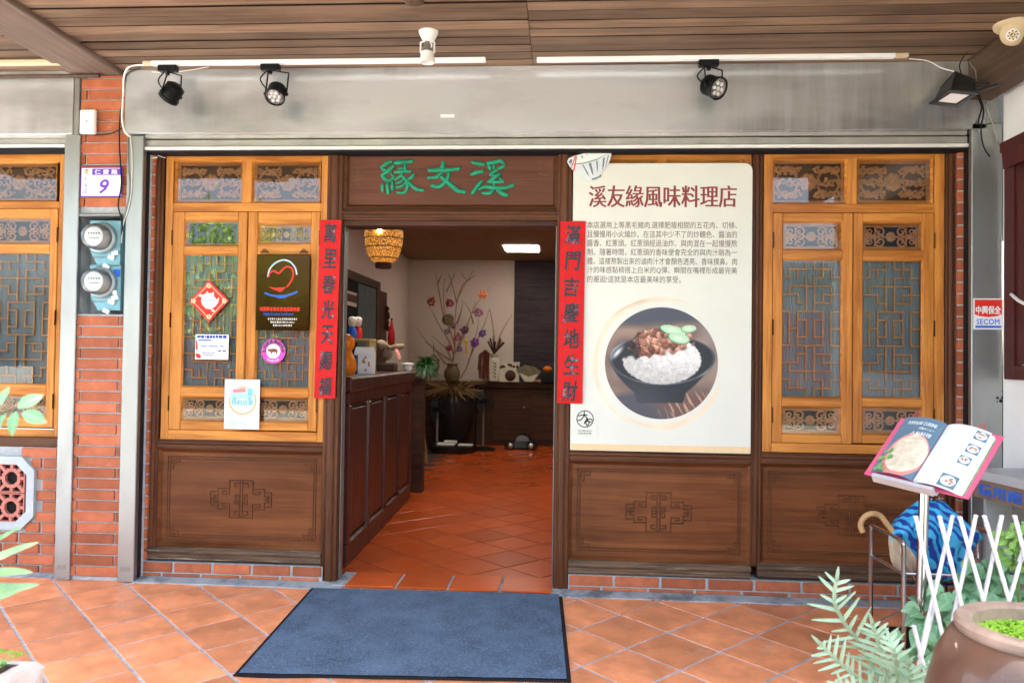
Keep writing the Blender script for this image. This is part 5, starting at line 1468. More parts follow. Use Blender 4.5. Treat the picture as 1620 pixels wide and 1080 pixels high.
# white ceiling spot
cs = UZ(678, 50, ZC)
t = thing('ceiling_spotlight', 'white ceiling spotlight with exposed lamp on the planks', 'spotlight', cs)
mb = MB(); mb.lathe([(0, 0), (.052, 0), (.050, -.012), (.03, -.05), (.012, -.055), (0, -.055)], cs, 24); mb.build('ceiling_rose', M['whitep'], t, smooth=True)
hcn = U(676, 90, cs.y)
mb = MB()
for sg in (-1, 1): mb.tube([cs + Vector((.012 * sg, 0, -.05)), Vector((hcn.x + .036 * sg, cs.y, hcn.z + .075)), Vector((hcn.x + .036 * sg, cs.y, hcn.z + .02))], .005, 6)
mb.build('yoke', M['whitep'], t, smooth=True)
mb = MB(); mb.lathe([(.0, .03), (.02, .03), (.034, .022), (.036, -.01), (.04, -.012), (.04, -.03), (.033, -.032), (.03, -.02)], hcn, 24); mb.build('lamp_can', M['whitep'], t, smooth=True)
mb = MB(); mb.lathe([(.0, .085), (.012, .08), (.022, .05), (.024, .03)], hcn, 16); mb.build('bulb_neck', M['steelD'], t, smooth=True)
mb = MB(); mb.tube(crv([cs + Vector((0, 0, -.05)), cs + Vector((.02, -.01, -.08)), cs + Vector((-.015, 0, -.1)), hcn + Vector((0, 0, .07))], 6), .004, 6); mb.build('power_lead', M['whitep'], t, smooth=True)
# small dark round lamp at the top edge
dl = UZ(655, 2, ZC)
mb = MB(); mb.lathe([(0, -.012), (.035, -.012), (.048, -.004), (.05, 0)], dl, 24); tag(mb.build('recessed_lamp', M['beamd'], smooth=True), 'small dark round fitting in the ceiling planks at the top edge', 'ceiling lamp')
# floodlight
yf = -.30
fl_ = thing('floodlight', 'black floodlight on a bracket at the right end of the steel header', 'floodlight', U(1550, 140, yf))
F_ = lambda x, y, yy=yf: U(x, y, yy)
fc = [F_(1475, 162, yf + .0), F_(1514, 166, yf - .04), None, F_(1503, 144, yf - .10)]; fc[2] = fc[1] + fc[3] - fc[0]
bk = [F_(1488, 140, yf + .06), F_(1520, 136, yf + .04), F_(1543, 126, yf + .02), F_(1512, 113, yf + .05)]
mb = MB(); mb.add([tuple(p) for p in fc + bk], [(0, 1, 2, 3)[::-1], (4, 5, 6, 7), (0, 4, 7, 3)[::-1], (1, 2, 6, 5), (0, 1, 5, 4), (3, 7, 6, 2)]); M['flood'] = plain('dark_grey_housing', (.035, .038, .042), .4, spec=.4); mb.build('housing', M['flood'], fl_)
nrm = (fc[1] - fc[0]).cross(fc[3] - fc[0]).normalized()
cen = sum(fc, Vector()) / 4
if nrm.dot(CP - cen) < 0: nrm = -nrm
mb = MB(); gl = [cen + (p - cen) * .72 + nrm * .003 for p in fc]; mb.add([tuple(p) for p in gl], [(0, 1, 2, 3)]); mb.build('lamp_glass', M['lens'], fl_)
mb = MB(); rim = [cen + (p - cen) * 1.08 + nrm * .002 for p in fc]; mb.tube(rim, .010, 6, closed=True); mb.build('rim', M['flood'], fl_, smooth=True)
mb = MB()
for k in range(5):
    a = bk[0].lerp(bk[1], k / 4); b = bk[3].lerp(bk[2], k / 4)
    mb.tube([a, b], .005, 4)
mb.build('cooling_fins', M['flood'], fl_)
mb = MB(); P0, P1, P2 = F_(1536, 137, yf - .03), F_(1590, 128, yf - .02), F_(1556, 150, yf - .08)
mb.tube([P0, P1], .014, 6, sq=(1, 1, .6)); mb.tube([F_(1540, 146, yf - .08), F_(1588, 132, yf - .06)], .013, 6, sq=(1, 1, .6)); mb.tube([P1, F_(1588, 132, yf - .06)], .012, 6)
mb.build('bracket', M['flood'], fl_, smooth=True)
for pts, lb in (([(1545, 150, -.25), (1553, 170, -.2), (1549, 186, -.14), (1547, 200, -.13)], 'short black cable hanging from the floodlight bracket'), ([(1548, 148, -.25), (1556, 175, -.2), (1552, 205, -.14), (1556, 232, -.14), (1566, 248, -.16)], 'long black cable from the floodlight down behind the awning'),
                ([(1545, 128, -.25), (1543, 112, -.24), (1537, 104, -.23), (1534, 98, -.24)], 'grey cable loop rising from the floodlight to the planks'), ([(1521, 118, -.26), (1518, 104, -.24), (1523, 92, -.25), (1530, 84, -.3)], 'dark cable rising above the floodlight housing'), ([(1560, 165, -.16), (1572, 200, -.14), (1580, 228, -.14), (1586, 236, -.2)], 'thin grey wire crossing the steel post under the beam')):
    cable(pts, .004 if 'black' in lb else .003, 'black' if 'grey' not in lb else 'steelD', lb)
# dome cameras
def domecam(px, py, s, label):
    c = UZ(px, py, ZC - .0)
    t = thing('dome_camera', label, 'camera', c)
    ax = Matrix.Rotation(.25, 4, 'Y')
    mb = MB(); mb.lathe([(0, 0), (s * 1.0, 0), (s * 1.05, -s * .15), (s * .98, -s * .34), (s * .6, -s * .4)], c, 28, ax); mb.build('base_plate', M['cream'], t, smooth=True)
    cc = c + Vector((s * .0, -s * .1, -s * .55))
    mb = MB(); mb.ball(cc, s * .74, 24, 16); mb.build('camera_ball', M['cream'], t, smooth=True)
    d = (CP - cc).normalized() + Vector((-.12, 0, -.25)); d.normalize()
    q_ = d.to_track_quat('Z', 'Y').to_matrix().to_4x4()
    mb = MB(); mb.lathe([(0, s * .70), (s * .34, s * .70), (s * .36, s * .6)], cc, 20, q_)
    mb.build('lens_plate', M['whitep'], t)
    mb = MB(); mb.lathe([(0, s * .73), (s * .12, s * .73), (s * .13, s * .69)], cc, 14, q_)
    for k in range(8):
        a = k * math.pi / 4; mb.ball(cc + q_ @ Vector((s * .24 * math.cos(a), s * .24 * math.sin(a), s * .70)), s * .045, 6, 4)
    mb.build('lens', M['black'], t, smooth=True)
domecam(1603, 38, .085, 'cream dome security camera on the planks in the upper right corner')
# tube lamp of the neighbouring bay
a, b = UZ(-60, 99, ZC - .02), UZ(95, 100, ZC - .02)
mb = MB(); mb.box(a.x, b.x, b.y - .02, b.y + .02, ZC - .03, ZC - .001, .006); tag(mb.build('tube_lamp', M['cream']), 'cream tube lamp batten left of the ceiling beam', 'tube lamp')
mb = MB(); mb.tube([Vector((a.x, -.14, ZC - .045)), Vector((b.x + .15, -.14, ZC - .045))], .012, 8); tag(mb.build('cable_pipe', M['beamd'], smooth=True), 'dark pipe along the top of the neighbouring steel header', 'pipe')

# ================================================================== right side wall with the maroon window
XW = U(1588, 500, -.13).x
mb = MB(); mb.box(XW, XW + .2, -2.6, -.125, gz(-2.6), 2.86)
swl = thing('side_wall', 'white side wall with a maroon window frame at the right edge', 'wall', (XW, -.13, 0)); mb.build('wall_face', M['white'], swl)
aw = thing('window_hood', 'maroon metal hood jutting from the white side wall', 'awning', (XW, -.6, 2.4))
zt = UX(1605, 224, XW).z
y0w = -.25
zA = UX(1592, 232, XW).z; zB = UX(1592, 262, XW).z
mb = MB()
sec = [(XW + .0, zA + .035), (XW - .085, zA - .01), (XW - .085, zA - .058), (XW - .075, zA - .064), (XW - .068, zB - .045), (XW, zB - .02)]
v = [(x, y0w, z) for x, z in sec] + [(x, -2.3, z) for x, z in sec]
n_ = len(sec)
mb.add(v, [list(range(n_))[::-1], list(range(n_, 2 * n_))] + [(i, (i + 1) % n_, (i + 1) % n_ + n_, i + n_) for i in range(n_)])
mb.build('hood', M['awn'], aw)
wf = thing('maroon_window', 'maroon framed window under the hood on the white side wall', 'window', (XW, -.6, 1.3))
zbw = UX(1600, 600, XW).z; zl = UX(1612, 470, XW).z
yA = UX(1594, 400, XW).y
mb = MB()
for (ya, yb_, za, zb_, xo) in ((yA, yA - .09, zbw, zB - .0, .02), (yA - .09, yA - .13, zbw + .07, zB, .008), (yA - .09, -2.2, zbw, zbw + .075, .02), (yA - .13, yA - .2, zbw + .08, zB, .016), (yA - .9, yA - 1.0, zbw + .08, zB, .018)): mb.box(XW - xo, XW + .01, yb_, ya, za, zb_, .003)
mb.build('frame', M['awn'], wf)
mb = MB(); mb.add([(XW - .003, yA - .2, zbw + .07), (XW - .003, -2.2, zbw + .07), (XW - .003, -2.2, zB), (XW - .003, yA - .2, zB)], [(0, 1, 2, 3)]); M['dkglass'] = plain('dark_maroon_glass', (.05, .012, .016), .12); mb.build('glass_pane', M['dkglass'], wf)
mb = MB(); p = UX(1606, 467, XW); mb.tube([p + Vector((-.02, 0, .005)), p + Vector((-.025, -.08, -.035)), p + Vector((-.02, -.14, -.06))], .009, 8); mb.build('latch', M['whitep'], wf, smooth=True)
# security sticker on the wide post
YS = -.1225
x0, x1, z0, z1 = R4(1540, 472, 1587, 521, YS)
ss = thing('security_sticker', 'white sticker with red shield and blue lettering on the wide steel post', 'sticker', ((x0 + x1) / 2, YS, z0))
mb = MB(); mb.box(x0, x1, YS, YS + .002, z0, z1); mb.build('sheet', M['paperw'], ss)
mb = MB(); flat(mb, [Pp(*p, YS) for p in ((1542, 474), (1585, 474), (1585, 497), (1577, 500), (1563.5, 501.5), (1550, 500), (1542, 497))], YS - .0005); mb.build('red_shield', M['redp'], ss)
mb = MB(); lettering(mb, '中興保全', R4(1544, 484, 1583, 496.5, YS), YS - .0009, bold=.03); mb.build('white_lettering', M['paperw'], ss)
mb = MB(); lettering(mb, 'SECOM', R4(1545, 504.5, 1581, 513, YS), YS - .0006, bold=.02); a, b, c, d = R4(1543, 515, 1584, 518.5, YS); flat(mb, [(a, c), (b, c), (b, d), (a, d)], YS - .0006); mb.build('blue_lettering', M['blue'], ss)
mb = MB(); lp_ = U(1556, 140, -.14)
# smudges where something was torn off the post
mb = MB()
for k in range(7): 
    px_, py_ = 1586 + rnd.uniform(-9, 3), 628 + rnd.uniform(-10, 8)
    mb.ball(U(px_, py_, -.121), rnd.uniform(.004, .011), 7, 4, (1, .25, 1), .5)
tag(mb.build('torn_tape', M['black'], smooth=True), 'scrap of torn black tape on the edge of the wide steel post', 'tape')

# ================================================================== door mat
mt = thing('door_mat', 'large blue carpet mat with black rubber edge before the doorway', 'door mat', (-.5, -.65, -.02))
def mfl(p, dz): return (p[0], p[1], gz(p[1]) + dz)
TL, TR, BR_, BL_ = (-1.286, -.118), (.156, -.085), (.200, -1.187), (-1.262, -1.262)
def grid(c4, nx, ny, dz, ruf=0.0):
    v, f = [], []
    for j in range(ny + 1):
        for i in range(nx + 1):
            u_, w_ = i / nx, j / ny
            x = (c4[0][0] * (1 - u_) + c4[1][0] * u_) * (1 - w_) + (c4[3][0] * (1 - u_) + c4[2][0] * u_) * w_
            y = (c4[0][1] * (1 - u_) + c4[1][1] * u_) * (1 - w_) + (c4[3][1] * (1 - u_) + c4[2][1] * u_) * w_
            v.append((x, y, gz(y) + dz + ruf * noise.noise((x * 9, y * 9, 2))))
    for j in range(ny):
        for i in range(nx):
            a = j * (nx + 1) + i; f.append((a, a + nx + 1, a + nx + 2, a + 1))
    return v, f
mb = MB(); n = 30
edge = []
for (a, b, wv) in ((TL, TR, 0), (TR, BR_, 0), (BR_, BL_, 1), (BL_, TL, 0)):
    for k in range(n):
        t_ = k / n; x, y = a[0] + (b[0] - a[0]) * t_, a[1] + (b[1] - a[1]) * t_
        if wv: y += .018 * (noise.noise((x * 3.2, 8, 1)) - .2)
        edge.append((x, y))
v = [mfl(p, .005) for p in edge] + [mfl(p, .0022) for p in edge]
N_ = len(edge); mb.add(v, [list(range(N_))[::-1]] + [(k, (k + 1) % N_, (k + 1) % N_ + N_, k + N_) for k in range(N_)])
mb.build('rubber_edge', M['rubber'], mt)
ins = .017
c4 = [(TL[0] + ins, TL[1] - .010), (TR[0] - ins * 1.15, TR[1] - .010), (BR_[0] - ins * 1.15, BR_[1] + ins), (BL_[0] + ins, BL_[1] + ins * 1.2)]
mb = MB(); mb.add(*grid(c4, 60, 46, .0085, .0014)); n0 = len(mb.v)
mb.build('carpet_pile', M['matb'], mt, smooth=True)

# ================================================================== menu stand with the open menu
P0, P1, P2 = Vector((1.38, -1.3, .887)), Vector((1.647, -1.595, .843)), Vector((1.593, -1.14, 1.106))
bu = (P1 - P0).normalized(); bv = (P2 - P0); bv = (bv - bu * bv.dot(bu)).normalized(); bn = bu.cross(bv).normalized()
if bn.dot(CP - P0) < 0: bn = -bn
BW, BH = (P1 - P0).length, (P2 - P0).length
def Bk(u_, v_, h=0): return P0 + bu * (u_ * BW) + bv * (v_ * BH) + bn * h
ms = thing('menu_stand', 'slim metal menu stand holding the open menu by the trellis', 'menu stand', (1.50, -1.36, gz(-1.36)))
px_ = U(1462, 800, -1.36)
mb = MB(); mb.tube([Vector((px_.x, -1.36, .83)), Vector((px_.x - .012, -1.36, .40))], .020, 14); mb.tube([Vector((px_.x - .012, -1.36, .42)), Vector((px_.x - .022, -1.36, gz(-1.36) + .02))], .0155, 14); mb.build('pole', M['chrome'], ms, smooth=True)
mb = MB(); mb.lathe([(0, .03), (.03, .028), (.15, .012), (.155, 0)], (px_.x - .022, -1.36, gz(-1.36)), 28); mb.build('base', M['steelD'], ms, smooth=True)
mb = MB()
a, b = Bk(.13, -.035), Bk(.72, -.035)
q4 = [a, b, b + bn * .035, a + bn * .035]; th_ = -bv * .016
mb.add([tuple(p) for p in q4] + [tuple(p + th_) for p in q4], [(0, 1, 2, 3), (7, 6, 5, 4), (0, 4, 5, 1), (1, 5, 6, 2), (2, 6, 7, 3), (3, 7, 4, 0)])
q4 = [Bk(.12, -.04, -.006), Bk(.73, -.04, -.006), Bk(.73, .6, -.006), Bk(.12, .6, -.006)]; th_ = -bn * .004
mb.add([tuple(p) for p in q4] + [tuple(p + th_) for p in q4], [(0, 1, 2, 3), (7, 6, 5, 4), (0, 4, 5, 1), (1, 5, 6, 2), (2, 6, 7, 3), (3, 7, 4, 0)])
mb.tube([Bk(.42, .2, -.02), Vector((px_.x, -1.36, .83))], .014, 8)
M['silver'] = plain('satin_silver', (.60, .60, .63), .4, .35); mb.build('tray', M['silver'], ms)
M['menupink'] = plain('pink_cover', (.72, .12, .22), .4)
M['menublue'] = plain('slate_page_print', (.13, .20, .27), .4, var=.1, vs_=9)
M['dishp'] = plain('dish_print', (.72, .58, .44), .4, var=.25, vs_=30)
M['dishp2'] = plain('garnish_print', (.20, .38, .14), .4, var=.4, vs_=40)
mn = thing('menu_book', 'open menu with pink cover and photographs of dishes on the stand', 'menu', Bk(.5, .0))
mb = MB(); q4 = [Bk(0, 0, 0), Bk(1, 0, 0), Bk(1, 1, 0), Bk(0, 1, 0)]
mb.add([tuple(p) for p in q4] + [tuple(p - bn * .004) for p in q4], [(0, 1, 2, 3), (7, 6, 5, 4), (0, 4, 5, 1), (1, 5, 6, 2), (2, 6, 7, 3), (3, 7, 4, 0)]); mb.build('cover', M['menupink'], mn)
def page(u0, u1, lift, curl, h0=.006):
    """height of a page over the cover"""
    return lambda t: h0 + lift * math.sin(math.pi * min(1, max(0, t))) ** .8 + curl * t
hl = lambda u_: .008 + .030 * math.sin(math.pi * max(0, min(1, (u_ - .05) / .43))) ** .7 * (.4 + .6 * (u_ - .05) / .43)
hr = lambda u_: .008 + .028 * math.sin(math.pi * max(0, min(1, 1 - (u_ - .48) / .42))) ** .7 * (1 - .4 * (u_ - .48) / .42)
HH = lambda u_, e=0: (hl(u_) if u_ < .48 else hr(u_)) + e
def sheet(u0, u1, v0, v1, name, mat, e, n=14):
    mb = MB(); v, f = [], []
    for i in range(n + 1):
        u_ = u0 + (u1 - u0) * i / n
        v += [tuple(Bk(u_, v0, HH(u_, e))), tuple(Bk(u_, v1, HH(u_, e)))]
    for i in range(n): f.append((2 * i, 2 * i + 2, 2 * i + 3, 2 * i + 1))
    mb.add(v, f); return mb.build(name, M[mat], mn, smooth=True)
sheet(.06, .475, .03, 1.0, 'page', 'menublue', 0); sheet(.485, .90, .03, .985, 'page', 'paperw', .001)
for k in range(3): 
    sheet(.5, .93 + k * .012, .01 + .004 * k, .96 - k * .02, 'page', 'dishp2' if k == 2 else 'paperw', -.003 - .002 * k)
def bkpoly(mb, pts, e):
    mb.add([tuple(Bk(u_, v_, HH(u_, e))) for u_, v_ in pts], [list(range(len(pts)))])
mb = MB()
def bkell(mb, cu, cv, ru, rv, e, n=22, clip=(.06, .475, .03, 1)):
    v, f = [], []; a_, b_ = max(cu - ru, clip[0]), min(cu + ru, clip[1])
    for k in range(n + 1):
        u_ = a_ + (b_ - a_) * k / n; hv_ = rv * math.sqrt(max(0, 1 - ((u_ - cu) / ru) ** 2))
        v += [tuple(Bk(u_, max(cv - hv_, clip[2]), HH(u_, e))), tuple(Bk(u_, min(cv + hv_, clip[3]), HH(u_, e)))]
    for k in range(n): f.append((2 * k, 2 * k + 2, 2 * k + 3, 2 * k + 1))
    mb.add(v, f)
bkell(mb, .29, .36, .2, .36, .0012); mb.build('plate_print', M['coral'], mn)
mb = MB(); bkell(mb, .30, .38, .18, .31, .0024)
for k in range(9): bkell(mb, .30 + rnd.uniform(-.11, .11), .38 + rnd.uniform(-.2, .2), rnd.uniform(.03, .06), rnd.uniform(.05, .09), .004 + k * .0002, 9)
mb.build('food_print', M['dishp'], mn)
mb = MB()
for k in range(12): bkell(mb, .12 + rnd.uniform(-.04, .07), .2 + rnd.uniform(-.14, .2), rnd.uniform(.012, .03), rnd.uniform(.02, .045), .0062 + k * .0002, 7)
mb.build('garnish_print', M['dishp2'], mn)
mb = MB()
for cu, cv, r in ((.84, .88, .055), (.835, .66, .055), (.82, .47, .05), (.79, .12, .075)):
    n0_ = len(mb.v); v = []
    for k in range(7): uu = cu - r + 2 * r * k / 6; v += [tuple(Bk(uu, cv - r * 1.25, HH(uu, .0022))), tuple(Bk(uu, cv + r * 1.25, HH(uu, .0022)))]
    mb.add(v, [(2 * k, 2 * k + 2, 2 * k + 3, 2 * k + 1) for k in range(6)])
mb.build('photo_ground', M['menublue'], mn)
for cu, cv, r in ((.84, .88, .05), (.835, .66, .05), (.82, .47, .045), (.79, .12, .065)):
    mb = MB(); bkell(mb, cu, cv, r, r * 1.1, .0032, 12, (.5, .9, 0, 1)); mb.build('small_plate_print', M['paperw'], mn)
mb = MB()
for cu, cv, r in ((.84, .88, .05), (.835, .66, .05), (.82, .47, .045), (.79, .12, .065)):
    for k in range(7): bkell(mb, cu + rnd.uniform(-.6, .6) * r, cv + rnd.uniform(-.6, .6) * r, r * rnd.uniform(.15, .3), r * rnd.uniform(.15, .3), .0042 + k * .0002, 7, (.5, .9, 0, 1))
mb.build('small_dishes', M['ph_meat'], mn)
mb = MB()
for s, u0, u1, v0, v1 in (('POPULAR CUISINE', .13, .42, .865, .92), ('人氣メニュー', .27, .42, .79, .83), ('人氣料理', .22, .42, .69, .75)):
    vv, ff = textmesh(s, 0, 2); qv = fit(vv, (u0, u1, v0, v1))
    for dx in (-.0012, 0, .0012): mb.add([tuple(Bk(a + dx, b, HH(a, .0018))) for a, b in qv], ff)
mb.build('white_lettering', M['paperw'], mn)
mb = MB()
for (u_, v_) in ((.16, 1.0), (.80, .985)):
    p = Bk(u_, v_, HH(u_)); mb.tube([p + bu * -.012, p + bv * .022 + bu * -.008, p + bv * .026, p + bv * .022 + bu * .008, p + bu * .012], .0016, 6)
mb.build('page_clips', M['redp'], mn, smooth=True)
# ================================================================== umbrella rack and umbrellas
rk = thing('umbrella_rack', 'bent steel tube umbrella rack beside the right timber panel', 'umbrella rack', (2.0, -.6, 0))
def rend(dx, nm):
    D = Vector((dx, 0, 0))
    b0, b1 = U(1379, 996, -.49), U(1378, 838, -.49)
    f0, f1 = U(1430, 1038, -.75), U(1430, 866, -.75)
    b0.z, f0.z = gz(-.49), gz(-.75); b0.x = b1.x; f0.x = f1.x
    t1, t2 = U(1383, 833, -.51), U(1423, 852, -.72)
    mb = MB(); mb.tube([p + D for p in [b0, b1] + crv([b1, U(1379, 834, -.495), t1, t2, U(1429, 858, -.745), f1], 4)[1:] + [f0]], .0115, 8); mb.build('end_frame', M['chrome'], rk, smooth=True)
    zm = U(1405, 895, -.62).z
    mb = MB(); mb.tube([Vector((b1.x, b1.y, zm + .02)) + D, Vector((f1.x, f1.y, zm)) + D], .009, 8); mb.build('cross_bar', M['chrome'], rk, smooth=True)
    return b1 + D, f1 + D, zm
La = rend(0, 'a'); Lb = rend(.52, 'b')
mb = MB(); zm = La[2]; mb.tube([Vector((La[0].x, La[0].y, zm + .02)), Vector((Lb[0].x, Lb[0].y, zm + .02))], .008, 8); mb.build('long_bar', M['chrome'], rk, smooth=True)
mb = MB(); mb.tube([Vector((La[1].x, La[1].y, zm)), Vector((Lb[1].x, Lb[1].y, zm))], .008, 8); mb.build('long_bar', M['chrome'], rk, smooth=True)
for k in range(1, 4):
    mb = MB(); t_ = k / 4; mb.tube([La[0].lerp(Lb[0], t_) * 1 + Vector((0, 0, zm + .02 - La[0].z)), La[1].lerp(Lb[1], t_) + Vector((0, 0, zm - La[1].z))], .006, 8); mb.build('divider_bar', M['chrome'], rk, smooth=True)
mb = MB(); mb.box(La[0].x + .01, Lb[1].x, -.76, -.48, -.012, .012, .004); mb.build('drip_tray', M['black'], rk)
# beige umbrella
um = thing('furled_umbrella', 'beige furled umbrella with a wooden crook handle over the rack rail', 'umbrella', U(1440, 940, -.62))
yu = -.66
M['crook'] = wood('pale_handle_wood', (.58, .36, .18), (.44, .25, .11), 'X', 1.0, .4)
mb = MB(); mb.tube(crv([U(*p) for p in ((1365, 841, yu - .02), (1361.5, 830, yu - .02), (1367, 818, yu - .02), (1379, 812, yu - .02), (1392, 815, yu), (1403, 828, yu), (1417, 845, yu))], 6), .0135, 10); mb.build('crook_handle', M['crook'], um, smooth=True)
M['beigec'] = plain('beige_cloth', (.55, .45, .33), .8, var=.15, vs_=12, bump=.1)
mb = MB(); A_, B_ = U(1414, 843, yu), U(1440, 902, yu + .05); ax = (B_ - A_); Ln = ax.length; q_ = ax.normalized().to_track_quat('Z', 'Y').to_matrix().to_4x4()
v, f = [], []; NS, NR = 40, 9
for i in range(NR):
    t_ = i / (NR - 1); r = (.018, .028, .036, .042, .047, .050, .050, .044, .02)[i]
    for k in range(NS):
        a = 2 * math.pi * k / NS; rr = r * (1 + .28 * math.cos(8 * a + 2 * t_)); v.append(A_ + q_ @ Vector((rr * math.cos(a), rr * math.sin(a), Ln * t_)))
for i in range(NR - 1):
    for k in range(NS): f.append((i * NS + k, i * NS + (k + 1) % NS, (i + 1) * NS + (k + 1) % NS, (i + 1) * NS + k))
mb.add(v, f); mb.build('folded_cloth', M['beigec'], um, smooth=True)
M['pale_b'] = plain('pale_blue_plastic', (.32, .58, .70), .4)
mb = MB(); mb.lathe([(.0, 0), (.024, 0), (.03, .02), (.024, .035), (0, .035)], A_, 14, q_); mb.build('tie_band', M['pale_b'], um, smooth=True)
mb = MB(); mb.tube([A_ + ax * .9, A_ + ax * 1.25], .006, 8); mb.build('ferrule', M['chrome'], um, smooth=True)
# blue striped umbrella
m_, n_t, p_ = base('blue_striped_cloth'); L__ = n_t.links.new
tc = n_t.nodes.new('ShaderNodeTexCoord'); wv = n_t.nodes.new('ShaderNodeTexWave'); wv.wave_type = 'BANDS'; wv.bands_direction = 'DIAGONAL'; wv.inputs['Scale'].default_value = 8.5; wv.inputs['Distortion'].default_value = 6.0; wv.inputs['Detail'].default_value = 1.2; wv.inputs['Detail Scale'].default_value = 1.6
L__(tc.outputs['Object'], wv.inputs['Vector'])
rp = n_t.nodes.new('ShaderNodeValToRGB'); e = rp.color_ramp.elements; e[0].position = .42; e[0].color = (.004, .05, .32, 1); e[1].position = .50; e[1].color = (.05, .42, .72, 1); L__(wv.outputs[0], rp.inputs[0]); L__(rp.outputs[0], p_.inputs['Base Color']); p_.inputs['Roughness'].default_value = .45
M['bluec'] = m_
ub = thing('striped_umbrella', 'half open blue striped umbrella drying on the rack behind the trellis', 'umbrella', U(1478, 925, -.6))
yc = -.62
v, f = [], []; NS = 64
prof = ((1474, 791, 10), (1473, 797, 20), (1472, 812, 36), (1473, 828, 50), (1475, 838, 56), (1477, 850, 47), (1480, 866, 41), (1485, 885, 33), (1490, 900, 26), (1494, 912, 16), (1496, 918, 4))
for i, (cx_, cy_, r) in enumerate(prof):
    c = U(cx_, cy_, yc); rr = r * .00322
    for k in range(NS):
        a = 2 * math.pi * k / NS
        pl = 1 + .22 * (abs(math.sin(4 * a + i * .10)) ** .6 * 2 - 1.2) * min(1, i / 3) + .08 * math.cos(3 * a + 1 + .1 * i)
        v.append((c.x + rr * pl * math.cos(a), c.y + rr * pl * math.sin(a) * .8, c.z + (.015 * math.cos(8 * a) if 0 < i < 6 else 0)))
for i in range(len(prof) - 1):
    for k in range(NS): f.append((i * NS + k, i * NS + (k + 1) % NS, (i + 1) * NS + (k + 1) % NS, (i + 1) * NS + k))
mb = MB(); mb.add(v, f); mb.build('striped_canopy', M['bluec'], ub, smooth=True)
for k in range(8):
    a = 2 * math.pi * (k + .5) / 8; c0, c1 = U(1474, 791, yc), U(1475, 838, yc)
    mb = MB(); mb.tube([c0 + Vector((.02 * math.cos(a), .02 * math.sin(a), 0)), c0 + Vector((.045 * math.cos(a), .04 * math.sin(a), .012))], .002, 6); mb.ball(c0 + Vector((.045 * math.cos(a), .04 * math.sin(a), .012)), .004, 6, 4); mb.build('rib_tip', M['chrome'], ub, smooth=True)
mb = MB(); mb.tube([U(1495, 912, yc), U(1500, 952, yc)], .006, 8); mb.build('shaft', M['black'], ub, smooth=True)

# ================================================================== umbrella bag stand against the side wall
bs_ = thing('umbrella_bag_stand', 'brown umbrella bag stand with blue lettering by the white wall', 'umbrella bag stand', (2.3, -.8, 0))
E0_ = U(1541, 768, -.40); dirv = Vector((math.sin(math.radians(8)), -math.cos(math.radians(8)), 0)); upv = Vector((0, 0, 1)); nv = dirv.cross(upv)
if nv.x > 0: nv = -nv
zt_, zb_ = U(1541, 755, -.40).z, U(1541, 784, -.40).z
M['tan'] = plain('brown_laminate', (.26, .165, .12), .5, var=.1, vs_=6); M['greyl'] = plain('grey_laminate', (.46, .47, .48), .4, var=.05); M['greyd'] = plain('taupe_laminate', (.34, .30, .28), .5, var=.08)
org = Vector((E0_.x, E0_.y, 0))
def slab(a, b, d0, d1, z0, z1, nm, mat):
    c_ = [org + dirv * s + nv * -d for s, d in ((a, d0), (b, d0), (b, d1), (a, d1))]
    mb = MB(); v = [(p.x, p.y, z0) for p in c_] + [(p.x, p.y, z1) for p in c_]
    mb.add(v, [(3, 2, 1, 0), (4, 5, 6, 7), (0, 1, 5, 4), (1, 2, 6, 5), (2, 3, 7, 6), (3, 0, 4, 7)]); return mb.build(nm, M[mat], bs_)
slab(0, 1.15, 0, .012, zb_, zt_, 'sign_board', 'tan')
slab(-.03, 1.18, -.015, .33, zt_ + .0005, zt_ + .045, 'top_ledge', 'greyl')
slab(.03, .05, .03, .30, gz(-1.2), zt_ - .001, 'end_panel', 'greyl'); slab(1.08, 1.1, .03, .30, gz(-1.6), zt_ - .001, 'end_panel', 'greyl')
slab(.051, 1.079, .17, .19, gz(-1.4), zt_ - .002, 'body_panel', 'greyd')
slab(.051, 1.079, .03, .17, gz(-1.4) , gz(-1.4) + .13, 'base_tray', 'greyl')
mb = MB(); vv, ff = textmesh('請用雨傘套 謝謝', .03, 2); sp = zt_ - zb_
qv = fit(vv, (.035, .80, zb_ + sp * .14, zb_ + sp * .80))
mb.add([tuple(Vector((org.x, org.y, 0)) + dirv * a + nv * .0012 + Vector((0, 0, b))) for a, b in qv], ff); mb.build('blue_lettering', M['blue'], bs_)

# ================================================================== bamboo trellis
tr = thing('bamboo_trellis', 'white painted bamboo trellis of crossed poles in front of the umbrellas', 'trellis', (1.75, -1.7, gz(-1.7)))
M['bam'] = plain('white_bamboo', (.68, .66, .66), .5, var=.12, vs_=25, wear=(.40, .34, .27), wscale=26, wthr=.64)
def c5(x, y): return 1260 + x / 3.178, 740 + y / 3.178
yt = -1.75
for k, (a, b) in enumerate((((600, 245), (748, 905)), ((720, 245), (845, 745)), ((785, 242), (618, 950)), ((822, 248), (945, 680)), ((902, 240), (775, 815)), ((945, 242), (1070, 665)), ((1032, 242), (935, 690)), ((1098, 242), (1180, 560)), ((1150, 390), (1068, 670)), ((590, 795), (668, 1110)), ((690, 700), (585, 1120)), ((1200, 242), (1120, 470)), ((860, 700), (960, 1000)))):
    yy = yt + (.0 if (b[0] > a[0]) else .024)
    A = U(*c5(*a), yy); B = U(*c5(*b), yy)
    mb = MB(); N = 16; R_ = []
    P = [A.lerp(B, i / N) for i in range(N + 1)]
    for i in range(N + 1): R_.append(.0070 * (1.14 if i % 5 == 2 else 1.0))
    mb.tube(P, R_, 10); mb.ball(A, .0088, 10, 6, (1, 1, .55)); mb.build('pole', M['bam'], tr, smooth=True)

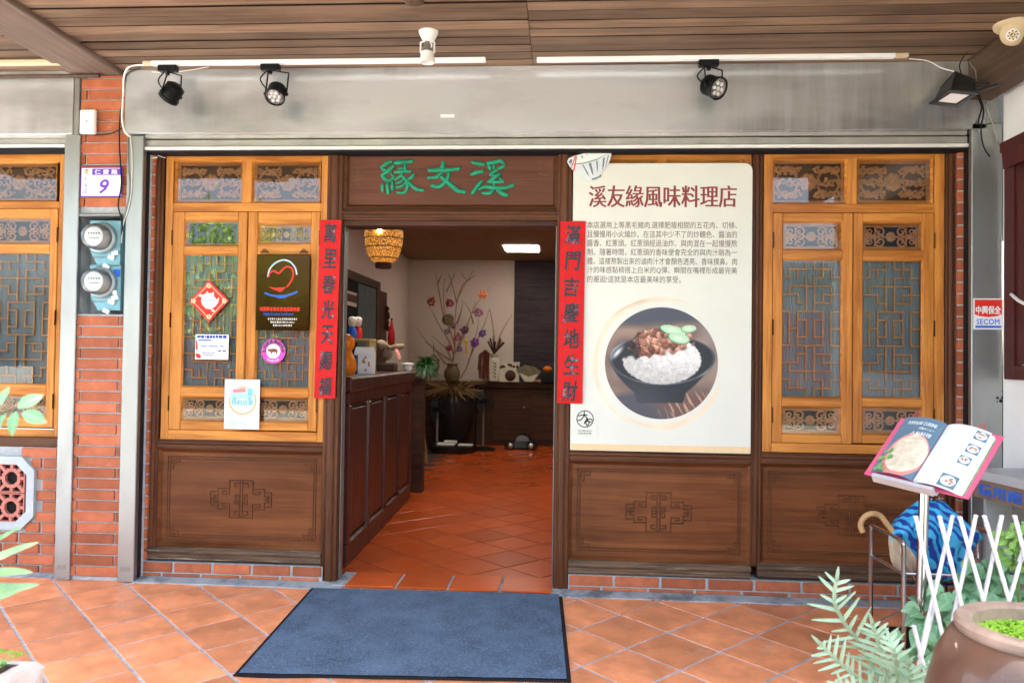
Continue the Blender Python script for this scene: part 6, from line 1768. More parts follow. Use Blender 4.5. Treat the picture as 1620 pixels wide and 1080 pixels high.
# ================================================================== water jar
M['jar'] = plain('brown_glaze', (.115, .053, .034), .42, var=.4, vs_=4, spec=.4, coat=.3, wear=(.66, .62, .60), wscale=30, wthr=.635, wear2=(.07, .04, .03), w2scale=4, w2thr=.5, bump=.25, bs=22, rvar=.1)
M['jarrim'] = plain('worn_rim_glaze', (.26, .18, .14), .35, spec=.4, var=.4, vs_=9, bump=.2, bs=25)
M['soil'] = plain('dark_soil', (.04, .03, .022), .9, var=.3, vs_=30)
yj = -2.55
JC = U(1652, 990, yj); RO = (JC.x - U(1525, 985, yj).x)
jr = thing('ceramic_jar', 'big brown glazed water jar with bright duckweed, lower right corner', 'jar', (JC.x, yj, gz(yj)))
zr = JC.z; zg = gz(yj)
mb = MB(); hJ = zr - zg
mb.lathe([(RO * .9, 0), (RO * 1.1, hJ * .08), (RO * 1.30, hJ * .35), (RO * 1.42, hJ * .58), (RO * 1.39, hJ * .74), (RO * 1.26, hJ * .87), (RO * 1.08, hJ * .955), (RO * 1.0, hJ * .965)], (JC.x, yj, zg), 56, cap=False); mb.build('body', M['jar'], jr, smooth=True)
mb = MB(); mb.lathe([(RO * .99, -.03), (RO * 1.03, -.016), (RO * 1.03, -.004), (RO * .99, .004), (RO * .86, .005), (RO * .80, -.004), (RO * .79, -.03), (RO * .83, -.09)], (JC.x, yj, zr), 56, cap=False); mb.build('rim', M['jarrim'], jr, smooth=True)
mb = MB(); mb.lathe([(0, -.040), (RO * .84, -.040)], (JC.x, yj, zr), 32); M['pond'] = plain('pond_water', (.02, .035, .01), .1); mb.build('water', M['pond'], jr)
M['duck'] = leafmat('duckweed_green', (.20, .42, .03), (.34, .58, .06), .5, .25)
mb = MB(); rj = random.Random(4)
for k in range(5200):
    a = rj.uniform(0, 6.283); d = RO * .82 * rj.random() ** .5; s = rj.uniform(.0025, .0048); x, y = JC.x + d * math.cos(a), yj + d * math.sin(a); z = zr - .037 + rj.uniform(0, .005); o = rj.uniform(0, 6.28); tl = rj.uniform(-.4, .4)
    mb.add([(x + s * math.cos(o + i * 1.257), y + s * math.sin(o + i * 1.257), z + s * tl * math.cos(i * 1.257)) for i in range(5)], [(0, 1, 2, 3, 4)])
mb.build('duckweed', M['duck'], jr, kind='stuff')

# ================================================================== plants
M['fern'] = leafmat('blue_green_frond', (.34, .50, .33), (.52, .66, .48), .5, .3)
M['leafg'] = leafmat('mid_green_leaf', (.10, .27, .13), (.24, .45, .24), .4, .25, vein=True)
M['leafl'] = leafmat('light_green_leaf', (.13, .30, .05), (.26, .46, .10), .4, .3, vein=True)
M['leafp'] = leafmat('pale_green_leaf', (.09, .25, .10), (.20, .37, .19), .35, .3, vein=True)
M['stem'] = plain('green_stem', (.12, .20, .07), .6)
M['twig'] = plain('brown_twig', (.12, .08, .05), .7)
def lobe(P, d, nrm, L, wd, droop):
    """a lobe outline from P along d, in the plane with side vector s"""
    s = d.cross(nrm).normalized()
    prof = ((0, .45), (.2, .5), (.5, .48), (.75, .36), (.92, .18), (1, 0))
    a = [P + d * L * t + s * wd * w - nrm * droop * t * t for t, w in prof]
    b = [P + d * L * t - s * wd * w - nrm * droop * t * t for t, w in prof[:-1]][::-1]
    return a + b
def frond(pts, name, parent, mat, L0, w0, n=11, facing=None, prof=None):
    S_ = crv(pts, 8); N = len(S_); mb = MB()
    fc = facing or (CP - S_[N // 2]).normalized()
    mb.tube(S_, [.0035 * (1.2 - i / N) + .0008 for i in range(N)], 5)
    # blade along the spine
    for i in range(N - 1):
        t = (S_[i + 1] - S_[i]).normalized(); s = t.cross(fc).normalized(); wb = w0 * .55
        mb.add([S_[i] - s * wb, S_[i] + s * wb, S_[i + 1] + s * wb, S_[i + 1] - s * wb], [(0, 1, 2, 3)])
    for k in range(n):
        u_ = .18 + .78 * k / (n - 1); i = min(int(u_ * (N - 1)), N - 2); t = (S_[i + 1] - S_[i]).normalized()
        ln = L0 * (math.sin(math.pi * min(1, .22 + u_ * .72)) ** .8) * rnd.uniform(.6, 1.25)
        for sd in (-1, 1):
            s = t.cross(fc).normalized() * sd
            d = (s * .82 + t * .62 + fc * rnd.uniform(-.15, .15)).normalized()
            o = lobe(S_[i] + t * rnd.uniform(-.005, .005), d, fc, ln, w0 * rnd.uniform(.85, 1.15), ln * rnd.uniform(.05, .3)); mb.add(o, [list(range(len(o)))])
    t = (S_[-1] - S_[-2]).normalized(); o = lobe(S_[-1] - t * .01, t, fc, L0 * .5, w0, 0); mb.add(o, [list(range(len(o)))])
    return mb.build(name, M[mat], parent)
fp = thing('fern_plant', 'pale blue-green fern with deeply lobed fronds by the rack\'s front leg', 'fern', U(1400, 1120, -1.95))
fb = U(1402, 1130, -1.95)
for pts, L0, w0, n in (((fb, (1392, 1080), (1364, 1023), (1336, 985), (1320, 950), (1324, 914)), .085, .0125, 10),
                       ((fb, (1375, 1085), (1345, 1062), (1320, 1040), (1296, 1016)), .075, .0125, 8),
                       ((fb, (1404, 1080), (1398, 1045), (1388, 1012), (1380, 985)), .08, .014, 9),
                       ((fb, (1415, 1095), (1420, 1060), (1414, 1030), (1406, 1006)), .07, .014, 8),
                       ((fb, (1380, 1105), (1350, 1090), (1325, 1082)), .07, .013, 7),
                       ((fb, (1428, 1100), (1440, 1075), (1437, 1050)), .06, .016, 7), ((fb, (1440, 1110), (1462, 1085), (1480, 1050)), .07, .015, 8)):
    P = [pts[0]] + [U(a, b, -1.95 - .03 * i - rnd.uniform(-.03, .03)) for i, (a, b) in enumerate(pts[1:])]
    frond(P, 'frond', fp, 'fern', L0 * 1.3, w0 * .86, n + 1)
def leafmesh(name, mat, prof, fold=.18, bend=.25):
    v, f = [], []
    for (t, w) in prof:
        v += [(-w, t, w * fold - bend * t * t), (0, t, -bend * t * t), (w, t, w * fold - bend * t * t)]
    for i in range(len(prof) - 1):
        a = i * 3; f += [(a, a + 1, a + 4, a + 3), (a + 1, a + 2, a + 5, a + 4)]
    mb = MB(); mb.add(v, f); return mb.mesh(name, M[mat], True)
HEART = ((-.06, .16), (0, .36), (.12, .46), (.35, .46), (.6, .33), (.82, .15), (1, .0))
OVAL = ((0, .02), (.12, .16), (.35, .28), (.6, .27), (.82, .16), (1, .0))
lm = {k: leafmesh('leaf', k, p) for k, p in (('leafg', HEART), ('leafl', OVAL), ('leafp', OVAL))}
def leafrot(face, tip):
    z = face.normalized(); y = (tip - z * tip.dot(z)).normalized(); x = y.cross(z)
    return Matrix((x, y, z)).transposed().to_euler()
def bush(label, cat, base, cen, rad, n, key, size, seed, name='leafy_plant', down=.4):
    rb_ = random.Random(seed)
    t = thing(name, label, cat, base)
    for k in range(n):
        d = Vector((rb_.gauss(0, 1), rb_.gauss(0, 1), rb_.gauss(0, 1))).normalized() * (rb_.random() ** .45)
        p = Vector((cen[0] + d.x * rad[0], cen[1] + d.y * rad[1], cen[2] + d.z * rad[2]))
        face = Vector((rb_.uniform(-.6, .6) + d.x * .3, -.55 + rb_.uniform(-.4, .4), .75 + rb_.uniform(-.4, .4)))
        tip = Vector((rb_.uniform(-1, 1) + d.x, -.3 + rb_.uniform(-.4, .4), -down + rb_.uniform(-.4, .4)))
        inst('leaf', lm[key], p, t, rot=leafrot(face, tip), scale=size * rb_.uniform(.65, 1.25))
    mb = MB()
    for k in range(7):
        e = Vector((cen[0] + rad[0] * rb_.uniform(-.7, .7), cen[1] + rad[1] * rb_.uniform(-.7, .7), cen[2] + rad[2] * rb_.uniform(-.3, .8)))
        mb.tube(bez(base, (Vector(base) + e) / 2 + Vector((rb_.uniform(-.05, .05), 0, .06)), e, 8), .0035, 5)
    mb.build('stems', M['stem'], t, smooth=True)
    return t
c_ = U(1525, 985, -1.45)
bush('lush green plant with heart-shaped leaves between trellis and rack', 'plant', (c_.x, -1.45, gz(-1.45)), c_, (.19, .16, .15), 150, 'leafg', .058, 3)
c_ = U(1585, 925, -1.2)
bush('green leafy plant behind the upper right poles of the trellis', 'plant', (c_.x, -1.2, gz(-1.2)), c_, (.17, .14, .15), 140, 'leafg', .058, 8)
c_ = U(1470, 1050, -1.55)
bush('low green leaves between the fern and the water jar', 'plant', (c_.x, -1.55, gz(-1.55)), c_, (.12, .12, .16), 55, 'leafg', .058, 12)
c_ = U(1612, 858, -1.5)
bush('small light green bush at the right edge above the jar', 'plant', (c_.x + .06, -1.5, gz(-1.5)), c_, (.09, .10, .09), 110, 'leafl', .036, 21, 'small_shrub')
# foreground left: stone planter, strap leaves, young branch
yp = -2.15
M['rock'] = plain('pale_rock', (.50, .44, .41), .85, var=.3, vs_=7, bump=.5, bs=20)
M['moss'] = leafmat('moss_green', (.10, .28, .02), (.24, .46, .05), .6, .2)
A = U(68, 1046, yp); B = U(0, 1038, yp)
pl = thing('stone_planter', 'rough pale stone planter with bright moss in the lower left corner', 'planter', (A.x - .3, yp, gz(yp)))
mb = MB(); zt_ = A.z
bx_ = [(A.x, yp - .0), (A.x - .75, yp + .06), (A.x - .75, yp - .5), (A.x - .06, yp - .5)]
nx = 14
v, f = [], []
per = []
for i in range(4):
    a, b = Vector(bx_[i]), Vector(bx_[(i + 1) % 4])
    for k in range(nx): per.append(a.lerp(b, k / nx))
lev = (gz(yp), zt_ * .35, zt_ * .7, zt_ - .02, zt_, zt_)
cc = Vector((A.x - .39, yp - .25))
for j, z in enumerate(lev):
    for p in per:
        e = .02 * noise.noise((p.x * 7, p.y * 7, z * 7)) + .008 * noise.noise((p.x * 25, p.y * 25, z * 25))
        q2 = cc + (p - cc) * ((1.0 + e * 3) if j < 4 else (.97 if j == 4 else .86)); v.append((q2.x, q2.y, z + (e * .5 if j else 0)))
n_ = len(per)
for j in range(len(lev) - 1):
    for k in range(n_): f.append((j * n_ + k, j * n_ + (k + 1) % n_, (j + 1) * n_ + (k + 1) % n_, (j + 1) * n_ + k))
o0 = (len(lev) - 1) * n_
mb.add(v, f); mb.build('stone_trough', M['rock'], pl, smooth=True)
mb = MB(); mb.add([(p.x * .86 + cc.x * .14, p.y * .86 + cc.y * .14, zt_ - .006) for p in per], [list(range(n_))]); mb.build('soil', M['soil'], pl)
mb = MB(); rj = random.Random(9)
for k in range(3000):
    x, y = rj.uniform(A.x - .68, A.x - .06), rj.uniform(yp - .46, yp + .03); h_ = .03 * max(0, noise.noise((x * 9, y * 9, 3)) + .5); s = rj.uniform(.004, .008); o = rj.uniform(0, 6.28)
    mb.add([(x + s * math.cos(o + i * 2.1), y + s * math.sin(o + i * 2.1), zt_ + h_ + (s * rj.uniform(.3, 1.3) if i == 0 else 0)) for i in range(3)], [(0, 1, 2)])
mb.build('moss', M['moss'], pl, kind='stuff')
sp_ = thing('strap_leaf_plant', 'plant with long strap-like leaves at the left edge over the brick wall', 'plant', (A.x - .45, -2.5, gz(-2.5)))
root = U(-70, 985, -2.5)
M['strap'] = leafmat('strap_leaf', (.03, .16, .06), (.30, .44, .18), .35, .2)
for k, (pts, wd) in enumerate(((((-30, 870), (5, 848), (36, 831)), .012), (((-30, 900), (15, 873), (62, 857)), .016), (((-40, 915), (10, 904), (52, 905)), .015), (((-30, 935), (20, 930), (62, 924)), .017), (((-40, 960), (-10, 948), (40, 930)), .013))):
    P = crv([root] + [U(a, b, -2.5 - .05 * i - .02 * k) for i, (a, b) in enumerate(pts)], 7); N = len(P)
    v, f = [], []
    for i, p in enumerate(P):
        t = (P[min(i + 1, N - 1)] - P[max(i - 1, 0)]).normalized(); s = t.cross(Vector((0, -.75, .66))).normalized(); w_ = wd * math.sin(math.pi * min(1, (.12 + .88 * i / (N - 1)))) ** .6 if i < N - 1 else 0.0005
        v += [p - s * w_, p - Vector((0, -.004, .006)) * (w_ / wd), p + s * w_]
    for i in range(N - 1): a = i * 3; f += [(a, a + 1, a + 4, a + 3), (a + 1, a + 2, a + 5, a + 4)]
    mb = MB(); mb.add(v, f); mb.build('leaf', M['strap'], sp_, smooth=True)
mb = MB(); mb.tube([root, Vector((root.x, root.y, gz(-2.5)))], .014, 8); mb.build('stem', M['stem'], sp_, smooth=True)
yb = -3.0
yg_ = thing('young_shrub', 'young shrub reaching in with pale oval leaves at the left edge', 'shrub', (U(-60, 700, yb).x, yb, gz(yb)))
S0 = Vector((U(-60, 700, yb).x, yb, gz(yb)))
mb = MB(); mb.tube(crv([S0, U(-55, 800, yb), U(-30, 690, yb), U(0, 655, yb), U(28, 645, yb)], 6), .0035, 6); mb.tube([U(0, 655, yb), U(30, 656, yb)], .002, 5); mb.build('stem', M['twig'], yg_, smooth=True)
for (x, y, tx, ty, s) in ((2, 640, -.25, .9, .042), (28, 645, .55, .6, .047), (26, 650, .0, -1, .046), (36, 652, .9, -.25, .046), (10, 652, -.5, -.9, .03), (2, 662, -.2, -1, .035), (-18, 640, -.4, .9, .04)):
    inst('leaf', lm['leafp'], U(x, y, yb), yg_, rot=leafrot(Vector((rnd.uniform(-.3, .3), -1, .45)), Vector((tx, -.15, ty))), scale=s * 1.15)

# ================================================================== inside the restaurant
YB_ = 7.85; ZI = 2.885; XL = U(648, 500, YB_).x
def wallbox(nm, label, x0, x1, y0, y1, z0, z1, mat):
    mb = MB(); mb.box(x0, x1, y0, y1, z0, z1); return tag(mb.build(nm, M[mat]), label, 'wall')
xp = U(813, 500, YB_).x
wallbox('interior_wall', 'cream plaster back wall behind the flowering branches', XL - .12, xp, YB_, YB_ + .1, -.02, ZI, 'plaster')
wallbox('woven_wall_panel', 'dark woven panel covering the right part of the back wall', xp + .001, 2.0, YB_ - .02, YB_ + .1, -.02, ZI, 'darkweave')
wallbox('interior_wall', 'cream plaster side wall behind the reception counter', XL - .12, XL, .142, YB_ - .002, -.02, ZI, 'plaster')
wallbox('interior_wall', 'plaster side wall out of sight on the right of the dining room', 2.0, 2.1, .142, YB_ + .1, -.02, ZI, 'plaster')
mb = MB(); mb.box(XL - .1, 2.05, .142, YB_ + .1, ZI + .001, ZI + .06); ic = mb.build('interior_ceiling', M['beamd'], kind='structure')
for i in range(3):
    for j in range(6):
        xa, ya = XL + .02 + i * 1.45, .16 + j * 1.3
        if xa > 1.9: continue
        mb = MB(); mb.box(xa, min(xa + 1.443, 2.0), ya, min(ya + 1.293, YB_ - .02), ZI - .008, ZI, .002); mb.build('ceiling_panel', M['inceil'], ic)
# lit ceiling panel
M['panelglow'] = plain('lit_diffuser', (.8, .8, .8), .5, emit=(1, .90, .88), es=1.7)
a, b = UZ(785, 388, ZI - .012), UZ(853, 397.5, ZI - .012); c = UZ(845, 388, ZI - .012)
t = thing('ceiling_light', 'lit rectangular ceiling light inside the restaurant', 'ceiling light', ((a.x + b.x) / 2, (a.y + b.y) / 2, ZI))
mb = MB(); mb.box(a.x + .1, b.x, b.y, a.y, ZI - .022, ZI - .010, .003); mb.build('diffuser', M['panelglow'], t)
mb = MB(); mb.box(a.x + .07, b.x + .03, b.y - .03, a.y + .03, ZI - .0155, ZI - .009, .003); mb.build('frame', M['white'], t)
# two added fill panels, never in view, put in only to light the room
for (x_, y_) in ((-1.3, 2.4), (.9, 2.8)):
    tl = thing('ceiling_light', 'added unseen fill light near the door inside the restaurant' if x_ < 0 else 'added unseen fill light over the right half of the dining room', 'ceiling light', (x_, y_, ZI), 'added unseen fill lights inside')
    mb = MB(); mb.box(x_ - .3, x_ + .3, y_ - .3, y_ + .3, ZI - .022, ZI - .0095, .003); mb.build('diffuser', M['panelglow'], tl)
# rattan lamp
yl_ = 1.25
m_, n_t, p_ = base('lit_rattan'); L__ = n_t.links.new
tc = n_t.nodes.new('ShaderNodeTexCoord'); wv = n_t.nodes.new('ShaderNodeTexNoise'); wv.inputs['Scale'].default_value = 110; wv.inputs['Detail'].default_value = 2; L__(tc.outputs['Object'], wv.inputs['Vector'])
rp = n_t.nodes.new('ShaderNodeValToRGB'); e = rp.color_ramp.elements; e[0].position = .40; e[0].color = (.05, .015, .003, 1); e[1].position = .62; e[1].color = (.75, .30, .055, 1); L__(wv.outputs[0], rp.inputs[0]); L__(rp.outputs[0], p_.inputs['Base Color']); L__(rp.outputs[0], p_.inputs['Emission Color']); p_.inputs['Emission Strength'].default_value = .07
M['rattan'] = m_
lc_ = U(607, 392, yl_)
t = thing('rattan_lamp', 'lit woven rattan lamp hanging just inside the doorway', 'lamp', lc_)
kx = .0047
mb = MB(); mb.lathe([(30 * kx, 30 * kx), (31 * kx, 20 * kx), (29.5 * kx, 5 * kx), (26.5 * kx, -8 * kx), (21 * kx, -19 * kx), (13 * kx, -24 * kx)], lc_, 36); mb.v = [(x, y, z) for x, y, z in mb.v]; mb.build('woven_shade', M['rattan'], t, smooth=True)
mb = MB()
for (r, z) in ((30.5, 28), (31.3, 14), (28.5, 0), (22.5, -17)): mb.tube([lc_ + Vector((r * kx * math.cos(a), r * kx * math.sin(a), z * kx)) for a in [k * 2 * math.pi / 32 for k in range(32)]], .004, 6, closed=True)
mb.build('hoops', M['twig'], t, smooth=True)
mb = MB(); mb.lathe([(0, -24 * kx), (13 * kx, -24 * kx), (13.5 * kx, -30 * kx), (12 * kx, -33 * kx), (0, -33 * kx)], lc_, 24); mb.build('wooden_foot', M['darkwood'], t, smooth=True)
M['bulb'] = plain('lit_bulb', (1, .9, .7), .5, emit=(1, .78, .45), es=12)
mb = MB(); mb.ball(lc_ + Vector((0, -30.5 * kx, 24 * kx)), .018, 12, 8); mb.build('bulb', M['bulb'], t, smooth=True)
mb = MB(); mb.tube([lc_ + Vector((0, 0, 28 * kx)), Vector((lc_.x, lc_.y, ZI - .01))], .006, 6); mb.build('cord', M['black'], t, smooth=True)
# reception counter
ct = thing('reception_counter', 'dark mahogany panelled reception counter just inside the door', 'counter', (-1.5, 1.5, 0))
SH = Matrix(((1, -.031, 0, 0), (0, 1, 0, 0), (0, 0, 1, 0), (0, 0, 0, 1)))
XF = -1.195
ZT = 1.205
def cbox(nm, x0, x1, y0, y1, z0, z1, c=.004, mat='mahog'):
    mb = MB(); mb.box(x0, x1, y0, y1, z0, z1, c); mb.xf(SH); return mb.build(nm, M[mat], ct)
cbox('carcass', XF - .55, XF - .034, .33, 2.80, .0, ZT - .07)
cbox('plinth', XF - .5, XF - .004, .32, 2.81, .002, .14)
cbox('worktop', XF - .58, XF + .022, .29, 2.83, ZT - .10, ZT, .014)
cbox('head_rail', XF - .3, XF - .001, .32, 2.81, ZT - .18, ZT - .102, .006)
for k in range(5):
    yy = .33 + k * .6; cbox('stile', XF - .05, XF + .001, yy, min(yy + .075, 2.81), .142, ZT - .182, .008)
for k in range(4):
    yy = .33 + .075 + k * .6
    mb = MB(); 
    for (e, d0, d1) in ((0, -.002, -.026), (.014, -.030, -.014)):
        y0_, y1_, z0_, z1_ = yy + e, yy + .525 - e, .142 + e, ZT - .172 - e
        w_ = .012
        a_ = [(XF + d0, y0_, z0_), (XF + d0, y1_, z0_), (XF + d0, y1_, z1_), (XF + d0, y0_, z1_)]; b_ = [(XF + d1, y0_ + w_, z0_ + w_), (XF + d1, y1_ - w_, z0_ + w_), (XF + d1, y1_ - w_, z1_ - w_), (XF + d1, y0_ + w_, z1_ - w_)]
        mb.add(a_ + b_, [(i, (i + 1) % 4, (i + 1) % 4 + 4, i + 4) for i in range(4)])
    mb.box(XF - .04, XF - .013, yy + .03, yy + .495, .175, ZT - .21, .005); mb.xf(SH); mb.build('raised_panel', M['mahog'], ct)
# kitchen hatch and dark board on the side wall
def wy(px, py): return UX(px, py, XL)
hy0, hy1 = wy(548, 500).y, wy(594.5, 500).y; hz0, hz1 = .9, wy(594, 457).z
kh = thing('kitchen_hatch', 'dark framed hatch to the kitchen in the side wall', 'hatch', (XL, (hy0 + hy1) / 2, hz0))
hy0 = min(hy0, 1.6)
mb = MB(); mb.box(XL, XL + .03, hy1 - .05, hy1 + .12, hz0, hz1 + .10, .004); mb.box(XL, XL + .03, hy0, hy1 - .051, hz1, hz1 + .10, .004); mb.build('frame', M['darkwood'], kh)
mb = MB(); mb.box(XL, XL + .004, hy0, hy1 - .052, hz0, hz1 - .001); mb.build('dark_opening', M['dark'], kh)
M['curt'] = plain('grey_curtain', (.10, .125, .125), .7, var=.2, vs_=8)
mb = MB(); mb.box(XL + .005, XL + .015, wy(565, 500).y, hy1 - .06, hz0, hz1 - .01); mb.build('curtain', M['curt'], kh)
mb = MB(); mb.box(XL + .005, XL + .02, hy0, wy(562, 470).y, wy(555, 484).z, wy(555, 462).z); mb.build('pale_shelf', M['plaster'], kh)  # pale shelf in the plain plaster colour
mb = MB(); mb.box(XL + .021, XL + .025, hy0, wy(562, 470).y, wy(555, 478).z, wy(555, 466).z); mb.build('menu_sign', M['darkwood'], kh)
mb = MB(); q1, q2 = wy(598, 500), wy(608.5, 500); mb.box(XL, XL + .03, q1.y, q2.y, .8, wy(603, 461).z, .004); tag(mb.build('wall_board', M['darkwood']), 'tall dark board with carved edge on the side wall', 'board')
mb = MB(); 
for k in range(16): mb.ball(U(609 + rnd.uniform(-2, 5), 488 + k * 2.2, q2.y - .1), rnd.uniform(.02, .045), 6, 4, (1, .5, 1), .4)
tag(mb.build('dried_garland', M['darkwood'], smooth=True), 'dark dried garland hanging beside the tall board', 'garland')
# things on the counter
yo = 1.4
def Q(x, y, d=yo): return U(x, y, d)
def onctr(px, d): p = U(px, 575, d); return Vector((p.x, d, ZT + .001))
M['orangec'] = plain('orange_ceramic', (.72, .18, .015), .3)
b0 = onctr(547, .75)
t = thing('orange_figure', 'round orange ceramic figure at the near end of the counter', 'figurine', b0)
mb = MB(); mb.lathe([(0, 0), (.055, 0), (.075, .04), (.07, .10), (.045, .15), (.03, .17)], b0, 20); mb.build('body', M['orangec'], t, smooth=True)
mb = MB(); mb.ball(b0 + Vector((0, 0, .22)), .062, 16, 10, (1, .9, 1.05)); mb.build('head', M['orangec'], t, smooth=True)
b0 = onctr(577, 1.15)
t = thing('gift_box', 'white printed gift box with dark gable side on the counter', 'box', b0)
s_ = .068
mb = MB(); mb.box(b0.x - s_, b0.x + s_, b0.y - .05, b0.y + .05, ZT + .001, ZT + .155, .002)
mb.add([(b0.x - s_, b0.y - .05, ZT + .155), (b0.x + s_, b0.y - .05, ZT + .155), (b0.x + s_, b0.y + .05, ZT + .155), (b0.x - s_, b0.y + .05, ZT + .155), (b0.x - s_, b0.y, ZT + .2), (b0.x + s_, b0.y, ZT + .2)], [(0, 1, 5, 4), (2, 3, 4, 5), (1, 2, 5), (3, 0, 4)]); mb.build('carton', M['paperw'], t)
mb = MB(); mb.box(b0.x - s_ - .0015, b0.x - s_ + .03, b0.y - .0515, b0.y + .0515, ZT + .003, ZT + .14); M['tealb'] = plain('dark_teal_print', (.03, .11, .15), .5); mb.build('teal_side', M['tealb'], t)
for k in range(8):
    xx, zz = b0.x + rnd.uniform(-.03, .05), ZT + rnd.uniform(.02, .13); mb = MB(); flat(mb, [(xx, zz), (xx + .014, zz), (xx + .014, zz + .018), (xx, zz + .018)], b0.y - .051 - k * 1e-5); mb.build('printed_figure', M['ph_meat'], t)
for k, (px_, c_, d_) in enumerate(((556, 'blue', 2.0), (565, 'redp', 2.05))):
    b0 = onctr(px_, d_); hb = U(px_, 535, d_).z
    t = thing('painted_figurine', ('blue' if k == 0 else 'red') + ' and white painted figurine on the yellow riser', 'figurine', Vector((b0.x, d_, hb)), 'painted figurines on the counter')
    mb = MB(); mb.lathe([(0, 0), (.035, 0), (.042, .04), (.03, .085), (.02, .1)], (b0.x, d_, hb), 16); mb.build('robe', M[c_], t, smooth=True)
    mb = MB(); mb.ball(Vector((b0.x, d_, hb + .13)), .034, 14, 10, (1, 1, 1.1)); mb.build('head', M['plaster'], t, smooth=True)
    mb = MB(); mb.ball(Vector((b0.x, d_ + .008, hb + .158)), .036, 14, 10, (1, .9, .8)); mb.build('hat', M['whitep'], t, smooth=True)
b0 = onctr(572, 2.0); zt2 = U(572, 535.5, 2.0).z
M['yell'] = plain('yellow_laminate', (.40, .30, .14), .5)
mb = MB(); mb.box(U(548, 560, 2.1).x, U(591, 560, 2.1).x, 1.95, 2.2, zt2 - .03, zt2 - .001, .003); mb.box(U(586, 560, 2.1).x, U(591, 560, 2.1).x, 1.95, 2.2, ZT + .001, zt2 - .031); mb.box(U(548, 560, 2.1).x, U(552, 560, 2.1).x, 1.95, 2.2, ZT + .001, zt2 - .031); tag(mb.build('shelf_riser', M['yell']), 'yellow wooden riser shelf on the counter behind the gift box', 'shelf')
b0 = onctr(617, 2.45)
mb = MB(); mb.box(b0.x - .115, b0.x + .06, 2.38, 2.52, ZT + .001, ZT + .075, .012); M['blkw'] = plain('grey_wood_block', (.10, .065, .05), .6, var=.2); blk = mb.build('wooden_block', M['blkw']); tag(blk, 'grey wooden block under the driftwood on the counter', 'block')
M['drift'] = plain('pale_driftwood', (.36, .27, .18), .7, var=.3, vs_=20)
mb = MB(); P = crv([Q(598, 547, 2.4), Q(606, 545, 2.4), Q(618, 550, 2.42), Q(628, 549, 2.4), Q(640, 547.5, 2.4)], 5); mb.tube(P, [.022 + .02 * math.sin(i * .5) * (1 - i / len(P)) + .012 * (1 - i / len(P)) for i in range(len(P))], 10); mb.ball(Q(613, 560, 2.44), .05, 12, 8, (1, .8, 1.1), .3); tag(mb.build('driftwood', M['drift'], smooth=True), 'knotty pale driftwood ornament on the wooden block', 'ornament')
b0 = Q(619, 540, 2.62); 
t = thing('red_bottle', 'deep red gourd-shaped bottle behind the driftwood', 'bottle', b0); kk = .0058
mb = MB(); mb.lathe([(0, -8 * kk), (5 * kk, -8 * kk), (6 * kk, 5 * kk), (5.5 * kk, 13 * kk), (3.5 * kk, 22 * kk), (1.8 * kk, 30 * kk), (1.6 * kk, 34 * kk)], b0, 18); M['deepred'] = plain('deep_red_glaze', (.28, .012, .015), .25); mb.build('body', M['deepred'], t, smooth=True)
mb = MB(); mb.lathe([(1.6 * kk, 34 * kk), (2 * kk, 37 * kk), (0, 38 * kk)], b0, 12); mb.build('stopper', M['darkwood'], t, smooth=True)
b0 = onctr(645, 2.62)
mb = MB(); mb.lathe([(0, 0), (.03, 0), (.042, .03), (.035, .05)], b0, 16); mb.ball(b0 + Vector((0, 0, .06)), .045, 12, 8, (1.3, 1, .35), .4); tag(mb.build('small_bowl', M['paperw'], smooth=True), 'little bowl with crumpled white napkin at the counter\'s far end', 'bowl')
mb = MB(); a = Q(628, 553, 2.3); mb.add([Q(624, 553, 2.3), Q(629, 551.5, 2.32), Q(635, 566, 2.26), Q(631, 569, 2.25)], [(0, 1, 2, 3)]); mb.add([tuple(Vector(p) + Vector((0, .004, 0))) for p in mb.v], [(3, 2, 1, 0)]); tag(mb.build('red_card', M['coral']), 'small red card leaning on the wooden block', 'card')

# back of the room
yk = 7.55
kb_ = .00965
def Bx(l, t, r, b, y): return U(l, (t + b) / 2, y).x, U(r, (t + b) / 2, y).x, U((l + r) / 2, b, y).z, U((l + r) / 2, t, y).z
x0, x1, z0, z1 = Bx(752, 604, 900, 697, yk)
cb = thing('low_cabinet', 'long dark low cabinet against the woven wall panel', 'cabinet', (x0, yk, 0))
mb = MB(); mb.box(x0, 1.4, yk - .05, YB_ - .03, z1 - .10, z1, .01); mb.build('worktop', M['darkwood'], cb)
mb = MB(); mb.box(x0 + .04, 1.36, yk, YB_ - .03, 0.002, z1 - .102, .005); mb.build('carcass', M['darkwood'], cb)
for k in range(3):
    mb = MB(); xa = x0 + .25 + k * .62; mb.box(xa, xa + .58, yk - .012, yk - .0005, .08, z1 - .16, .01); d_ = mb.build('door', M['darkwood'], cb)
    m2 = MB(); m2.ball((xa + .5, yk - .02, z1 * .6), .018, 8, 6); m2.build('knob', M['chrome'], d_, smooth=True)
ztop = z1
x0b, x1b, z0b, z1b = Bx(650, 602, 752, 697, yk + .1)
mb = MB(); mb.box(x0b - .3, x1b, yk + .05, YB_ - .01, .002, z1b, .01); lb = thing('low_cabinet', 'dark sideboard behind the big vat, left of the low cabinet', 'cabinet', (x0b, yk, 0)); mb.build('carcass', M['darkwood'], lb)
def lathe_thing(nm, label, cat, c, prof, mat, n=24, part='body'):
    t = thing(nm, label, cat, c); mb = MB(); mb.lathe(prof, c, n); mb.build(part, M[mat], t, smooth=True); return t
M['vatg'] = plain('dark_glaze', (.022, .016, .014), .22)
vc = Vector((U(716, 650, 7.1).x, 7.1, 0.0)); zv = U(716, 624, 7.1).z
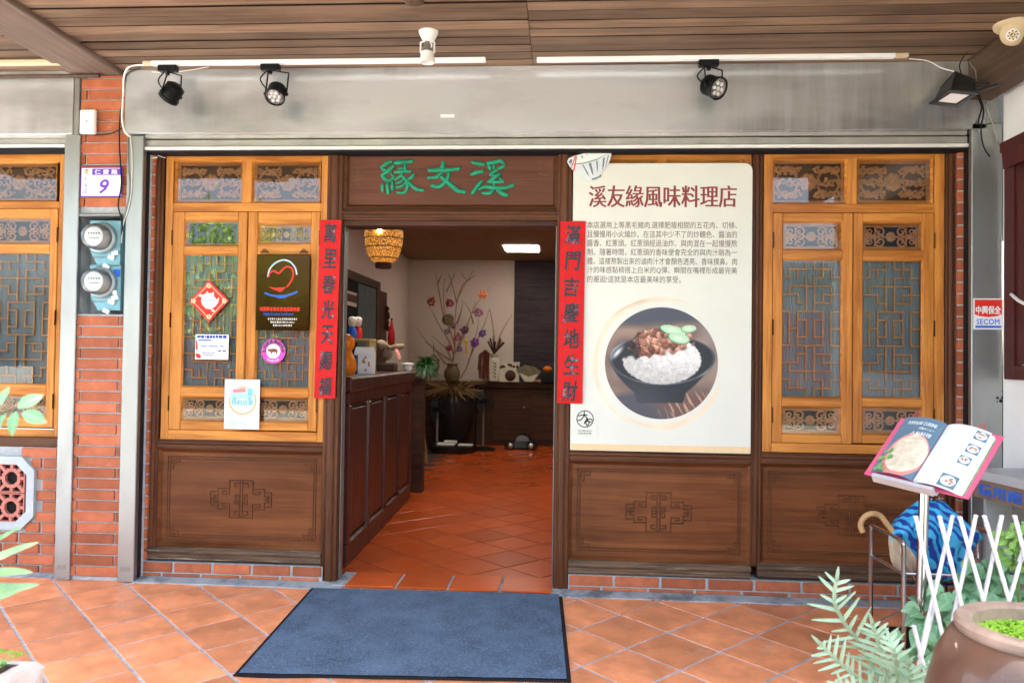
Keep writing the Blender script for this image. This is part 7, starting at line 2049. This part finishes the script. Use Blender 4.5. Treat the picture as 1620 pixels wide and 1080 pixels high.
vt_ = lathe_thing('clay_vat', 'big dark glazed vat under the branch arrangement', 'vat', vc, [(.0, .0), (.2, .0), (.3, zv * .45), (.34, zv * .8), (.28, zv), (.25, zv)], 'vatg')
M['straw'] = plain('dry_straw', (.22, .13, .055), .8, var=.3)
mb = MB(); rj = random.Random(3)
for k in range(240):
    a = rj.uniform(0, 6.28); o = Vector((vc.x + .1 * math.cos(a), 7.1 + .1 * math.sin(a), zv)); e = o + Vector((rj.uniform(.1, .42) * math.cos(a), rj.uniform(.1, .35) * math.sin(a), rj.uniform(-.08, .22))); mb.tube([o, (o + e) / 2 + Vector((0, 0, .06)), e], .005, 3, cap=False)
mb.build('straw', M['straw'], vt_, kind='stuff')
M['wicker'] = plain('brown_wicker', (.12, .085, .045), .7, var=.4, vs_=60, bump=.6, bs=60)
pc = U(715, 603, 7.3)
bp = lathe_thing('branch_vase', 'brown wicker vase holding bare branches with colourful cloth flowers', 'vase', pc, [(0, 0), (.09, 0), (.125, .08), (.12, .16), (.075, .23), (.09, .27)], 'wicker')
br = MB(); M['branch'] = plain('pale_branch', (.27, .165, .10), .7, var=.2)
def B3(x, y, d=0): return U(660 + x / 3.6, 420 + y / 3.6, 7.3 + d)
BRN = [[(200, 560), (205, 500), (180, 430), (150, 380), (120, 330), (95, 280), (68, 230)], [(205, 540), (215, 460), (215, 360), (225, 220), (250, 150), (290, 80), (318, 30)], [(225, 215), (205, 130), (180, 45)], [(228, 200), (255, 120), (280, 85), (250, 45)], [(290, 85), (328, 55)], [(205, 520), (240, 440), (280, 350), (320, 250), (360, 190), (412, 120)], [(215, 460), (190, 380), (160, 290), (150, 160), (155, 75)], [(150, 290), (130, 180), (115, 100), (105, 45)], [(118, 100), (138, 55)], [(165, 150), (190, 100), (215, 45)], [(205, 560), (170, 480), (140, 450), (80, 395)], [(200, 545), (130, 500), (70, 450), (0, 360)], [(250, 640), (290, 560), (320, 450), (345, 350), (350, 280)], [(290, 550), (340, 430), (380, 340), (410, 250)], [(440, 430), (430, 340), (412, 240)], [(450, 470), (480, 380), (540, 280)], [(320, 330), (300, 260), (270, 210)], [(225, 330), (250, 260), (262, 190)], [(205, 520), (260, 420), (300, 300), (335, 200)], [(160, 560), (100, 480), (40, 430)]]
mbb = MB()
for P in BRN:
    Q_ = crv([B3(x, y, rnd.uniform(-.15, .15)) for x, y in P], 4); N = len(Q_); mbb.tube(Q_, [.0125 * (1 - .72 * i / N) for i in range(N)], 5)
mbb.build('branches', M['branch'], bp, smooth=True)
for k, (x, y, col, s) in enumerate(((82, 205, (.30, .07, .03), 22), (183, 212, (.24, .06, .09), 22), (372, 165, (.55, .13, .04), 24), (348, 268, (.26, .12, .17), 25), (205, 345, (.20, .07, .12), 17), (272, 370, (.13, .05, .11), 22), (370, 387, (.13, .06, .20), 20), (326, 438, (.17, .05, .21), 23), (180, 470, (.24, .035, .045), 18), (243, 474, (.17, .11, .24), 15), (170, 375, (.14, .16, .18), 14), (232, 408, (.26, .05, .06), 20))):
    mt_ = plain('cloth_flower_%d' % k, col, .7, var=.3, vs_=20) if False else None
    key = 'fl%d' % k; M[key] = plain('cloth_flower', col, .7, var=.35, vs_=25)
    c = B3(x, y, -.1); mb = MB(); r = s / 3.6 * kb_ * .8
    for i in range(6):
        a = i * 1.047 + k; rp_ = r * rnd.uniform(.7, 1.15); mb.ball(c + Vector((rp_ * math.cos(a), rnd.uniform(-.03, .02), rp_ * math.sin(a))), r * rnd.uniform(.4, .62), 7, 5, (1.1, .35, .8 + .4 * (i % 2)), .5)
    mb.ball(c + Vector((0, -.02, 0)), r * .4, 7, 5); mb.build('flower', M[key], bp, smooth=True)
c = B3(175, 308, .0); mb = MB(); mb.lathe([(0, -.03), (.07, -.02), (.095, 0), (.07, .02), (0, .03)], c, 18, Matrix.Rotation(1.2, 4, 'X')); mb.build('seed_pod', M['wicker'], bp, smooth=True)
mb = MB(); M['yelt'] = plain('yellow_tassel', (.62, .36, .05), .6); mb.tube([B3(280, 420, -.12), B3(280, 500, -.12)], [.006, .022], 6); mb.ball(B3(279, 430, -.12), .03, 8, 6); mb.build('tassel', M['yelt'], bp, smooth=True)
# hanging fern and cage lantern at the counter's end
c_ = U(674, 580, 3.2)
pp = thing('potted_fern', 'feathery green potted fern behind the far end of the counter', 'plant', c_)
mb = MB(); rj = random.Random(6)
for k in range(700):
    a = rj.uniform(0, 6.28); o = c_ + Vector((0, 0, .03)); r = rj.uniform(.03, .15); e = c_ + Vector((r * math.cos(a), r * math.sin(a), rj.uniform(-.13, .11))); s = .008
    mb.add([o.lerp(e, .5) + Vector((-s, 0, .02)), o.lerp(e, .5) + Vector((s, 0, .02)), e], [(0, 1, 2)]); mb.add([o, o.lerp(e, .5) + Vector((-.003, 0, .022)), o.lerp(e, .5) + Vector((.003, 0, .018))], [(0, 1, 2)])
M['dkgreen'] = leafmat('fern_green', (.03, .11, .03), (.07, .20, .05), .5, .2); mb.build('foliage', M['dkgreen'], pp, kind='stuff')
mb = MB(); mb.lathe([(0, -.14), (.05, -.14), (.06, -.05), (.055, -.03)], c_, 16); mb.build('pot', M['wicker'], pp, smooth=True)
mb = MB(); a_, b_ = U(650, 594, 3.2), U(672, 594, 3.2); mb.box(a_.x - .02, b_.x + .02, 3.1, 3.3, a_.z - .03, a_.z + .0, .004); mb.box(a_.x, b_.x, 3.13, 3.27, 0, a_.z - .031); tag(mb.build('plant_stand', M['darkwood']), 'dark narrow stand under the potted fern', 'stand')
c_ = U(685.5, 575, 7.0)
cg = thing('bamboo_cage', 'round bamboo cage lantern hanging on the dark twigs', 'lantern', c_)
mb = MB()
for k in range(12):
    a = k * math.pi / 6; mb.tube([c_ + Vector((.02 * math.cos(a), .02 * math.sin(a), .13)), c_ + Vector((.085 * math.cos(a), .085 * math.sin(a), .06)), c_ + Vector((.085 * math.cos(a), .085 * math.sin(a), -.06)), c_ + Vector((.05 * math.cos(a), .05 * math.sin(a), -.13))], .007, 4)
mb.build('bars', M['wicker'], cg, smooth=True)
mb = MB()
for z, r in ((.06, .088), (0, .09), (-.06, .088), (-.13, .055)): mb.tube([c_ + Vector((r * math.cos(a), r * math.sin(a), z)) for a in [k * .3927 for k in range(16)]], .008, 5, closed=True)
mb.tube([c_ + Vector((0, 0, .13)), c_ + Vector((0, 0, .3))], .006, 5)
mb.build('hoops', M['wicker'], cg, smooth=True)
# standing fans
def fan(px, head, foot, y, label, s=1.0):
    c = U(px, head, y); fo = Vector((c.x, y, 0)); t = thing('standing_fan', label, 'fan', fo, 'standing fans at the back of the room')
    R_ = .175 * s
    mb = MB(); mb.lathe([(0, .05), (.06, .048), (.15, .03), (.19, .01), (.19, 0)], fo, 26); mb.build('base', M['blackp'], t, smooth=True)
    mb = MB(); mb.tube([fo + Vector((0, 0, .04)), Vector((c.x, y, c.z - .02))], .016, 8); mb.build('pole', M['steelD'], t, smooth=True)
    RX = Matrix.Rotation(math.pi / 2, 4, 'X')
    mb = MB(); mb.lathe([(0, -.10), (.05, -.09), (.06, -.02), (.05, .01)], c, 16, RX); mb.build('motor', M['blackp'], t, smooth=True)
    mb = MB()
    for yy, r_ in ((.03, R_), (.0, R_ * 1.02), (.055, R_ * .7)): mb.tube([c + Vector((r_ * math.cos(a), -yy - .02, r_ * math.sin(a))) for a in [k * 2 * math.pi / 28 for k in range(28)]], .004, 5, closed=True)
    for k in range(24):
        a = k * 2 * math.pi / 24; mb.tube([c + Vector((.03 * math.cos(a), -.085, .03 * math.sin(a))), c + Vector((R_ * .7 * math.cos(a), -.075, R_ * .7 * math.sin(a))), c + Vector((R_ * math.cos(a), -.05, R_ * math.sin(a)))], .0035, 3, cap=False)
    mb.build('guard', M['blackp'], t, smooth=True)
    M.setdefault('blade', plain('grey_fan_blade', (.05, .06, .07), .3))
    for k in range(3):
        a = k * 2.094 + 1.9; mb = MB(); v = []
        for (r_, da, dy) in ((.2, -.2, 0), (.55, -.5, .01), (.92, -.35, .02), (.95, .35, -.02), (.55, .5, -.015), (.2, .3, 0)): v.append(c + Vector((R_ * r_ * math.cos(a + da), -.045 + dy, R_ * r_ * math.sin(a + da))))
        mb.add(v, [tuple(range(6))]); mb.build('blade', M['blade'], t)
fan(765, 636, 703, 6.9, 'black standing fan in front of the low cabinet', .9)
fan(692, 648, 690, 6.5, 'dim dark standing fan beside the big vat', .8)
# round tray pool with white ladle
tc_ = Vector((U(716, 690, 6.6).x, 6.6, .005))
mb = MB(); mb.lathe([(0, .02), (.30, .02), (.33, .09), (.35, .09), (.34, 0), (0, 0)], tc_, 36); tag(mb.build('round_tub', M['vatg'], smooth=True), 'shallow black round tub on the floor before the vat', 'tub')
mb = MB(); mb.box(tc_.x - .2, tc_.x + .05, 6.42, 6.62, .095, .125, .01); mb.box(tc_.x - .1, tc_.x + .08, 6.45, 6.5, .125, .17, .01); mb.box(tc_.x + .09, tc_.x + .3, 6.45, 6.6, .095, .115, .008); tag(mb.build('folded_board', M['poster']), 'white folded board lying across the black tub', 'board')
# toy car
yc = 7.1; cx0 = U(798, 690, yc).x; cx1 = U(851, 690, yc).x; Lc = cx1 - cx0
tcar = thing('toy_car', 'black round-backed model car on the floor at the back', 'toy car', ((cx0 + cx1) / 2, yc, 0))
pr = [(0, .10), (.03, .16), (.14, .20), (.27, .23), (.36, .38), (.46, .455), (.60, .46), (.74, .40), (.87, .28), (.97, .17), (1, .10), (.98, .06), (.02, .06)]
def rings(pr, ys): 
    mb = MB(); n = len(pr)
    for (yy, k) in ys:
        mb.v += [(cx0 + Lc * (.5 + (x - .5) * (1 - (1 - k) * .3)), yc + yy, Lc * (.06 + (z - .06) * k)) for x, z in pr]
    for j in range(len(ys) - 1):
        for i in range(n): mb.f.append([j * n + i, j * n + (i + 1) % n, (j + 1) * n + (i + 1) % n, (j + 1) * n + i]); mb.mi.append(0)
    mb.f.append(list(range(n))[::-1]); mb.mi.append(0); mb.f.append([(len(ys) - 1) * n + i for i in range(n)]); mb.mi.append(0)
    return mb
M['carp'] = plain('black_car_paint', (.012, .012, .015), .15, coat=.6)
rings(pr, ((-.115, .72), (-.095, .93), (-.05, 1), (.05, 1), (.095, .93), (.115, .72))).build('body', M['carp'], tcar, smooth=True)
M['carg'] = plain('silver_car_window', (.22, .24, .27), .1)
mb = MB(); mb.prism([(cx0 + Lc * x, Lc * z) for x, z in ((.33, .25), (.39, .37), (.47, .425), (.58, .43), (.70, .385), (.76, .26))], yc - .1165, yc - .10); mb.build('side_window', M['carg'], tcar)
mb = MB(); mb.prism([(cx0 + Lc * x, Lc * z) for x, z in ((.38, .10), (.385, .235), (.68, .235), (.66, .10))], yc - .1185, yc - .10); mb.build('door', M['carp'], tcar)
RX = Matrix.Rotation(math.pi / 2, 4, 'X')
for xk in (.2, .8):
    for sd in (-1, 1):
        wc = Vector((cx0 + Lc * xk, yc + sd * .115, Lc * .115)); w_ = MB(); w_.lathe([(0, .022), (Lc * .07, .022), (Lc * .11, .018), (Lc * .115, 0), (Lc * .11, -.018), (0, -.022)], wc, 18, RX); wh = w_.build('wheel', M['rubber'], tcar, smooth=True)
        r2 = MB(); r2.lathe([(0, .030), (Lc * .05, .028), (Lc * .075, .023)], wc, 16, Matrix.Rotation(math.pi / 2 * (1 if sd < 0 else -1), 4, 'X')); r2.build('hubcap', M['chrome'], wh, smooth=True)
# ornaments on the cabinet
yo2 = 7.5
def on(px): p = U(px, 600, yo2); return Vector((p.x, yo2, ztop + .001))
b0 = on(781); hh_ = U(781, 560, yo2).z - ztop
M['creamc'] = plain('cream_ceramic', (.55, .53, .42), .4, var=.12, vs_=9)
t = thing('square_vase', 'cream square vase with brush writing and dark twigs', 'vase', b0)
mb = MB(); mb.box(b0.x - .075, b0.x + .09, yo2 - .08, yo2 + .08, ztop + .001, ztop + hh_ * .86, .02); mb.lathe([(.05, hh_ * .85), (.055, hh_ * .9), (.08, hh_)], b0, 16); mb.build('body', M['creamc'], t, smooth=True)
mb = MB()
for i in range(5): stroke(mb, [(b0.x - .02 + rnd.uniform(0, .02), ztop + hh_ * (.7 - i * .12)), (b0.x + .04, ztop + hh_ * (.66 - i * .12)), (b0.x + .01, ztop + hh_ * (.62 - i * .12))], .012, yo2 - .081)
mb.build('brush_marks', M['greyink'], t)
mb = MB()
for i in range(14): mb.tube([b0 + Vector((0, 0, hh_)), b0 + Vector((rnd.uniform(-.12, .16), rnd.uniform(-.05, .05), hh_ + rnd.uniform(.12, .3)))], [.008, .016], 4)
mb.build('twigs', M['darkwood'], t)
b0 = on(768); mb = MB()
M['rust'] = plain('rust_brown_cord', (.13, .035, .025), .8, var=.3)
for i in range(26): x = b0.x + rnd.uniform(-.09, .07); zt3 = ztop + U(768, 553, yo2).z - ztop; mb.tube([(x, yo2 - .1 + rnd.uniform(-.03, .03), zt3 - abs(x - b0.x) * .8), (x + rnd.uniform(-.03, .01), yo2 - .11, ztop + rnd.uniform(.02, .2))], .009, 4)
tag(mb.build('dried_tassels', M['rust']), 'rust brown dried tassels hanging left of the square vase', 'dried flowers')
b0 = on(806); w_ = 16 * kb_; h_ = U(806, 572, yo2).z - ztop
t = thing('picture_plaque', 'cream square plaque with dark plum blossom beside the vase', 'plaque', b0)
mb = MB(); mb.prism([(b0.x - w_, ztop + .002), (b0.x + w_ * .95, ztop + .002), (b0.x + w_, ztop + h_), (b0.x - w_ * .95, ztop + h_ * .94)], yo2 - .04, yo2); mb.build('plate', M['creamc'], t)
mb = MB()
for i in range(16): a = rnd.uniform(-.9, .9); mb.ball((b0.x + w_ * a, yo2 - .042, ztop + h_ * (.82 - .12 * a * a + rnd.uniform(-.06, .06))), .02, 6, 4, (1, .3, 1))
mb.ball((b0.x + w_ * .1, yo2 - .042, ztop + h_ * .32), .085, 10, 6, (1, .3, 1)); mb.build('blossom_relief', M['darkwood'], t, smooth=True)
b0 = on(836); w_ = 20 * kb_; h_ = U(836, 577, yo2).z - ztop
t = thing('fan_ornament', 'olive fan-shaped plaque ornament on the low cabinet', 'ornament', b0)
M['olive'] = plain('olive_glaze', (.17, .155, .10), .45, var=.3, vs_=14)
mb = MB(); mb.prism([(b0.x - w_ * .3, ztop + .002), (b0.x + w_ * .4, ztop + .002), (b0.x + w_, ztop + h_ * .62), (b0.x + w_ * .45, ztop + h_ * .9), (b0.x - w_ * .3, ztop + h_), (b0.x - w_, ztop + h_ * .7)], yo2 - .05, yo2); mb.build('plate', M['olive'], t)
mb = MB(); mb.prism([(b0.x - w_ * .25, ztop + .01), (b0.x + w_ * .35, ztop + .01), (b0.x + w_ * .8, ztop + h_ * .5), (b0.x, ztop + h_ * .32), (b0.x - w_ * .75, ztop + h_ * .55)], yo2 - .056, yo2 - .0505); mb.build('pale_field', M['creamc'], t)
b0 = on(866)
mb = MB(); mb.box(b0.x - .1, b0.x + .25, yo2 - .1, yo2 + .1, ztop + .001, ztop + .15, .01); tag(mb.build('black_box', M['blackp']), 'black box at the right end of the cabinet top', 'box')
mb = MB(); mb.ball(b0 + Vector((-.0, 0, .20)), .062, 16, 10, (1.1, 1, .8)); tag(mb.build('orange_fruit', M['orangec'], smooth=True), 'bright orange resting on the black box', 'fruit')
mb = MB()
for i in range(4): mb.ball(on(851) + Vector((i * .045 - .05, -.05, .022 + .0 * i)), .024, 10, 8)
tag(mb.build('small_pebbles', M['ph_meat'], smooth=True), 'cluster of small round pebbles before the fan-shaped plaque', 'pebbles', kind=None)
# clutter behind the counter's end
a = Vector((U(657, 700, 5.6).x, 5.6, 0))
mb = MB(); mb.box(a.x - .35, a.x - .02, 5.55, 5.95, .002, .78, .02); tag(mb.build('black_case', M['blackp']), 'black upright case standing beyond the counter', 'case')
pb = MB(); p0, p1 = U(671, 711, 5.2), U(661, 655, 5.4); p0.z = .005; d_ = Vector((.055, 0, .0)); pb.add([p0 - d_, p0 + d_, p1 + d_, p1 - d_] + [p + Vector((0, .03, 0)) for p in (p0 - d_, p0 + d_, p1 + d_, p1 - d_)], [(0, 1, 2, 3), (7, 6, 5, 4), (0, 4, 5, 1), (1, 5, 6, 2), (2, 6, 7, 3), (3, 7, 4, 0)]); M['tanw'] = wood('tan_plank', (.28, .15, .07), (.18, .09, .04), 'Z', 1, .6); tag(pb.build('loose_plank', M['tanw']), 'tan wooden plank leaning beyond the end of the counter', 'plank')

# ================================================================== street side, seen in the window reflections
M['tleaf'] = leafmat('street_tree_leaf', (.13, .27, .05), (.28, .42, .11), .5, .35)
M['bark'] = plain('tree_bark', (.09, .07, .055), .9, var=.3, vs_=10, bump=.5, bs=15)
def tree(x, y, h, r, seed, label):
    rt = random.Random(seed)
    t = thing('street_tree', label, 'tree', (x, y, -.31), 'trees across the street')
    mb = MB(); mb.tube([Vector((x, y, -.31)), Vector((x + .08, y, 1.2)), Vector((x, y, h * .55))], [.16, .12, .08], 8)
    tips = []
    for k in range(14):
        a = rt.uniform(0, 6.28); e = Vector((x + r * .7 * rt.random() ** .5 * math.cos(a), y + r * .7 * math.sin(a), h * rt.uniform(.5, .95))); b = Vector((x, y, h * rt.uniform(.28, .5))); mb.tube(bez(b, (b + e) / 2 + Vector((0, 0, .2)), e, 6), [.05 * (1 - .13 * i) for i in range(7)], 5); tips.append(e)
    mb.build('trunk', M['bark'], t, smooth=True)
    mb = MB()
    for k in range(2600):
        c = tips[k % 14] + Vector((rt.gauss(0, .30), rt.gauss(0, .30), rt.gauss(0, .26))) * r * .8; s = rt.uniform(.05, .10); n1 = Vector((rt.gauss(0, 1), rt.gauss(0, 1), rt.gauss(0, 1) + .6)).normalized(); u1 = n1.orthogonal().normalized() * s; v1 = n1.cross(u1).normalized() * s * .55
        mb.add([c - u1, c + v1, c + u1, c - v1], [(0, 1, 2, 3)])
    mb.build('crown', M['tleaf'], t)
tree(-6.8, -11.5, 3.9, 1.7, 1, 'round leafy street tree across the road, mirrored in the left window')
tree(-3.6, -12.3, 3.7, 1.5, 2, 'leafy street tree mirrored in the sash with the red diamond')
tree(-.6, -13.2, 3.6, 1.5, 3, 'leafy street tree opposite the doorway across the road')
tree(7.6, -12.5, 3.6, 1.5, 5, 'leafy street tree opposite the white side wall')
M['housew'] = plain('old_render', (.045, .043, .04), .8, var=.4, vs_=1.5)
ob = thing('opposite_house', 'low rendered house with dark windows across the street', 'house', (3, -17, -.31))
mb = MB(); mb.box(-1.5, 10, -22, -16.5, -.31, 3.6); mb.build('wall', M['housew'], ob)
mb = MB(); mb.box(-1.7, 10.2, -22.2, -16.3, 3.605, 3.9); mb.build('roof_edge', M['housew'], ob)
for k in range(5):
    mb = MB(); xa = -.6 + k * 2.1; mb.box(xa, xa + 1.3, -16.5, -16.42, .6, 2.6); mb.build('window', M['dkglass'], ob)
ob = thing('opposite_house', 'dull rendered house across the street behind the trees', 'house', (-9, -19, -.31))
mb = MB(); mb.box(-16, -3, -24, -18.5, -.31, 3.2); mb.build('wall', M['housew'], ob)
for k in range(4):
    mb = MB(); xa = -14 + k * 2.8; mb.box(xa, xa + 1.5, -18.5, -18.42, .6, 2.4); mb.build('window', M['dkglass'], ob)
